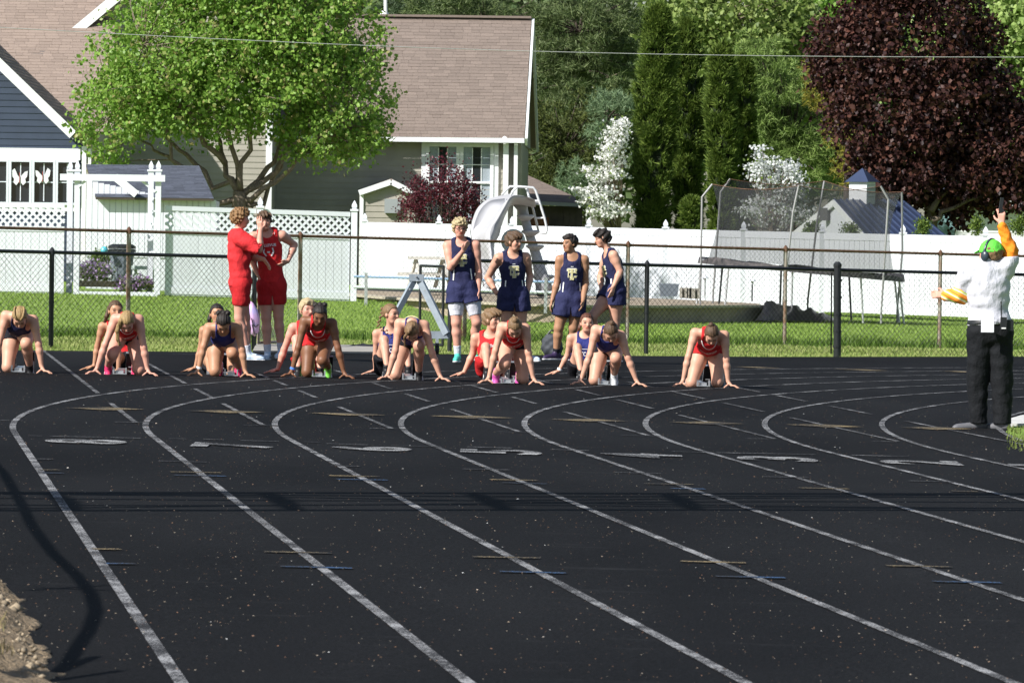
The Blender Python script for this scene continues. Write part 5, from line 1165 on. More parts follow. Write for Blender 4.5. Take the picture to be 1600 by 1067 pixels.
_wr = np.random.default_rng(77); _wd = _wr.normal(size=(9, 3)); _wd /= np.linalg.norm(_wd, axis=1)[:, None]; _wd[:, 2] *= 1.4; _wk = (2*math.pi/_wr.uniform(.13, .42, 9))[:, None]*_wd; _wp = _wr.uniform(0, 6.28, 9)
def wrinkle(P): return np.sin(P@_wk.T+_wp).sum(-1)/4.0
def hand_prims(w, f, u, n, curl=.5, spread=.2, sc=1.0, flat=None):
    """palm, four unequal bent fingers and a thumb leaving the side of the palm. f finger dir, u thumb side, n palm side"""
    f, u, n = nrm(f), nrm(u), nrm(n); out = []
    for o in (-.022, 0, .022): out.append(CO(w+u*o*.6*sc, w+f*.085*sc+u*o*sc, .017*sc, .0145*sc, .012))
    for i, (o, L) in enumerate(((.03, .072), (.010, .08), (-.010, .074), (-.028, .058))):
        d0 = nrm(f+u*o*spread*14+n*curl*.5); d1 = nrm(f+u*o*spread*14+n*curl*1.5); a = w+f*.085*sc+u*o*sc; b = a+d0*L*.55*sc; out += [CO(a, b, .0098*sc, .009*sc, .004), CO(b, b+d1*L*.5*sc, .009*sc, .0075*sc, .004)]
    a = w+f*.022*sc+u*.026*sc; b = a+nrm(u*.8+f*.7+n*.3)*.045*sc; out += [CO(a, b, .0135*sc, .011*sc, .008), CO(b, b+nrm(u*.3+f+n*.4*curl)*.032*sc, .0108*sc, .0085*sc, .004)]
    return out
def ground_hand(w, ox, sc=.95):
    """a sprinter's hand: fingertips and thumb bridged on the ground, fingers outwards"""
    g0 = float(-TILT*w[0]); out = []; K = np.array([w[0]+ox*.035, w[1]-.02, max(g0+.035, w[2]-.055)])
    for o in (-.018, 0, .018): out.append(CO(w+np.array([0, o*.6, 0]), K+np.array([0, o, 0]), .017*sc, .0145*sc, .012))
    for i, (o, L, dx) in enumerate(((-.026, .075, .9), (-.008, .085, 1.0), (.010, .078, 1.0), (.026, .062, .9))):
        tip = np.array([K[0]+ox*L*dx, K[1]+o*2.2-.01, g0+.009]); tip[2] = -TILT*tip[0]+.0095; mid = (K+np.array([0, o, 0])+tip)/2+np.array([0, 0, .012]); out += [CO(K+np.array([0, o, 0]), mid, .0105*sc, .0095*sc, .004), CO(mid, tip, .0095*sc, .0085*sc, .004)]
    tip = np.array([w[0]-ox*.045, w[1]-.05, 0]); tip[2] = -TILT*tip[0]+.01; mid = (K+tip)/2+np.array([-ox*.01, -.01, .012]); out += [CO(w+(K-w)*.5, mid, .0135*sc, .012*sc, .008), CO(mid, tip, .0115*sc, .0095*sc, .004)]
    return out

def head_prims(c, U, F, sc):
    S = np.cross(F, U); p = []
    def X(s, f, u): return c+(S*s+F*f+U*u)*sc
    p.append(EL(X(0, -.012, .028), S, F, U, np.array([.073, .094, .084])*sc, .02)); p.append(EL(X(0, .028, -.03), S, F, U, np.array([.058, .06, .08])*sc, .03))
    p.append(CO(X(-.025, .05, -.082), X(.025, .05, -.082), .022*sc, .022*sc, .025)); p.append(CO(X(0, .083, .004), X(0, .099, -.026), .0085*sc, .0135*sc, .008)); p.append(CO(X(-.035, .073, .022), X(.035, .073, .022), .013*sc, .013*sc, .012))
    p.append(CO(X(-.018, .079, -.053), X(.018, .079, -.053), .0095*sc, .0095*sc, .008))
    for s in (-1, 1): p.append(EL(X(s*.074, -.006, -.008), S, F, U, np.array([.009, .019, .03])*sc, .006)); p.append(CO(X(s*.038, .055, -.02), X(s*.04, .05, -.035), .024*sc, .022*sc, .02))
    return p, S, X

def hair_prims(kind, c, U, F, sc, X, S):
    """returns (prims, cut, disp) for the cap of hair"""
    def loc(P): q = P-c; return q@S/sc, q@F/sc, q@U/sc
    th = dict(curly=.022, mop=.012, short=.013, slick=.005, crop=.011, corn=.006)[kind]
    pr = [EL(X(0, -.014, .03), S, F, U, np.array([.076, .097, .088])*sc+th, .02)]
    if kind == 'curly': pr += [EL(X(0, .03, .085), S, F, U, np.array([.075, .07, .05])*sc, .02), EL(X(0, -.06, .01), S, F, U, np.array([.075, .055, .07])*sc, .02)]
    if kind == 'mop': pr += [EL(X(0, .05, .07), S, F, U, np.array([.07, .05, .04])*sc, .02), EL(X(0, -.055, -.01), S, F, U, np.array([.07, .05, .06])*sc, .02)]
    if kind == 'crop': pr += [EL(X(0, .045, .085), S, F, U, np.array([.06, .045, .03])*sc, .02)]
    hl = dict(curly=.042, mop=.03, short=.062, slick=.07, crop=.055, corn=.07)[kind]; back = dict(curly=-.07, mop=-.065, short=-.05, slick=-.045, crop=-.06, corn=-.045)[kind]
    def cut(P):
        s, f, u = loc(P)
        front = (hl-u)+np.clip((.045-f), 0, .2)*1.6*-1 if False else hl-u-np.clip(.052-f, 0, 1)*1.9      # hairline falls behind the temples
        return np.maximum(front, back-u)*sc
    fr = dict(curly=120, mop=70, short=90, slick=140, crop=70, corn=150)[kind]; am = dict(curly=.010, mop=.009, short=.005, slick=.0015, crop=.006, corn=.003)[kind]
    def disp(P):
        s, f, u = loc(P)
        if kind == 'corn': return am*np.sin(s*260)
        if kind in ('slick',): return am*np.sin(s*fr*1.5+f*20)
        if kind == 'mop': return am*(np.sin(s*fr*2.2+f*30)+np.sin(u*fr+f*fr*.8+s*12))
        return am*(np.sin(s*fr+u*31+2*np.sin(f*40))*np.sin(f*fr+s*23+1)+np.sin(u*fr*1.1+f*17)*np.sin(s*fr*.8+2))
    return pr, cut, disp

def strands(ho, root, m, hc, hU, par):
    n, L, rnd_, lift = par
    if ho is None: return
    g = np.random.default_rng(len(ho.data.vertices)); nv = len(ho.data.vertices); co = np.empty(nv*3, np.float32); ho.data.vertices.foreach_get('co', co); co = co.reshape(-1, 3); nn = np.empty(nv*3, np.float32); ho.data.vertex_normals.foreach_get('vector', nn); nn = nn.reshape(-1, 3)
    k = g.choice(nv, n); P = co[k]; N = nn[k]; out = P+root_loc(root)-hc; ok = (N*out).sum(1) > 0; P, N = P[ok], N[ok]; n = len(P)
    d = -hU+g.normal(size=(n, 3))*rnd_; d -= N*(d*N).sum(1)[:, None]; d /= np.maximum(1e-6, np.linalg.norm(d, axis=1))[:, None]; d = d+N*lift*g.random(n)[:, None]
    w = np.cross(d, N); w /= np.maximum(1e-6, np.linalg.norm(w, axis=1))[:, None]; LL = L*g.uniform(.5, 1.3, n)[:, None]
    V = np.stack([P-w*.005, P+w*.005, P+d*LL*.6+N*.004, P+d*LL], 1); me = np_mesh('strands', V.reshape(-1, 3), np.concatenate([np.arange(n)[:, None]*4+np.array([[0, 1, 2]]), np.arange(n)[:, None]*4+np.array([[0, 2, 3]])])); me.materials.append(m); stuff(link('strands', me, ho))
def project_mark(o, root, mesh_pts, faces, origin, ax, ay, dirn, m, name, off=.009):
    """lay a flat mark (points in metres x,y) on a garment by casting it onto the surface"""
    me = o.data; rl = Vector(root_loc(root)); bv = BVHTree.FromPolygons([v.co for v in me.vertices], [tuple(p.vertices) for p in me.polygons]); V = []
    for x, y in mesh_pts:
        s = Vector(origin+ax*x+ay*y-dirn*.5)-rl; hit, n_, i_, d_ = bv.ray_cast(s, Vector(dirn), 1.2)
        V.append(tuple((hit if hit is not None else s+Vector(dirn)*.5)-Vector(dirn)*off))
    mm = bpy.data.meshes.new(name); mm.from_pydata(V, [], faces); mm.materials.append(m); mm.update(); return link(name, mm, o)
def text_pts(body, w, h, bold=.02):
    tm = text_mesh(body, 1, 0, bold, 2); v = np.array([q.co[:2] for q in tm.vertices]); f = [tuple(p.vertices) for p in tm.polygons]; bpy.data.meshes.remove(tm)
    v -= (v.max(0)+v.min(0))/2; e = np.ptp(v, axis=0); return v/e*np.array([w, h]), f
def stroke_pts(lines, wd):
    V, F = [], []
    for L in lines:
        L = np.array(L, float); o = len(V)
        for i, p in enumerate(L):
            d = unit(L[min(i+1, len(L)-1)]-L[max(i-1, 0)]); n = np.array([-d[1], d[0]])*wd/2; V += [p-n, p+n]
        F += [(o+2*i, o+2*i+2, o+2*i+3, o+2*i+1) for i in range(len(L)-1)]
    return np.array(V), F
M_WPRINT = mat('white_print', (.8, .8, .8), .6); M_GPRINT = mat('gold_print', (.55, .5, .25), .6, var=.1, scale=40)
WING = [[(-.1, .03), (-.06, .0), (-.02, -.005), (.03, .02), (.09, .05)], [(-.05, -.02), (-.01, -.025), (.04, -.002), (.09, .04)], [(-.03, -.04), (.01, -.045), (.05, -.02), (.085, .025)], [(-.01, .0), (-.02, -.035), (.0, -.055)], [(.02, .015), (.01, -.02)]]

def shoe(root, A, toe, up, L, col, sole, name='shoe'):
    """A: ankle; toe: direction heel to toe; up: instep side"""
    toe, up = nrm(toe), nrm(up); up = nrm(up-toe*(up@toe)); sd = np.cross(toe, up); b = A-up*.075
    pr = [CO(b-toe*.05+up*.025, b+toe*.03+up*.022, .036, .037, .02), CO(b+toe*.03+up*.022, b+toe*(L-.12)+up*.004, .037, .034, .02), CO(b+toe*(L-.15)+sd*.01, b+toe*(L-.09), .034, .026, .02), CO(b-toe*.035+up*.03, A-up*.005, .034, .036, .02), CO(b+toe*.03+up*.03, A+toe*.012, .032, .032, .02)]
    c0 = b-up*.026
    o = grow_mesh(name, pr, col, root, 0, cut=lambda P: np.maximum(-((P-c0)@up), (P-A)@up-.012))
    pr2 = [CO(b-toe*.055-up*.01, b+toe*(L-.16)-up*.01, .04, .043, .02), CO(b+toe*(L-.16)-up*.01, b+toe*(L-.085)-up*.006, .043, .03, .02)]
    if o: grow_mesh('sole', pr2, sole, root, .002, cut=lambda P: np.maximum(-((P-c0)@up)-.006, (P-c0)@up-.018), parent=o)
    return o

def person(label, Y0, J, skin='fair', hair=('slick', 'blond'), sex='f', front=(0, -1, 0), top=None, bottom=None, hands=None, feet=None, group=None, head=None, girth=1.0, arch=.05, extras=None, socks=None, rad=1.0, hsc=None):
    """J: joints as (px, py, dY). names: sa sb ea eb wa wb ha hb ka kb na nb (ankles) hd (head centre)"""
    q = {k: at(v[0], v[1], Y0+v[2]) for k, v in J.items()}
    base = (q['na']+q['nb'])/2; base = np.array([base[0], base[1], float(gz(base[0], base[1]))])
    r = thing('person', label, 'person', base, group)
    g = girth*(.9 if sex == 'f' else 1.0); sk = SK[skin]
    S = nrm(q['sb']-q['sa']); pel = (q['ha']+q['hb'])/2; shm = (q['sa']+q['sb'])/2; T = nrm(shm-pel); D = nrm(np.cross(S, T)); D = D if D@np.asarray(front, float) > 0 else -D; S = nrm(np.cross(T, D)); S = S if S@(q['sb']-q['sa']) > 0 else -S
    sw = np.linalg.norm(q['sb']-q['sa']); sw = max(.27, min(.42, sw)); Ls = np.linalg.norm(shm-pel); nb_ = shm+T*.035
    torso = []
    for t, w, d in ((-.03, .138, .105), (.1, .142, .108), (.28, .12, .09), (.46, .122, .095), (.64, .138, .106), (.8, .142, .1), (.93, .12, .075)):
        wk = w*(sw/.34)**.7*girth*(1.0 if sex == 'm' else (1.0 if t < .15 else .9)); dk = d*g*(1.0 if sex == 'm' or t < .15 else .92)
        c = pel+(shm-pel)*t-D*arch*math.sin(math.pi*np.clip(t, 0, 1)); torso.append(EL(c, S, D, T, np.array([wk, dk, .115*max(.75, Ls/.46)]), .05))
    if sex == 'f':
        for s in (-1, 1): torso.append(EL(pel+(shm-pel)*.7+D*.06*1.0+S*s*.06, S, D, T, np.array([.055, .05, .06]), .04))
    for s in ('sa', 'sb'): torso.append(CO(nb_+T*.02, q[s]+T*.0, .048*g, .05*g, .04))
    arms = []
    for s in 'ab':
        sh, el, wr = q['s'+s], q['e'+s], q['w'+s]; k = rad*(.84 if sex == 'f' else 1.0)
        arms += [CO(sh, sh+(el-sh)*.35, .053*k*girth**.5, .05*k, .03), CO(sh+(el-sh)*.3, el, .047*k, .037*k, .02), CO(el, el+(wr-el)*.3, .037*k, .04*k, .02), CO(el+(wr-el)*.3, wr, .04*k, .0245*k, .02)]
    legs = []
    for s in 'ab':
        hp, kn, an = q['h'+s], q['k'+s], q['n'+s]; k = rad*(.97 if sex == 'f' else 1.0)*girth**.5; out = nrm(q['h'+s]-pel)
        legs += [CO(hp, hp+(kn-hp)*.45, .092*k, .08*k, .04), CO(hp+(kn-hp)*.45, kn, .08*k, .055*k, .03), CO(kn, kn, .055*k, .055*k, .02), CO(kn+(an-kn)*.06, kn+(an-kn)*.32, .05*k, .054*k, .02), CO(kn+(an-kn)*.32, an, .054*k, .034*k, .02)]
    hc = q['hd']; hs = hsc or (1.0 if sex == 'f' else 1.02)
    hU, hF = (nrm(head[0]), head[1]) if head else (UPZ, np.asarray(front, float)); hF = nrm(np.asarray(hF, float)-hU*(np.asarray(hF)@hU))
    hp_, hS, X = head_prims(hc, hU, hF, hs)
    neck = [CO(nb_-T*.02, hc-hU*.05*hs-hF*.015, .05*g, .047*g, .03)]
    hn = []
    for s in 'ab':
        wr, el = q['w'+s], q['e'+s]; hd_ = (hands or {}).get(s, ('rest',)); fdir = nrm(wr-el)
        if hd_[0] == 'ground': hn += ground_hand(wr, -1 if s == 'a' else 1)
        elif hd_[0] == 'rest': hn += hand_prims(wr, fdir, nrm(np.asarray(front, float)+np.array([0, 0, .1])), nrm(pel-wr), .5, .1)
        elif hd_[0] == 'none': pass
        else: hn += hand_prims(wr, hd_[1], hd_[2], hd_[3], hd_[4], hd_[5])
    # colour on the skin itself: lips, brows, eyes, a little red on cheeks, knees, knuckles
    def colf(V):
        c = np.tile(np.array(sk, np.float32), (len(V), 1)); Q = V-hc; s, f, u = Q@hS/hs, Q@hF/hs, Q@hU/hs
        def spot(m, col, a=1.0): c[m] = c[m]*(1-a)+np.array(col)*a
        hd_m = (np.abs(u) < .13) & (np.abs(s) < .09) & (f > .03)
        spot(hd_m & (np.abs(s) < .026) & (np.abs(u+.053) < .009), (sk[0]*.75, sk[1]*.38, sk[2]*.38))
        spot(hd_m & (np.abs(np.abs(s)-.034) < .017) & (np.abs(u-.027) < .0055), (sk[0]*.25, sk[1]*.2, sk[2]*.17))
        spot(hd_m & (np.abs(np.abs(s)-.033) < .014) & (np.abs(u-.004) < .0075), (.05, .035, .03))
        spot(hd_m & (np.abs(np.abs(s)-.042) < .022) & (np.abs(u+.025) < .02), (sk[0], sk[1]*.8, sk[2]*.8), .5)
        for kk in ('ka', 'kb', 'ea', 'eb'): d = np.linalg.norm(V-q[kk], axis=1); w = np.clip(1-d/.075, 0, 1)[:, None]*.35; c[:] = c*(1-w)+c*np.array([1.0, .72, .7])*w
        return c
    prims = torso+arms+legs+neck+hp_+hn
    if feet and feet.get('bare'): pass
    grow_mesh('body', prims, M_SKIN, r, 0, colf=colf)
    ctx = dict(r=r, q=q, S=S, T=T, D=D, pel=pel, shm=shm, nb=nb_, torso=torso, arms=arms, legs=legs, X=X, hS=hS, hF=hF, hU=hU, hc=hc, hs=hs, neck=neck)
    # hair
    if hair:
        pr, cut, disp = hair_prims(hair[0], hc, hU, hF, hs, X, hS); ho = grow_mesh('hair', pr, HAIR[hair[1]], r, 0, cut, disp, h=.0065); ctx['hair'] = ho
        if len(hair) > 2:
            st = hair[2]
            if st == 'bun': grow_mesh('bun', [EL(X(0, -.07, .105) if len(hair) < 4 else X(*hair[3]), hS, hF, hU, np.array([.035, .035, .032]), .01), EL(X(.01, -.075, .118) if len(hair) < 4 else X(*hair[3])+hU*.012, hS, hF, hU, np.array([.02, .025, .024]), .01)], HAIR[hair[1]], r, 0, None, lambda P: .003*np.sin(P[..., 0]*190)*np.sin(P[..., 2]*170+P[..., 1]*90), parent=ho)
            if st == 'curlbun': grow_mesh('curly_puff', [EL(X(s_, -.075, .085), hS, hF, hU, np.array([.034, .036, .034]), .02) for s_ in (-.045, 0, .045)], HAIR[hair[1]], r, 0, None, lambda P: .012*np.sin(P[..., 0]*120+P[..., 1]*40)*np.sin(P[..., 2]*130)*np.sin(P[..., 1]*110), parent=ho)
            if st == 'tail':
                pts = [np.asarray(p) for p in hair[3](ctx)]; pr = [CO(a, b, ra, rb, .01) for a, b, ra, rb in zip(pts[:-1], pts[1:], np.linspace(hair[4], hair[5], len(pts)-1), np.linspace(hair[4], hair[5], len(pts))[1:])]
                grow_mesh('ponytail', pr, HAIR[hair[1]], r, 0, None, lambda P: .003*np.sin(P[..., 0]*240), parent=ho)
            if st == 'braid':
                pts = [np.asarray(p) for p in hair[3](ctx)]; pr = []
                for i, t in enumerate(np.linspace(0, len(pts)-1.001, 15)):
                    j = int(t); p = pts[j]+(pts[j+1]-pts[j])*(t-j); rr = .019*(1-.03*i); d = nrm(pts[j+1]-pts[j]); sd = nrm(np.cross(d, (0, 1, 0))); pr.append(EL(p+sd*.009*(1 if i % 2 else -1), nrm(sd), np.array([0, 1., 0]), d, np.array([rr, rr*.8, rr*1.0]), .003))
                grow_mesh('braid', pr, HAIR[hair[1]], r, 0, parent=ho)
            if st == 'braids':
                for sg in (-1, 1):
                    pr = []
                    for i, t in enumerate(np.linspace(0, 1, 11)): a = t*2.6; pr.append(EL(X(sg*(.022+.03*math.sin(a*.9)), .075*math.cos(a), .03+.088*math.sin(a*.6+.5)), hS, hF, hU, np.array([.014, .011, .012]), .003))
                    grow_mesh('braid', pr, HAIR[hair[1]], r, 0, parent=ho)
    if hair: strands(ho, r, HAIR[hair[1]], hc, hU, dict(curly=(1500, .028, .9, .9), mop=(1500, .05, .3, .35), short=(900, .016, .5, .5), slick=(500, .03, .1, .15), crop=(1300, .034, .4, .5), corn=(500, .02, .1, .2))[hair[0]])
    # clothes
    def singlet_cut(hem, strap=.088, neck_r=.066 if sex == 'f' else .078, racer=True):
        def cut(P):
            v = P-nb_; s, t, d = v@S, v@T, v@D; ss = np.abs(s)
            k_ = sw/.34; lim = (.122 if sex == 'm' else .092)*k_+.16*np.clip((-.075-t)/.14, 0, 1)**2.2+np.where(t < -.2, 1.0, 0.0); arm = ss-lim
            nk = neck_r-np.linalg.norm(np.stack([s, (t-.015)*1.0, (d-.065)*.75], -1), axis=-1); nk = np.maximum(nk, .06-np.linalg.norm(np.stack([s, t-.05, d], -1), axis=-1))
            return np.maximum(np.maximum(arm, nk), np.maximum(t-.075, -(t+hem)))
        return cut
    fold = lambda a: (lambda P: a*wrinkle(P))
    if top:
        kind, m = top[0], top[1]; hem = top[2] if len(top) > 2 else Ls+.05; gr = top[3] if len(top) > 3 else .012
        if kind == 'singlet': ctx['top'] = grow_mesh('singlet', torso, m, r, gr, singlet_cut(hem), fold(.004))
        if kind == 'tee':
            sl = [a for i, a in enumerate(arms) if (i % 4) < 2]; tp = torso+[(x[0], x[1], x[2], x[3]+.016, x[4]+.022, x[5]) for x in sl]
            def cut(P):
                v = P-nb_; t = v@T; e = np.maximum(t-.085, -(t+hem)); e = np.maximum(e, .058-np.linalg.norm(np.stack([v@S, (t-.05), v@D], -1), axis=-1)); a = np.full(t.shape, -1.0)
                for s in 'ab':
                    ad = nrm(q['e'+s]-q['s'+s]); w = (P-q['s'+s])@ad-np.linalg.norm(q['e'+s]-q['s'+s])*(top[4] if len(top) > 4 else .68); near = np.linalg.norm(P-q['s'+s]-((P-q['s'+s])@ad)[..., None]*ad, axis=-1); a = np.maximum(a, np.where(near < .085, w, -1.0))
                return np.maximum(e, a)
            ctx['top'] = grow_mesh('tee_shirt', tp, m, r, gr, cut, fold(.007))
    if bottom:
        kind, m, frac = bottom[:3]; gr = bottom[3] if len(bottom) > 3 else .01; wst = bottom[4] if len(bottom) > 4 else .1
        lp = []
        for i, x in enumerate(legs):
            if i % 5 < 2: lp.append(x if kind == 'tight' else (x[0], x[1], x[2], x[3]+.008, x[4]+(.03 if kind == 'loose' else .008), x[5]))
        if frac > 1:
            lp = []
            for s in 'ab': lp += [CO(q['h'+s], q['k'+s], .118, .088, .02), CO(q['k'+s], q['n'+s]-UPZ*.02, .088, .07, .02)]
        tp = torso[:3]+lp
        def cut(P):
            e = (P-pel)@T-wst; a = np.full(e.shape, 9.0)
            for s in 'ab':
                hp, kn, an = q['h'+s], q['k'+s], q['n'+s]
                if frac <= 1: ld = nrm(kn-hp); w = (P-hp)@ld-np.linalg.norm(kn-hp)*frac
                else: w = -(P[..., 2]-(an[2]-.03))
                oth = np.linalg.norm(P-hp-np.clip(((P-hp)@(kn-hp))/((kn-hp)@(kn-hp)), 0, 1.05)[..., None]*(kn-hp), axis=-1) if frac <= 1 else np.minimum(np.linalg.norm(P-hp-np.clip(((P-hp)@(kn-hp))/((kn-hp)@(kn-hp)), 0, 1)[..., None]*(kn-hp), axis=-1), np.linalg.norm(P-kn-np.clip(((P-kn)@(an-kn))/((an-kn)@(an-kn)), 0, 1.2)[..., None]*(an-kn), axis=-1))
                a = np.where(oth < (a[1] if isinstance(a, tuple) else np.inf), a, a) if False else a
                if s == 'a': best, cutv = oth, w
                else: cutv = np.where(oth < best, w, cutv)
            if standing and frac <= 1:
                m_ = P-pel; up_ = m_@T; sx_ = np.abs(m_@S); e = np.maximum(e, np.where(up_ < -.1, np.clip((-up_-.1)*.11, 0, .022)-sx_, -1.0))
            return np.maximum(e, cutv)
        standing = q['ka'][2] < pel[2]-.25 and abs(D[0]) < .6
        ctx['bottom'] = grow_mesh('shorts' if frac <= 1 else 'trousers', tp, m, r, gr, cut, fold(.005 if kind != 'tight' else .001))
    if feet:
        for s in 'ab':
            if s in feet: toe, up, col, sole = feet[s][:4]; shoe(r, q['n'+s], np.asarray(toe, float), np.asarray(up, float), feet[s][4] if len(feet[s]) > 4 else (.25 if sex == 'f' else .29), col, sole)
    if socks:
        for s in 'ab':
            if s in socks:
                m, f0 = socks[s]; i = 0 if s == 'a' else 5; an, kn = q['n'+s], q['k'+s]; d = nrm(kn-an)
                grow_mesh('sock', [legs[i+4]], m, r, .004, lambda P: np.maximum((P-an)@d-f0, -((P-an)@d)-.03))
    if extras: extras(ctx)
    return r

def mark(ctx, pts, faces, cy, m, name='print', cx=0.0, tilt=0.0, g='top', off=.009):
    o = ctx.get(g)
    if o is None: return
    D, S, T = ctx['D'], ctx['S'], ctx['T']; V = np.asarray(pts)
    if tilt: c, s = math.cos(tilt), math.sin(tilt); V = np.stack([V[:, 0]*c-V[:, 1]*s, V[:, 0]*s+V[:, 1]*c], 1)
    ax = S if np.cross(S, T)@D > 0 else -S          # reads the right way round from the front
    project_mark(o, ctx['r'], V, faces, ctx['nb']+T*cy+S*cx, ax, T, -D, m, name, off)
def neck_trim(ctx, m, r_=.0045):
    """piping round the neckline"""
    S, T, D, nb = ctx['S'], ctx['T'], ctx['D'], ctx['nb']; o = ctx.get('top')
    pts, f = stroke_pts([[(.088*math.cos(a), .02+.125*math.sin(a)) for a in np.linspace(math.pi+.15, 2*math.pi-.15, 15)]], .011); mark(ctx, pts, f, 0, m, 'neck_trim')
# ------------------------------------------------------------------ shoes and small colours
def sm(name, c, r=.45): return mat(name, c, r, var=.08, scale=25)
S_PINK = sm('hot_pink_shoe', (.78, .05, .16)); S_BLK = sm('black_shoe', (.015, .015, .017)); S_GRN = sm('neon_green_shoe', (.2, .62, .08)); S_WHT = sm('white_shoe', (.72, .73, .75)); S_MAG = sm('magenta_shoe', (.6, .1, .38)); S_TEAL = sm('teal_shoe', (.08, .5, .4)); S_PUR = sm('dark_purple_shoe', (.04, .025, .07)); S_SOLE = sm('white_sole', (.68, .68, .68)); S_GREY = sm('grey_shoe', (.12, .12, .13)); S_BLUE = sm('pale_blue_shoe', (.5, .6, .72))
# start line depth for a pixel on it
def ydep(px, py): return float(ground(px, py)[1])
FWD = np.array([0, -1., 0])
CR_HEAD = (np.array([0, -.84, .54]), np.array([0, -.54, -.84]))
def runner(label, wa, wb, ea, eb, sa, sb, hd, knee, foot, rear, skin, hair, top, bottom, shoecols, extras=None, yaw=0.0, hem=None, both=False, tilt=None):
    """knee: ('a'|'b', px, py) front knee; foot: (px, py) front ankle; rear: (px, py) rear knee on the ground"""
    gy = (wa[1]+wb[1])/2+11; gx = (wa[0]+wb[0])/2; Y0 = ydep(gx, gy)
    f, r_ = knee[0], 'b' if knee[0] == 'a' else 'a'
    J = dict(sa=(*sa, .06), sb=(*sb, .06), ea=(*ea, .02), eb=(*eb, .02), wa=(*wa, .02), wb=(*wb, .02), hd=(*hd, -.10))
    mid = (sa[0]+sb[0])/2; hw = 11.5; hy = (sa[1]+sb[1])/2+16
    J['ha'] = (mid-hw, hy+2, .50); J['hb'] = (mid+hw, hy+2, .50)
    def grd(px, Y, dz):     # pixel row of a point dz above the ground
        p = gp(px, Y); p[2] += dz; v = p-C_LOC; return 533.5-FOC*(v@C_UP)/(v@C_FW)
    if both:
        J['k'+f] = (knee[1], knee[2], .34); J['n'+f] = (knee[1]-4, grd(knee[1], Y0+.78, .07), .78)
    else:
        J['k'+f] = (knee[1], knee[2], .12); J['n'+f] = (foot[0], foot[1]-4, .38)
    J['k'+r_] = (rear[0], grd(rear[0], Y0+.30, .058), .30); J['n'+r_] = (rear[0]+(6 if r_ == 'a' else -6)*(-1 if both else 1), grd(rear[0], Y0+.70, .10), .70)
    ft = {f: ((0, -.45, -.9), (0, -.85, .45), shoecols, S_SOLE, .235), r_: ((0, -.30, -.95), (0, -.9, .3), shoecols, S_SOLE, .22)}
    if both: ft = {k: ((0, -.25, -.97), (0, -.97, .25), shoecols, S_SOLE, .21) for k in 'ab'}
    hdv = tilt or CR_HEAD
    return person(label, Y0, J, skin, hair, 'f', (0, -.6, -.5), top, bottom, dict(a=('ground',), b=('ground',)), ft, None, hdv, 1.04, -.055, extras, rad=1.12)
def ex_red(ctx):
    p, f = stroke_pts(WING, .007); mark(ctx, p, f, -.2, M_WPRINT, 'wing_emblem'); neck_trim(ctx, M_WPRINT)
def box_pts(w, h, t): 
    return stroke_pts([[(-w, -h), (w, -h)], [(w, -h), (w, h)], [(w, h), (-w, h)], [(-w, h), (-w, -h)]], t)
M_TRIMG = mat('grey_print', (.45, .43, .45), .6)
def ex_navy(ctx):
    p, f = box_pts(.085, .028, .007); mark(ctx, p, f, -.215, M_TRIMG, 'chest_panel'); p, f = text_pts('TC', .05, .03); mark(ctx, p, f, -.215, M_TRIMG, 'lettering')
def strap_gold(ctx):
    S, T, D, nb = ctx['S'], ctx['T'], ctx['D'], ctx['nb']; pts = [nb+S*.082*math.sin(a)-D*.075*math.cos(a)+T*(.012-.02*math.cos(a)) for a in np.linspace(-1.75, 1.75, 15)]; mb = MB().tube(pts, .017, 8); mb.smooth = True; part(mb, 'collar', M_GPRINT, ctx['r'])
def band(ctx, s, m, name='wristband', f0=.12):
    q = ctx['q']; w, e = q['w'+s], q['e'+s]; d = nrm(e-w); c = w+d*.025; part(MB().tube([c-d*.012, c+d*.012], .031, 12), name, m, ctx['r'])
def necklace(ctx):
    S, T, D, nb = ctx['S'], ctx['T'], ctx['D'], ctx['nb']; pts = [nb+S*.065*math.sin(a)+D*(.07+.045*math.cos(a))+T*(-.02-.05*math.cos(a)) for a in np.linspace(-1.7, 1.7, 13)]
    part(MB().tube(pts, .0035, 6), 'necklace', mat('silver_chain', (.6, .58, .5), .3, metal=.6), ctx['r'])
RS = ('singlet', C_RED, .56, .015); NS_ = ('singlet', C_BLUE, .47, .010); NVS = ('singlet', C_NAVY, .47, .010); SH = ('tight', C_BLACK, .34, .010, .12)
runner('crouching sprinter in navy with blonde braids at the far left block', (-6, 573), (64.7, 572), (-2, 538), (60.4, 538), (9, 493), (52, 500), (31, 496), ('b', 41, 537), (46, 573), (12, 577), 'fair', ('slick', 'blond', 'braids'), NVS, SH, S_BLK, ex_navy)
runner('crouching sprinter in red with long blonde hair hanging down', (151.6, 576), (230, 576), (164, 539), (224.7, 543), (180.4, 498), (217, 499), (198.5, 503), ('a', 176, 553), (169, 574), (217, 579.5), 'pink', ('slick', 'blond', 'tail', lambda c: [c['X'](.055, .03, .07), c['X'](.08, .05, .0), at(183, 517, c['hc'][1]-.02), at(184, 530, c['hc'][1]), at(187, 538, c['hc'][1]+.02)], .034, .018), RS, SH, S_PINK, ex_red)
runner('crouching sprinter in blue with dark cornrows and pink shoes', (310, 578), (382.6, 579), (318, 541.5), (378.4, 547), (326.4, 512), (371, 511), (349, 505), ('b', 363, 552), (372, 577), (336, 582), 'tan', ('corn', 'dark', 'curlbun'), NS_, SH, S_PINK, lambda c: (ex_navy(c), necklace(c), band(c, 'a', M_WPRINT)))
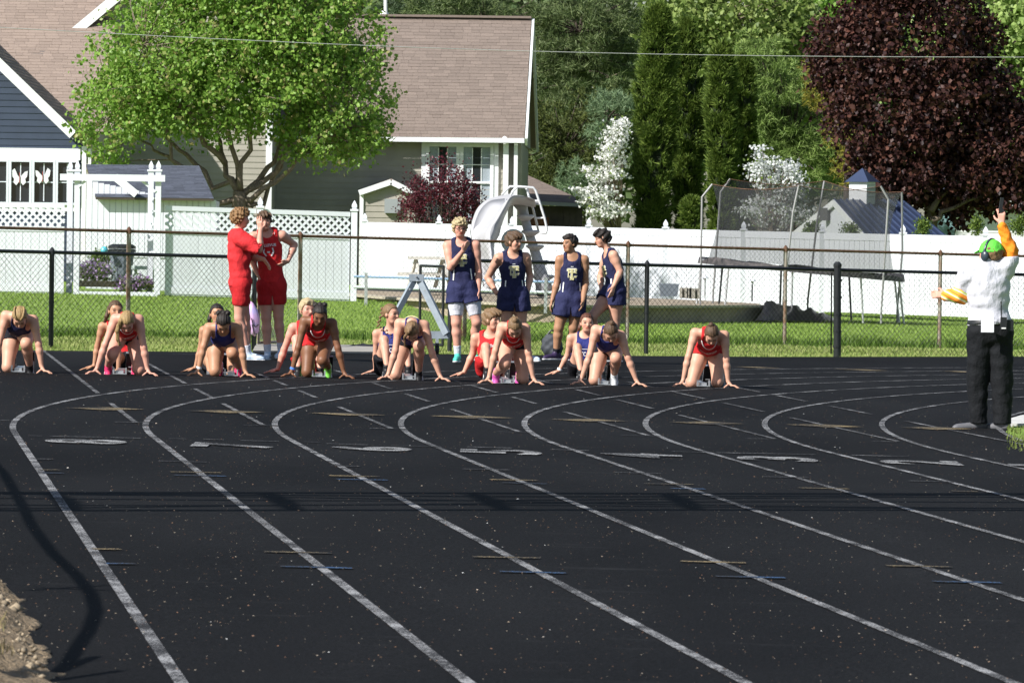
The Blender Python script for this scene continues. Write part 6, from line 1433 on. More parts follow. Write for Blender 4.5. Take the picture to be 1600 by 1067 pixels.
runner('dark skinned crouching sprinter in red with neon green shoes', (456.4, 579), (537, 581), (466, 543), (528, 544), (476, 501.5), (519, 505), (500, 493), ('b', 504, 563), (512, 578), (480, 585), 'brown', ('slick', 'dark', 'curlbun'), RS, ('tight', C_RED, .4, .010, .12), S_GRN, lambda c: (ex_red(c), band(c, 'a', mat('blue_band', (.1, .25, .7), .6))), tilt=(np.array([0, -.5, .86]), np.array([0, -.86, -.5])))
runner('crouching sprinter in blue with gold collar and light brown ponytail', (607, 584), (686.6, 585), (617.7, 548), (675.5, 553), (624, 505), (663, 508), (643.5, 518), ('b', 654.5, 540), (654.5, 582), (617, 582), 'fair', ('slick', 'light', 'tail', lambda c: [c['X'](0, -.02, .115), c['X'](.03, .04, .12), at(632, 527, c['hc'][1]-.08), at(633, 541, c['hc'][1]-.03)], .028, .012), NS_, SH, S_BLK, strap_gold, tilt=(np.array([0, -.93, .3]), np.array([0, -.3, -.93])))
runner('crouching sprinter in red with winged emblem and magenta shoes', (764, 590), (833, 590), (774, 548.5), (825.5, 551), (784, 511), (821, 513), (804.5, 512), ('a', 788.7, 569), (775, 587), (817, 593), 'fair', ('slick', 'light', 'bun', (0, -.02, .115)), RS, SH, S_MAG, ex_red)
runner('crouching sprinter in blue with dark top knot and white shoes', (908.7, 591), (994, 594), (921.6, 555), (981.4, 559), (931, 515), (970, 524), (955, 519), ('b', 962.4, 560), (959.7, 587), (929, 594.5), 'fair', ('slick', 'brown', 'bun', (-.02, -.05, .11)), NS_, SH, S_WHT, strap_gold, tilt=(np.array([-.12, -.85, .5]), np.array([0, -.5, -.85])))
runner('kneeling sprinter in red with both knees down at the right end', (1067.6, 594), (1137.7, 596), (1075.5, 558), (1135, 562), (1086, 520), (1132, 524), (1112, 523), ('a', 1081, 598), (0, 0), (1120.6, 600), 'fair', ('slick', 'brown', 'bun', (.01, -.06, .105)), ('singlet', C_RED, .62, .02), ('tight', C_RED, .3, .010, .12), S_GREY, ex_red, both=True)

# ------------------------------------------------------------------ block holders sitting behind
def holder(label, sa, ea, wa, hd, knee, ank, sit, skin, hair, sex, top, bottom, shoe_, gaze, dy=1.9, extras=None, tipy=0.0, sb=None):
    gy = wa[1]+7; Y0 = ydep(wa[0], gy); sw_ = 42 if sex == 'f' else 46
    sb = sb or (sa[0]+sw_, sa[1]+3)
    J = dict(sa=(*sa, 0), sb=(*sb, -.02), ea=(*ea, .05), wa=(*wa, .05), eb=(sb[0]+6, sb[1]+36, -.12), wb=(sb[0]-2, sb[1]+62, -.35), hd=(*hd, -.06),
             ha=(sit[0], sit[1]-10, -.10), hb=(sit[0]+22, sit[1]-10, -.10), ka=(*knee, -.40), kb=(knee[0]+34, knee[1]+6, -.42), na=(*ank, -.62), nb=(ank[0]+34, ank[1]+2, -.62))
    ft = {s: ((0, -.8, -.55), (0, -.5, .85), shoe_, S_SOLE) for s in 'ab'}
    person(label, Y0, J, skin, hair, sex, (0, -1, 0), top, bottom, dict(a=('h', (-1, -.1, -.25), (0, -1, 0), (0, 0, -1), .1, .25), b=('rest',)), ft, None, (np.array([0, 0, 1.]), np.asarray(gaze, float)), .95, .0, extras, rad=.95)
def ex_bell(ctx):
    p, f = text_pts('BELLEVUE', .2, .035, .02); mark(ctx, p, f, -.15, M_WPRINT, 'lettering'); p, f = stroke_pts([[(-.09, .0), (-.045, .0)], [(.045, .0), (.09, .0)]], .03); mark(ctx, p, f, -.005, M_WPRINT, 'shoulder_panel')
def ex_blue(ctx):
    p, f = box_pts(.07, .055, .006); mark(ctx, p, f, -.24, M_WPRINT, 'chest_panel'); p, f = text_pts('TC', .06, .05); mark(ctx, p, f, -.24, M_WPRINT, 'lettering')
LB = ('loose', C_BLACK, .5, .012, .1)
holder('girl in red with brown hair sitting behind the long haired blonde sprinter', (160, 510), (152, 541), (147, 572), (180.4, 486), (183, 552), (183, 578), (186, 577), 'tan', ('slick', 'brown', 'tail', lambda c: [c['X'](.05, -.07, .03), c['X'](.09, -.04, -.06), at(163, 505, c['hc'][1]+.05)], .03, .02), 'f', ('singlet', C_RED, .5, .012), LB, S_BLK, (.3, -.9, -.15), extras=ex_red)
holder('dark haired girl sitting behind the sprinter with cornrows', (318, 516), (313, 546), (305, 575), (339, 491), (326, 555), (328, 580), (330, 583), 'tan', ('slick', 'dark', 'tail', lambda c: [c['X'](.04, -.08, .02), c['X'](.08, -.05, -.06), at(327, 505, c['hc'][1]+.04)], .03, .02), 'f', NVS, LB, S_GREY, (.2, -.95, -.1), extras=ex_navy)
holder('pale blond boy in red sitting behind the dark skinned sprinter', (458, 512), (444, 546), (434, 577), (480, 484), (463, 530), (466, 572), (474, 585), 'pink', ('crop', 'pale'), 'm', ('singlet', C_RED, .52, .014), ('loose', C_RED, .6, .014, .1), S_BLK, (.45, -.85, -.1), extras=ex_bell)
holder('girl in blue with side braid sitting behind the ponytailed sprinter', (588.5, 521), (587, 553), (586, 579), (611, 491), (600, 531), (604, 570), (598, 583), 'fair', ('slick', 'light', 'braid', lambda c: [c['X'](.03, -.1, .06), at(597, 492, c['hc'][1]), at(592, 502, c['hc'][1]), at(591, 511, c['hc'][1]-.02), at(605, 518, c['hc'][1]-.1), at(611, 527, c['hc'][1]-.12)]), 'f', NS_, LB, S_BLK, (.75, -.6, -.1), extras=ex_blue)
holder('brown haired boy in red lettered singlet sitting behind a red sprinter', (743, 528), (739, 552.4), (725, 582), (769, 500), (759, 542), (761, 574), (757, 586), 'fair', ('mop', 'light'), 'm', ('singlet', C_RED, .52, .014), ('loose', C_RED, .62, .014, .1), S_BLK, (.75, -.65, -.15), extras=ex_bell)
holder('smiling girl in blue with parted auburn hair sitting behind the top knot sprinter', (892, 528), (886.5, 555), (873, 580), (917, 505), (902, 543), (907, 578), (900, 592), 'fair', ('slick', 'red', 'tail', lambda c: [c['X'](.05, -.07, .03), c['X'](.08, -.05, -.06), at(902, 520, c['hc'][1]+.06)], .026, .015), 'f', NS_, LB, S_BLK, (.12, -1, -.05), extras=lambda c: (ex_blue(c), band(c, 'a', M_WPRINT)))

# ------------------------------------------------------------------ standing athletes
def stand_Y(px, py): return ydep(px, py)
def ex_tc(ctx, big=1.0):
    
    TL = [[(-.058, .052), (.058, .052)], [(0, .06), (0, -.075)], [(-.026, -.07), (.026, -.07)], [(-.05, .03), (-.05, .06)], [(.05, .03), (.05, .06)]]; CL_ = [[(.055, .0), (.055, .018), (-.045, .018), (-.045, -.042), (.055, -.042), (.055, -.024)]]
    for L_, wd_ in ((CL_, .019), (TL, .023)):
        p, f = stroke_pts(L_, wd_+.011); mark(ctx, p, f, -.215, M_WPRINT, 'emblem_edge', off=.009 if L_ is CL_ else .012)
        p, f = stroke_pts(L_, wd_); mark(ctx, p, f, -.215, M_GPRINT, 'emblem_letter', off=.0135 if L_ is CL_ else .0165)
    p, f = stroke_pts([[(-.012, 0), (.012, 0)], [(-.012, -.008), (-.012, .008)], [(.012, -.008), (.012, .008)]], .005); mark(ctx, p, f, -.125, M_WPRINT, 'small_logo')
    for s in (-1, 1):
        p, f = stroke_pts([[(s*.105, -.33), (s*.118, -.47)]], .014); mark(ctx, p, f, 0, M_WPRINT, 'side_stripe')
def ex_glasses(ctx):
    X = ctx['X']; ex_tc(ctx); mb = MB()
    for s in (-1, 1):
        mb.tube([X(s*.034+.024*math.cos(a), .1, .002+.016*math.sin(a)) for a in np.linspace(0, 6.283, 11)], .0032, 5, False); mb.tube([X(s*.058, .1, .006), X(s*.074, .02, .008)], .003, 5)
    mb.tube([X(-.01, .103, .005), X(.01, .103, .005)], .003, 5); part(mb, 'glasses', M_BLACK, ctx['r'])
    # white compression shorts below the navy ones
    lp = [x for i, x in enumerate(ctx['legs']) if i % 5 < 2]; q = ctx['q']
    for s, i in (('a', 0), ('b', 5)):
        hp, kn = q['h'+s], q['k'+s]; ld = nrm(kn-hp); L = np.linalg.norm(kn-hp)
        grow_mesh('compression_shorts', ctx['legs'][i:i+2], C_WHITE, ctx['r'], .007, lambda P: np.maximum((P-hp)@ld-L*.80, L*.3-(P-hp)@ld))
Yb = stand_Y(400, 562)
FL = lambda c, s=S_SOLE, d=(0, -1, 0): (d, (0, 0, 1), c, s)
def ex_tee(ctx): pass
person('curly haired athlete in red tee raising a hand to his teammate', Yb, dict(sa=(368, 371, .17), sb=(377, 373, -.15), hd=(376, 342, 0), ea=(392, 402, .14), wa=(412, 405, .0), eb=(405, 390, -.22), wb=(407, 359, -.2), ha=(373, 447, .1), hb=(378, 447, -.1), ka=(383, 496, .12), kb=(374, 496, -.08), na=(387, 549, .14), nb=(386, 551, -.08)),
  'pink', ('curly', 'ginger'), 'm', (1, -.15, 0), ('tee', C_REDT, .63, .028, .72), ('tight', C_RSH, .62, .012, .1), dict(a=('h', (.6, -.3, -.75), (.3, -.8, .2), (-.6, 0, -.5), .25, .15), b=('h', (-.15, 0, 1), (1, -.2, .1), (.2, .9, 0), .15, .15)), dict(a=FL(S_BLUE, d=(.95, -.2, 0)), b=FL(S_BLUE, d=(.97, -.2, 0))), None, (np.array([.02, 0, 1.]), np.array([.95, .2, -.02])), 1.0, .0, None, dict(a=(C_WHITE, .09), b=(C_WHITE, .09)), rad=1.12)
def ex_bell2(ctx):
    ex_bell(ctx); p, f = stroke_pts([[(-.052, .05), (-.062, .0), (-.03, -.05)], [(.052, .05), (.062, .0), (.03, -.05)], [(-.018, .0), (.018, 0)]], .018); mark(ctx, p, f, -.235, M_WPRINT, 'wing_logo')
person('laughing athlete in red singlet with hand on hip', Yb+.35, dict(sa=(396, 370, 0), sb=(441, 368, 0), hd=(413, 346, -.05), ea=(391, 398, .1), wa=(402, 428, .0), eb=(460, 383, .12), wb=(450, 408, -.02), ha=(415, 447, 0), hb=(434, 446, 0), ka=(416, 496, -.03), kb=(435, 493, .03), na=(418, 550, 0), nb=(439, 547, .1)),
  'pink', ('mop', 'brown'), 'm', (.1, -1, 0), ('singlet', C_RED, .62, .016), ('tight', C_RSH, .62, .012, .12), dict(a=('rest',), b=('h', (-.75, -.5, -.45), (-.2, -.8, .5), (-.6, .7, 0), .5, .2)), dict(a=FL(S_BLUE, d=(-.1, -1, 0)), b=FL(S_BLUE, d=(-.2, -1, 0))), None, (np.array([-.06, -.05, 1.]), np.array([.15, -1, -.1])), 1.0, .0, ex_bell2, dict(a=(C_WHITE, .1), b=(C_WHITE, .1)), rad=1.12)
Yn = stand_Y(720, 568)
person('tall blond athlete in navy with glasses and hand raised to his chin', Yn, dict(sa=(699, 384, 0), sb=(743, 383, 0), hd=(718.5, 357, -.05), ea=(704, 418, -.10), wa=(723, 393, -.28), eb=(748, 425, .02), wb=(748, 454, -.05), ha=(713, 453, 0), hb=(734, 452, 0), ka=(713, 504, -.05), kb=(745, 503, -.05), na=(715, 553, 0), nb=(739, 550, .15)),
  'pink', ('curly', 'pale'), 'm', (.1, -1, 0), ('singlet', C_NAVY, .60, .016), ('loose', C_NSH, .42, .014, .11), dict(a=('h', (.45, -.1, .85), (-.5, -.6, .4), (.3, .9, 0), 1.2, .1), b=('rest',)), dict(a=FL(S_TEAL, d=(-.1, -1, 0)), b=FL(S_TEAL, d=(.3, -.9, 0))), None, (np.array([.04, -.08, 1.]), np.array([.25, -1, -.12])), 1.03, .0, ex_glasses, dict(a=(C_WHITE, .11), b=(C_WHITE, .11)), rad=1.12)
person('brown haired athlete in navy with both hands on his hips', Yn+.5, dict(sa=(779, 403, 0), sb=(822, 402, .05), hd=(803, 378, -.04), ea=(762, 434, .12), wa=(776, 458, .0), eb=(828, 431, .15), wb=(825, 455, .02), ha=(792, 461, 0), hb=(812, 461, 0), ka=(791, 508, -.03), kb=(815, 508, .0), na=(796, 552, 0), nb=(820, 552, .05)),
  'fair', ('mop', 'brown'), 'm', (.2, -1, 0), ('singlet', C_NAVY, .57, .016), ('loose', C_NSH, .55, .014, .11), dict(a=('h', (.9, -.4, -.1), (0, -.5, .8), (.3, .9, -.2), .3, .25), b=('h', (-.5, -.8, -.4), (-.1, -.5, .8), (-.5, .7, 0), .3, .2)), dict(a=FL(S_WHT, d=(-.1, -1, 0)), b=FL(S_BLUE, d=(.85, -.5, 0))), None, (np.array([.03, -.05, 1.]), np.array([.75, -.65, -.15])), 1.0, .0, ex_tc, dict(a=(C_WHITE, .08), b=(C_WHITE, .08)), rad=1.12)
Ym3 = stand_Y(880, 566)
person('short dark haired athlete in navy looking off to the left', Ym3, dict(sa=(875, 406, 0), sb=(913, 406, 0), hd=(890.5, 381, -.02), ea=(871, 440, .03), wa=(863, 469, -.03), eb=(915, 442, .03), wb=(911, 470, -.16), ha=(883, 467, 0), hb=(902, 467, 0), ka=(873, 512, -.03), kb=(896, 512, .0), na=(869, 550, .02), nb=(893, 551, .12)),
  'olive', ('crop', 'dark'), 'm', (-.15, -1, 0), ('singlet', C_NAVY, .55, .016), ('loose', C_NSH, .62, .016, .11), dict(a=('rest',), b=('rest',)), dict(a=FL(S_PUR, d=(-.75, -.65, 0)), b=FL(S_PUR, d=(-.2, -1, 0))), None, (np.array([-.02, .04, 1.]), np.array([-.8, -.6, .06])), 1.0, .0, ex_tc, dict(a=(C_BLACK, .05), b=(C_BLACK, .05)), rad=1.12)
person('dark haired athlete in navy leaning forward with one leg raised', Ym3+.3, dict(sa=(947, 402, .15), sb=(959, 399, -.13), hd=(941, 373, 0), ea=(938, 432, .2), wa=(940, 452, .05), eb=(969, 425, -.15), wb=(959, 447, -.22), ha=(957, 456, .08), hb=(963, 456, -.08), ka=(926, 494, -.15), kb=(961, 506, -.05), na=(930, 540, .1), nb=(963, 553, .0)),
  'fair', ('mop', 'dark'), 'm', (-1, -.35, 0), ('singlet', C_NAVY, .55, .016), ('loose', C_NSH, .40, .02, .11), dict(a=('rest',), b=('h', (-.25, -.2, -1), (-.8, -.6, 0), (-.3, .8, .2), .35, .12)), dict(a=FL(S_BLK, d=(-.9, -.4, 0)), b=FL(S_BLK, d=(-.8, -.5, 0))), None, (np.array([-.18, -.03, 1.]), np.array([-1, -.25, -.25])), 1.0, .03, ex_tc, None, rad=1.12)

# ------------------------------------------------------------------ the starter
def ex_starter(ctx):
    r, q, X, hS, hF, hU, hc = (ctx[k] for k in ('r', 'q', 'X', 'hS', 'hF', 'hU', 'hc'))
    M_CAP = cloth('lime_cap', (.13, .62, .07)); M_MUFF = mat('dark_earmuff', (.03, .045, .06), .35, spec=.5)
    cap = grow_mesh('cap', [EL(X(0, -.012, .03), hS, hF, hU, np.array([.098, .122, .118]), .01)], M_CAP, r, 0, lambda P: np.maximum(-((P-X(0, 0, .022))@hU), .034-np.linalg.norm(np.stack([(P-X(0, -.105, .02))@hS, (P-X(0, -.105, .02))@hF*.6, (P-X(0, -.105, .02))@hU*1.2], -1), axis=-1)))
    bp = [X(s*.07, .085+.07*(1-s*s), .03-.012*(1-s*s)) for s in np.linspace(-1, 1, 9)]; mb = MB(); bb = [X(s*.07, .075, .036) for s in np.linspace(-1, 1, 9)]
    mb.add(bb+bp+[p+hU*.008 for p in bb]+[p+hU*.006 for p in bp], [(i, i+1, i+10, i+9) for i in range(8)]+[(i+18, i+27, i+28, i+19) for i in range(8)]+[(i+9, i+10, i+28, i+27) for i in range(8)]); mb.smooth = True; part(mb, 'brim', M_CAP, cap)
    part(MB().tube([X(s*.06, -.108, .03+.03*math.cos(s*1.5)) for s in np.linspace(-1, 1, 7)], .006, 6), 'cap_strap', M_CAP, cap)
    for s in (-1, 1):
        o = grow_mesh('ear_muff', [EL(X(s*.095, -.005, -.01), hS, hF, hU, np.array([.026, .042, .052]), .01)], M_MUFF, r)
    part(MB().tube([X(.1*math.sin(a), .0-.02*math.cos(a), .015+.125*math.cos(a)) for a in np.linspace(-1.5, 1.5, 15)], .0125, 8), 'headband', M_MUFF, r)
    # sleeves
    def stripes():
        m = bpy.data.materials.new('striped_sleeve'); m.use_nodes = True; n = m.node_tree.nodes; l = m.node_tree.links; b = n['Principled BSDF']; b.inputs['Roughness'].default_value = .75
        tc = n.new('ShaderNodeTexCoord'); mp = n.new('ShaderNodeMapping'); mp.inputs['Rotation'].default_value = (0, math.radians(62), 0); w = n.new('ShaderNodeTexWave'); w.inputs['Scale'].default_value = 5.4; w.inputs['Distortion'].default_value = 1.0; w.wave_profile = 'SAW'; l.new(tc.outputs['Object'], mp.inputs[0]); l.new(mp.outputs[0], w.inputs[0])
        rp_ = n.new('ShaderNodeValToRGB'); e = rp_.color_ramp.elements; rp_.color_ramp.interpolation = 'CONSTANT'; e[0].color = (.85, .28, .02, 1); e[1].position = .42; e[1].color = (.85, .82, .55, 1); k = e.new(.62); k.color = (.55, .72, .1, 1); k = e.new(.8); k.color = (.8, .2, .02, 1); l.new(w.outputs['Fac'], rp_.inputs[0]); l.new(rp_.outputs[0], b.inputs['Base Color']); return m
    wr = lambda P: .006*np.sin(P[..., 0]*60+P[..., 2]*45)*np.sin(P[..., 2]*70)
    grow_mesh('striped_sleeve', [CO(q['ea']+(q['sa']-q['ea'])*.25, q['ea'], .075, .085, .03), CO(q['ea']-UPZ*.02, q['wa']-UPZ*.005, .085, .05, .03)], stripes(), r, 0, None, wr)
    grow_mesh('orange_sleeve', [CO(q['eb']+(q['sb']-q['eb'])*.5, q['eb'], .068, .07, .03), CO(q['eb'], q['wb']+(q['eb']-q['wb'])*.1, .07, .045, .03)], C_ORANGE, r, 0, None, wr)
    # belt, card, radio
    pel, T, S, D = ctx['pel'], ctx['T'], ctx['S'], ctx['D']
    grow_mesh('belt', ctx['torso'][:3], M_BLACK, r, .026, lambda P: np.abs((P-pel)@T-.1)-.02)
    c = at(1543, 508, YST-.27); part(MB().obox(c, (1, 0, 0), (0, 1, 0), UPZ, .058, .006, .065), 'paper_card', mat('white_paper', (.8, .8, .84), .6), r)
    c = at(1568, 505, YST-.25); rd = part(MB().obox(c, (1, 0, 0), (0, 1, 0), UPZ, .028, .02, .055), 'radio', M_BLACK, r); part(MB().tube([c+np.array([-.018, 0, .05]), c+np.array([-.026, 0, .2])], .006, 6), 'aerial', M_BLACK, rd); part(MB().obox(c+np.array([0, -.022, -.045]), (1, 0, 0), (0, 1, 0), UPZ, .02, .003, .006), 'radio_label', M_WPRINT, rd)
    c = at(1578, 508, YST-.2); part(MB().obox(c, (1, 0, 0), (0, 1, 0), UPZ, .03, .04, .05), 'pouch', M_BLACK, r)
YST = stand_Y(1535, 669)
person('starter in white tee, lime cap and ear muffs seen from behind raising his arm', YST, dict(sa=(1513, 427, 0), sb=(1571, 420, 0), hd=(1547, 399, 0), ea=(1502, 458, .05), wa=(1478, 461, .14), eb=(1579, 393, .03), wb=(1565, 350, .02), ha=(1533, 519, 0), hb=(1561, 519, 0), ka=(1527, 596, .04), kb=(1566, 596, 0), na=(1529, 656, .05), nb=(1566, 657, 0)),
  'pink', ('short', 'light'), 'm', (0, 1, 0), ('tee', C_WHITE, .525, .022, .85), ('trouser', C_PANT, 2, .012, .12, .022), dict(a=('h', (-1, .2, .05), (0, .3, 1), (.1, .9, -.2), 1.2, .1), b=('h', (0, 0, 1), (-.9, .2, 0), (-.2, .9, 0), 1.5, .05)), dict(a=((-1, -.12, 0), (0, 0, 1), S_GREY, sm('grey_sole', (.3, .3, .3)), .31), b=((-.75, .5, 0), (0, 0, 1), S_GREY, sm('grey_sole', (.3, .3, .3)), .31)), None, (np.array([0, .05, 1.]), np.array([-.8, .6, 0])), 1.26, -.02, ex_starter, hsc=1.06)
# starting pistol
gp0 = at(1564, 336, YST+.05); t_ = thing('starting_pistol', 'dark starting pistol held up in the raised hand', 'pistol', gp0)
mb = MB(); a, b = at(1562, 338, YST+.04), at(1566, 309, YST+.04); part(MB().beam(at(1563.2, 327, YST+.04), b, .03, .04), 'barrel', M_BLACK, t_); part(MB().beam(a, at(1564, 326, YST+.04), .035, .05), 'frame', M_BLACK, t_); part(MB().tube([at(1564, 331, YST+.03), at(1570, 331, YST+.03), at(1570, 336, YST+.03)], .006, 6), 'trigger_guard', M_BLACK, t_)

# ================================================================== TRACK EQUIPMENT
# ---- starting blocks
M_ALU = mat('brushed_aluminium', (.55, .56, .58), .35, var=.15, scale=30, metal=.7); M_PAD = mat('black_rubber_pad', (.015, .015, .016), .8)
def block_parts():
    P = {}
    P['rail'] = MB().box((-.04, 0, .012), (.04, .95, .045)).mesh('rail', M_ALU)
    P['front_bracket'] = MB().box((-.075, -.03, .004), (.075, .02, .014)).box((-.075, -.03, .014), (-.06, .03, .075)).box((.06, -.03, .014), (.075, .03, .075)).mesh('front_bracket', M_ALU)
    P['tail_plate'] = MB().box((-.11, .93, .004), (.11, 1.0, .02)).mesh('tail_plate', M_ALU)
    mb = MB().obox((0, 0, .12), (1, 0, 0), (0, .8, .6), (0, -.6, .8), .055, .012, .11); mb.beam((0, .03, .04), (0, .1, .16), .05, .02); P['pedal'] = mb.mesh('pedal', M_ALU)
    P['pedal_pad'] = MB().obox((0, -.012, .112), (1, 0, 0), (0, .8, .6), (0, -.6, .8), .053, .006, .105).mesh('pedal_pad', M_PAD)
    return P
BP = block_parts(); desc = ['by the blonde braided sprinter', 'under the long haired blonde sprinter', 'under the sprinter with cornrows', 'under the dark skinned sprinter', 'under the ponytailed sprinter in blue', 'under the sprinter with magenta shoes', 'under the top knot sprinter', 'behind the kneeling sprinter at the right end']
for i, (px, fside) in enumerate(((29, 1), (188, -1), (362, 1), (499, 1), (640, 1), (794, -1), (946, 1), (1100, -1))):
    py = (583.5, 587, 589.5, 591, 595.5, 601, 603.5, 606)[i]; Yl = ydep(px, py)+.14; b = gp(px, Yl, .009); t_ = thing('starting_block', 'aluminium starting block '+desc[i], 'starting block', b, 'starting blocks along the start line'); t_.rotation_euler = (0, TILT, .05)
    for k in ('rail', 'front_bracket', 'tail_plate'): link(k, BP[k], t_)
    for s, y in ((fside, .42), (-fside, .62)):
        o = link('pedal', BP['pedal'], t_, (s*.105, y, .02)); link('pedal_pad', BP['pedal_pad'], o)
# ---- grey A-frame cart on wheels
Yc = 73.2; cz = lambda px, py, dy=0.0: at(px, py, Yc+dy)
t_ = thing('equipment_cart', 'grey steel A-frame cart on wheels behind the seated girl', 'cart', gp(652, Yc))
for dy in (-.12, .12):
    part(MB().beam(cz(647, 438, dy), cz(603, 520, dy*3), .05, .075), 'leg', M_GREYP, t_); part(MB().beam(cz(656, 438, dy), cz(698, 522, dy*3), .05, .095), 'leg', M_GREYP, t_)
part(MB().obox(cz(651, 434), (1, 0, 0), (0, 1, 0), UPZ, .1, .17, .045), 'top_plate', M_GREYP, t_)
part(MB().beam(cz(590, 524, -.2), cz(703, 523, -.2), .1, .1), 'base_beam', M_GREYP, t_); part(MB().beam(cz(590, 524, .35), cz(703, 523, .35), .1, .1), 'base_beam', M_GREYP, t_)
for px in (597, 683):
    c = cz(px, 546); mb = MB().tube([c-np.array([.025, 0, 0]), c+np.array([.025, 0, 0])], .085, 16); w_ = part(mb, 'wheel', M_BLACK, t_); part(MB().tube([c-np.array([.03, 0, 0]), c+np.array([.03, 0, 0])], .04, 10), 'hub', mat('blue_hub', (.1, .3, .5), .5), w_); part(MB().beam(c+np.array([0, 0, .0]), cz(px, 527), .04, .05), 'fork', M_GREYP, t_)
for (px, py) in ((650, 432), (640, 452), (634, 463), (664, 454), (672, 470)): part(MB().tube([cz(px, py, -.2), cz(px, py, -.16)], .012, 8), 'bolt', M_STEEL, t_)
# ---- bags and clothing by the fence
def lump(name, px, py, w, d, h, Y, m, label, cat, seed, wr=.3):
    b = at(px, py, Y); pr = [EL((0, 0, h*.45), np.array([1., 0, 0]), np.array([0, 1., 0]), UPZ, np.array([w, d, h*.55]), .05), EL((w*.3, -.02, h*.3), np.array([1., 0, 0]), np.array([0, 1., 0]), UPZ, np.array([w*.6, d, h*.35]), .05)]
    t = thing(name, label, cat, b); f = Field(*prim_bounds(pr), .012)
    for p in pr: f.prim(p)
    P = f.grid(); f.F = (f.F+wr*h*.1*np.sin(P[..., 0]*40+seed)*np.sin(P[..., 2]*50+P[..., 1]*30)).astype(np.float32); f.F = np.maximum(f.F, (-P[..., 2]).astype(np.float32)); f.F[:, :, 0] = 1
    V, Q = f.skin(); me = np_mesh('shell', V, Q, True); me.materials.append(m); link('shell', me, t); return t, b
t_, b_ = lump('sports_bag', 862, 556, .14, .1, .3, Ym3+1.2, sm('dark_grey_bag', (.05, .055, .065), .7), 'dark grey sports bag on the grass behind the athletes', 'bag', 1)
part(MB().tube([b_+np.array([-.06+.12*k, -.02, .28+.06*math.sin(k*math.pi)]) for k in np.linspace(0, 1, 7)], .012, 6), 'strap', M_BLACK, t_)
lump('dropped_jacket', 568, 547.5, .22, .12, .09, 75.2, cloth('black_jacket', (.02, .02, .028)), 'crumpled black jacket lying on the pavement by the gate', 'jacket', 2, .8)
# drawstring bag on the gate post
M_BAG = mat('lilac_pink_bag', (.42, .38, .72), .45, scale=4, col2=(.85, .35, .5), spec=.4); b_ = at(398, 526, bl(397)[1]-.12)
t_ = thing('drawstring_bag', 'shiny lilac and pink bag hanging on the fence post between the red athletes', 'bag', b_); w_ = 1/ppm(71.5)
out_ = [(391, 470), (396, 474), (402, 484), (406, 500), (404, 518), (398, 526), (392, 522), (389, 505), (388, 488)]
mb = MB(); c0 = np.array([at(397, 500, b_[1])[0], b_[1], at(397, 500, b_[1])[2]]); n0 = len(out_)
f_ = [at(x, y, b_[1]) for x, y in out_]; fr_ = [c0+(p-c0)*.7+np.array([0, -.05, 0]) for p in f_]; bk_ = [p+np.array([0, .06, 0]) for p in f_]
mb.add(f_+fr_+bk_, [(i, (i+1) % n0, n0+(i+1) % n0, n0+i) for i in range(n0)]+[tuple(n0+i for i in range(n0))]+[(2*n0+i, 2*n0+(i+1) % n0, (i+1) % n0, i) for i in range(n0)]+[tuple(2*n0+i for i in range(n0))[::-1]]); mb.smooth = True; part(mb, 'pouch', M_BAG, t_)
part(MB().tube([at(393, 497, b_[1]-.07), at(395, 506, b_[1]-.07), at(399, 511, b_[1]-.07), at(404, 507, b_[1]-.06)], .008, 6), 'stripe', M_BLACK, t_); part(MB().tube([at(394, 507, b_[1]-.06), at(397, 521, b_[1]-.06), at(402, 522, b_[1]-.05)], .008, 6), 'stripe', M_BLACK, t_)
part(MB().tube([at(392, 471, b_[1]), at(396, 448, b_[1]+.03), at(398, 402, b_[1]+.06)], .006, 6), 'cord', M_BLACK, t_)

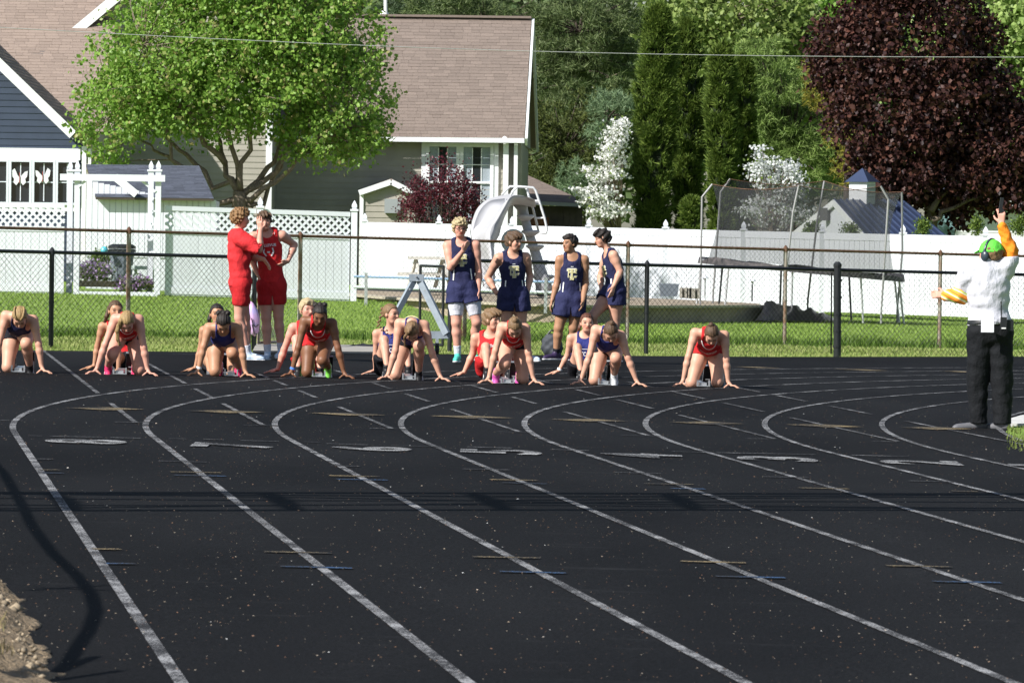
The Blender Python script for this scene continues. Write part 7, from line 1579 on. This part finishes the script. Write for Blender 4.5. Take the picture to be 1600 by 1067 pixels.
# ---- overhead cables (out of frame) whose shadows cross the track
def shadow_source(px, py, h):      # the point h above the spot whose shadow falls on that pixel
    p = gpx(px, py); k = h/to_sun.z; return p+np.array(to_sun)*k
M_CAB = mat('black_cable', (.02, .02, .02), .6)
cabs = [(769.5, 771, .10, .05), (773, 774, .07, .3), (780, 778, .055, .4), (788, 784, .055, .35), (797, 796, .085, .05), (792, 790, .05, .5), (770, 795, .06, .3)]
for i, (ya, yb_, rr, sag) in enumerate(cabs):
    a, b = shadow_source(-150, ya, 3.4+.05*i), shadow_source(1760, yb_+.5, 3.4+.05*i)
    pts = [a+(b-a)*t+np.array([0, math.sin(t*7+i)*sag*.5, -sag*math.sin(math.pi*t)*.3]) for t in np.linspace(0, 1, 30)]
    solo(MB().tube(pts, rr, 6), 'overhead_cable', M_CAB, 'overhead power cable whose thin shadow crosses the track in front of the runners', 'cable', np.array(pts[15]), 'power cables above the track').__setitem__('group', 'power cables above the track')
for k, (x0, y0, x1, y1) in enumerate(((85, 772, 112, 797), (415, 770, 460, 797), (735, 770, 790, 796), (1040, 771, 1085, 795))):
    a, b = shadow_source(x0, y0, 3.55), shadow_source(x1, y1, 3.55); solo(MB().tube([a, (a+b)/2+UPZ*.02, b], [.04, .055, .04], 8), 'cable_spacer', M_CAB, 'dark spacer clamped between the power cables above the track', 'spacer', (a+b)/2, 'power cable spacers')
pts = [shadow_source(x, y, h) for x, y, h in ((-40, 690, 1.66), (6, 739, 1.56), (29, 778, 1.52), (52, 824, 1.47), (84, 866, 1.43), (120, 899, 1.38), (143, 928, 1.38), (150, 954, 1.36), (140, 983, 1.33), (120, 1013, 1.31), (104, 1039, 1.29), (78, 1058, 1.29), (20, 1090, 1.24))]  # unseen pole added, its curve traced back from the shadow it must throw
t_ = thing('curved_lamp_pole', 'curved pole above the lower left of the track, throwing a bent shadow', 'pole', np.array([pts[-1][0], pts[-1][1], 0.2])); mb = MB().tube(pts, [.023]*len(pts), 8); mb.smooth = True; part(mb, 'pole', M_BLACK, t_)
for (x0, y0, x1, y1, h) in ((168, 914, 45, 922, 1.45), (172, 922, 60, 918, 1.45), (150, 1025, 90, 1050, 1.3), (190, 1047, 90, 1062, 1.3)): part(MB().tube([shadow_source(x0, y0, h), shadow_source(x1, y1, h)], .02, 6), 'bracket', M_BLACK, t_)  # short unseen tubes added for the stub shadows
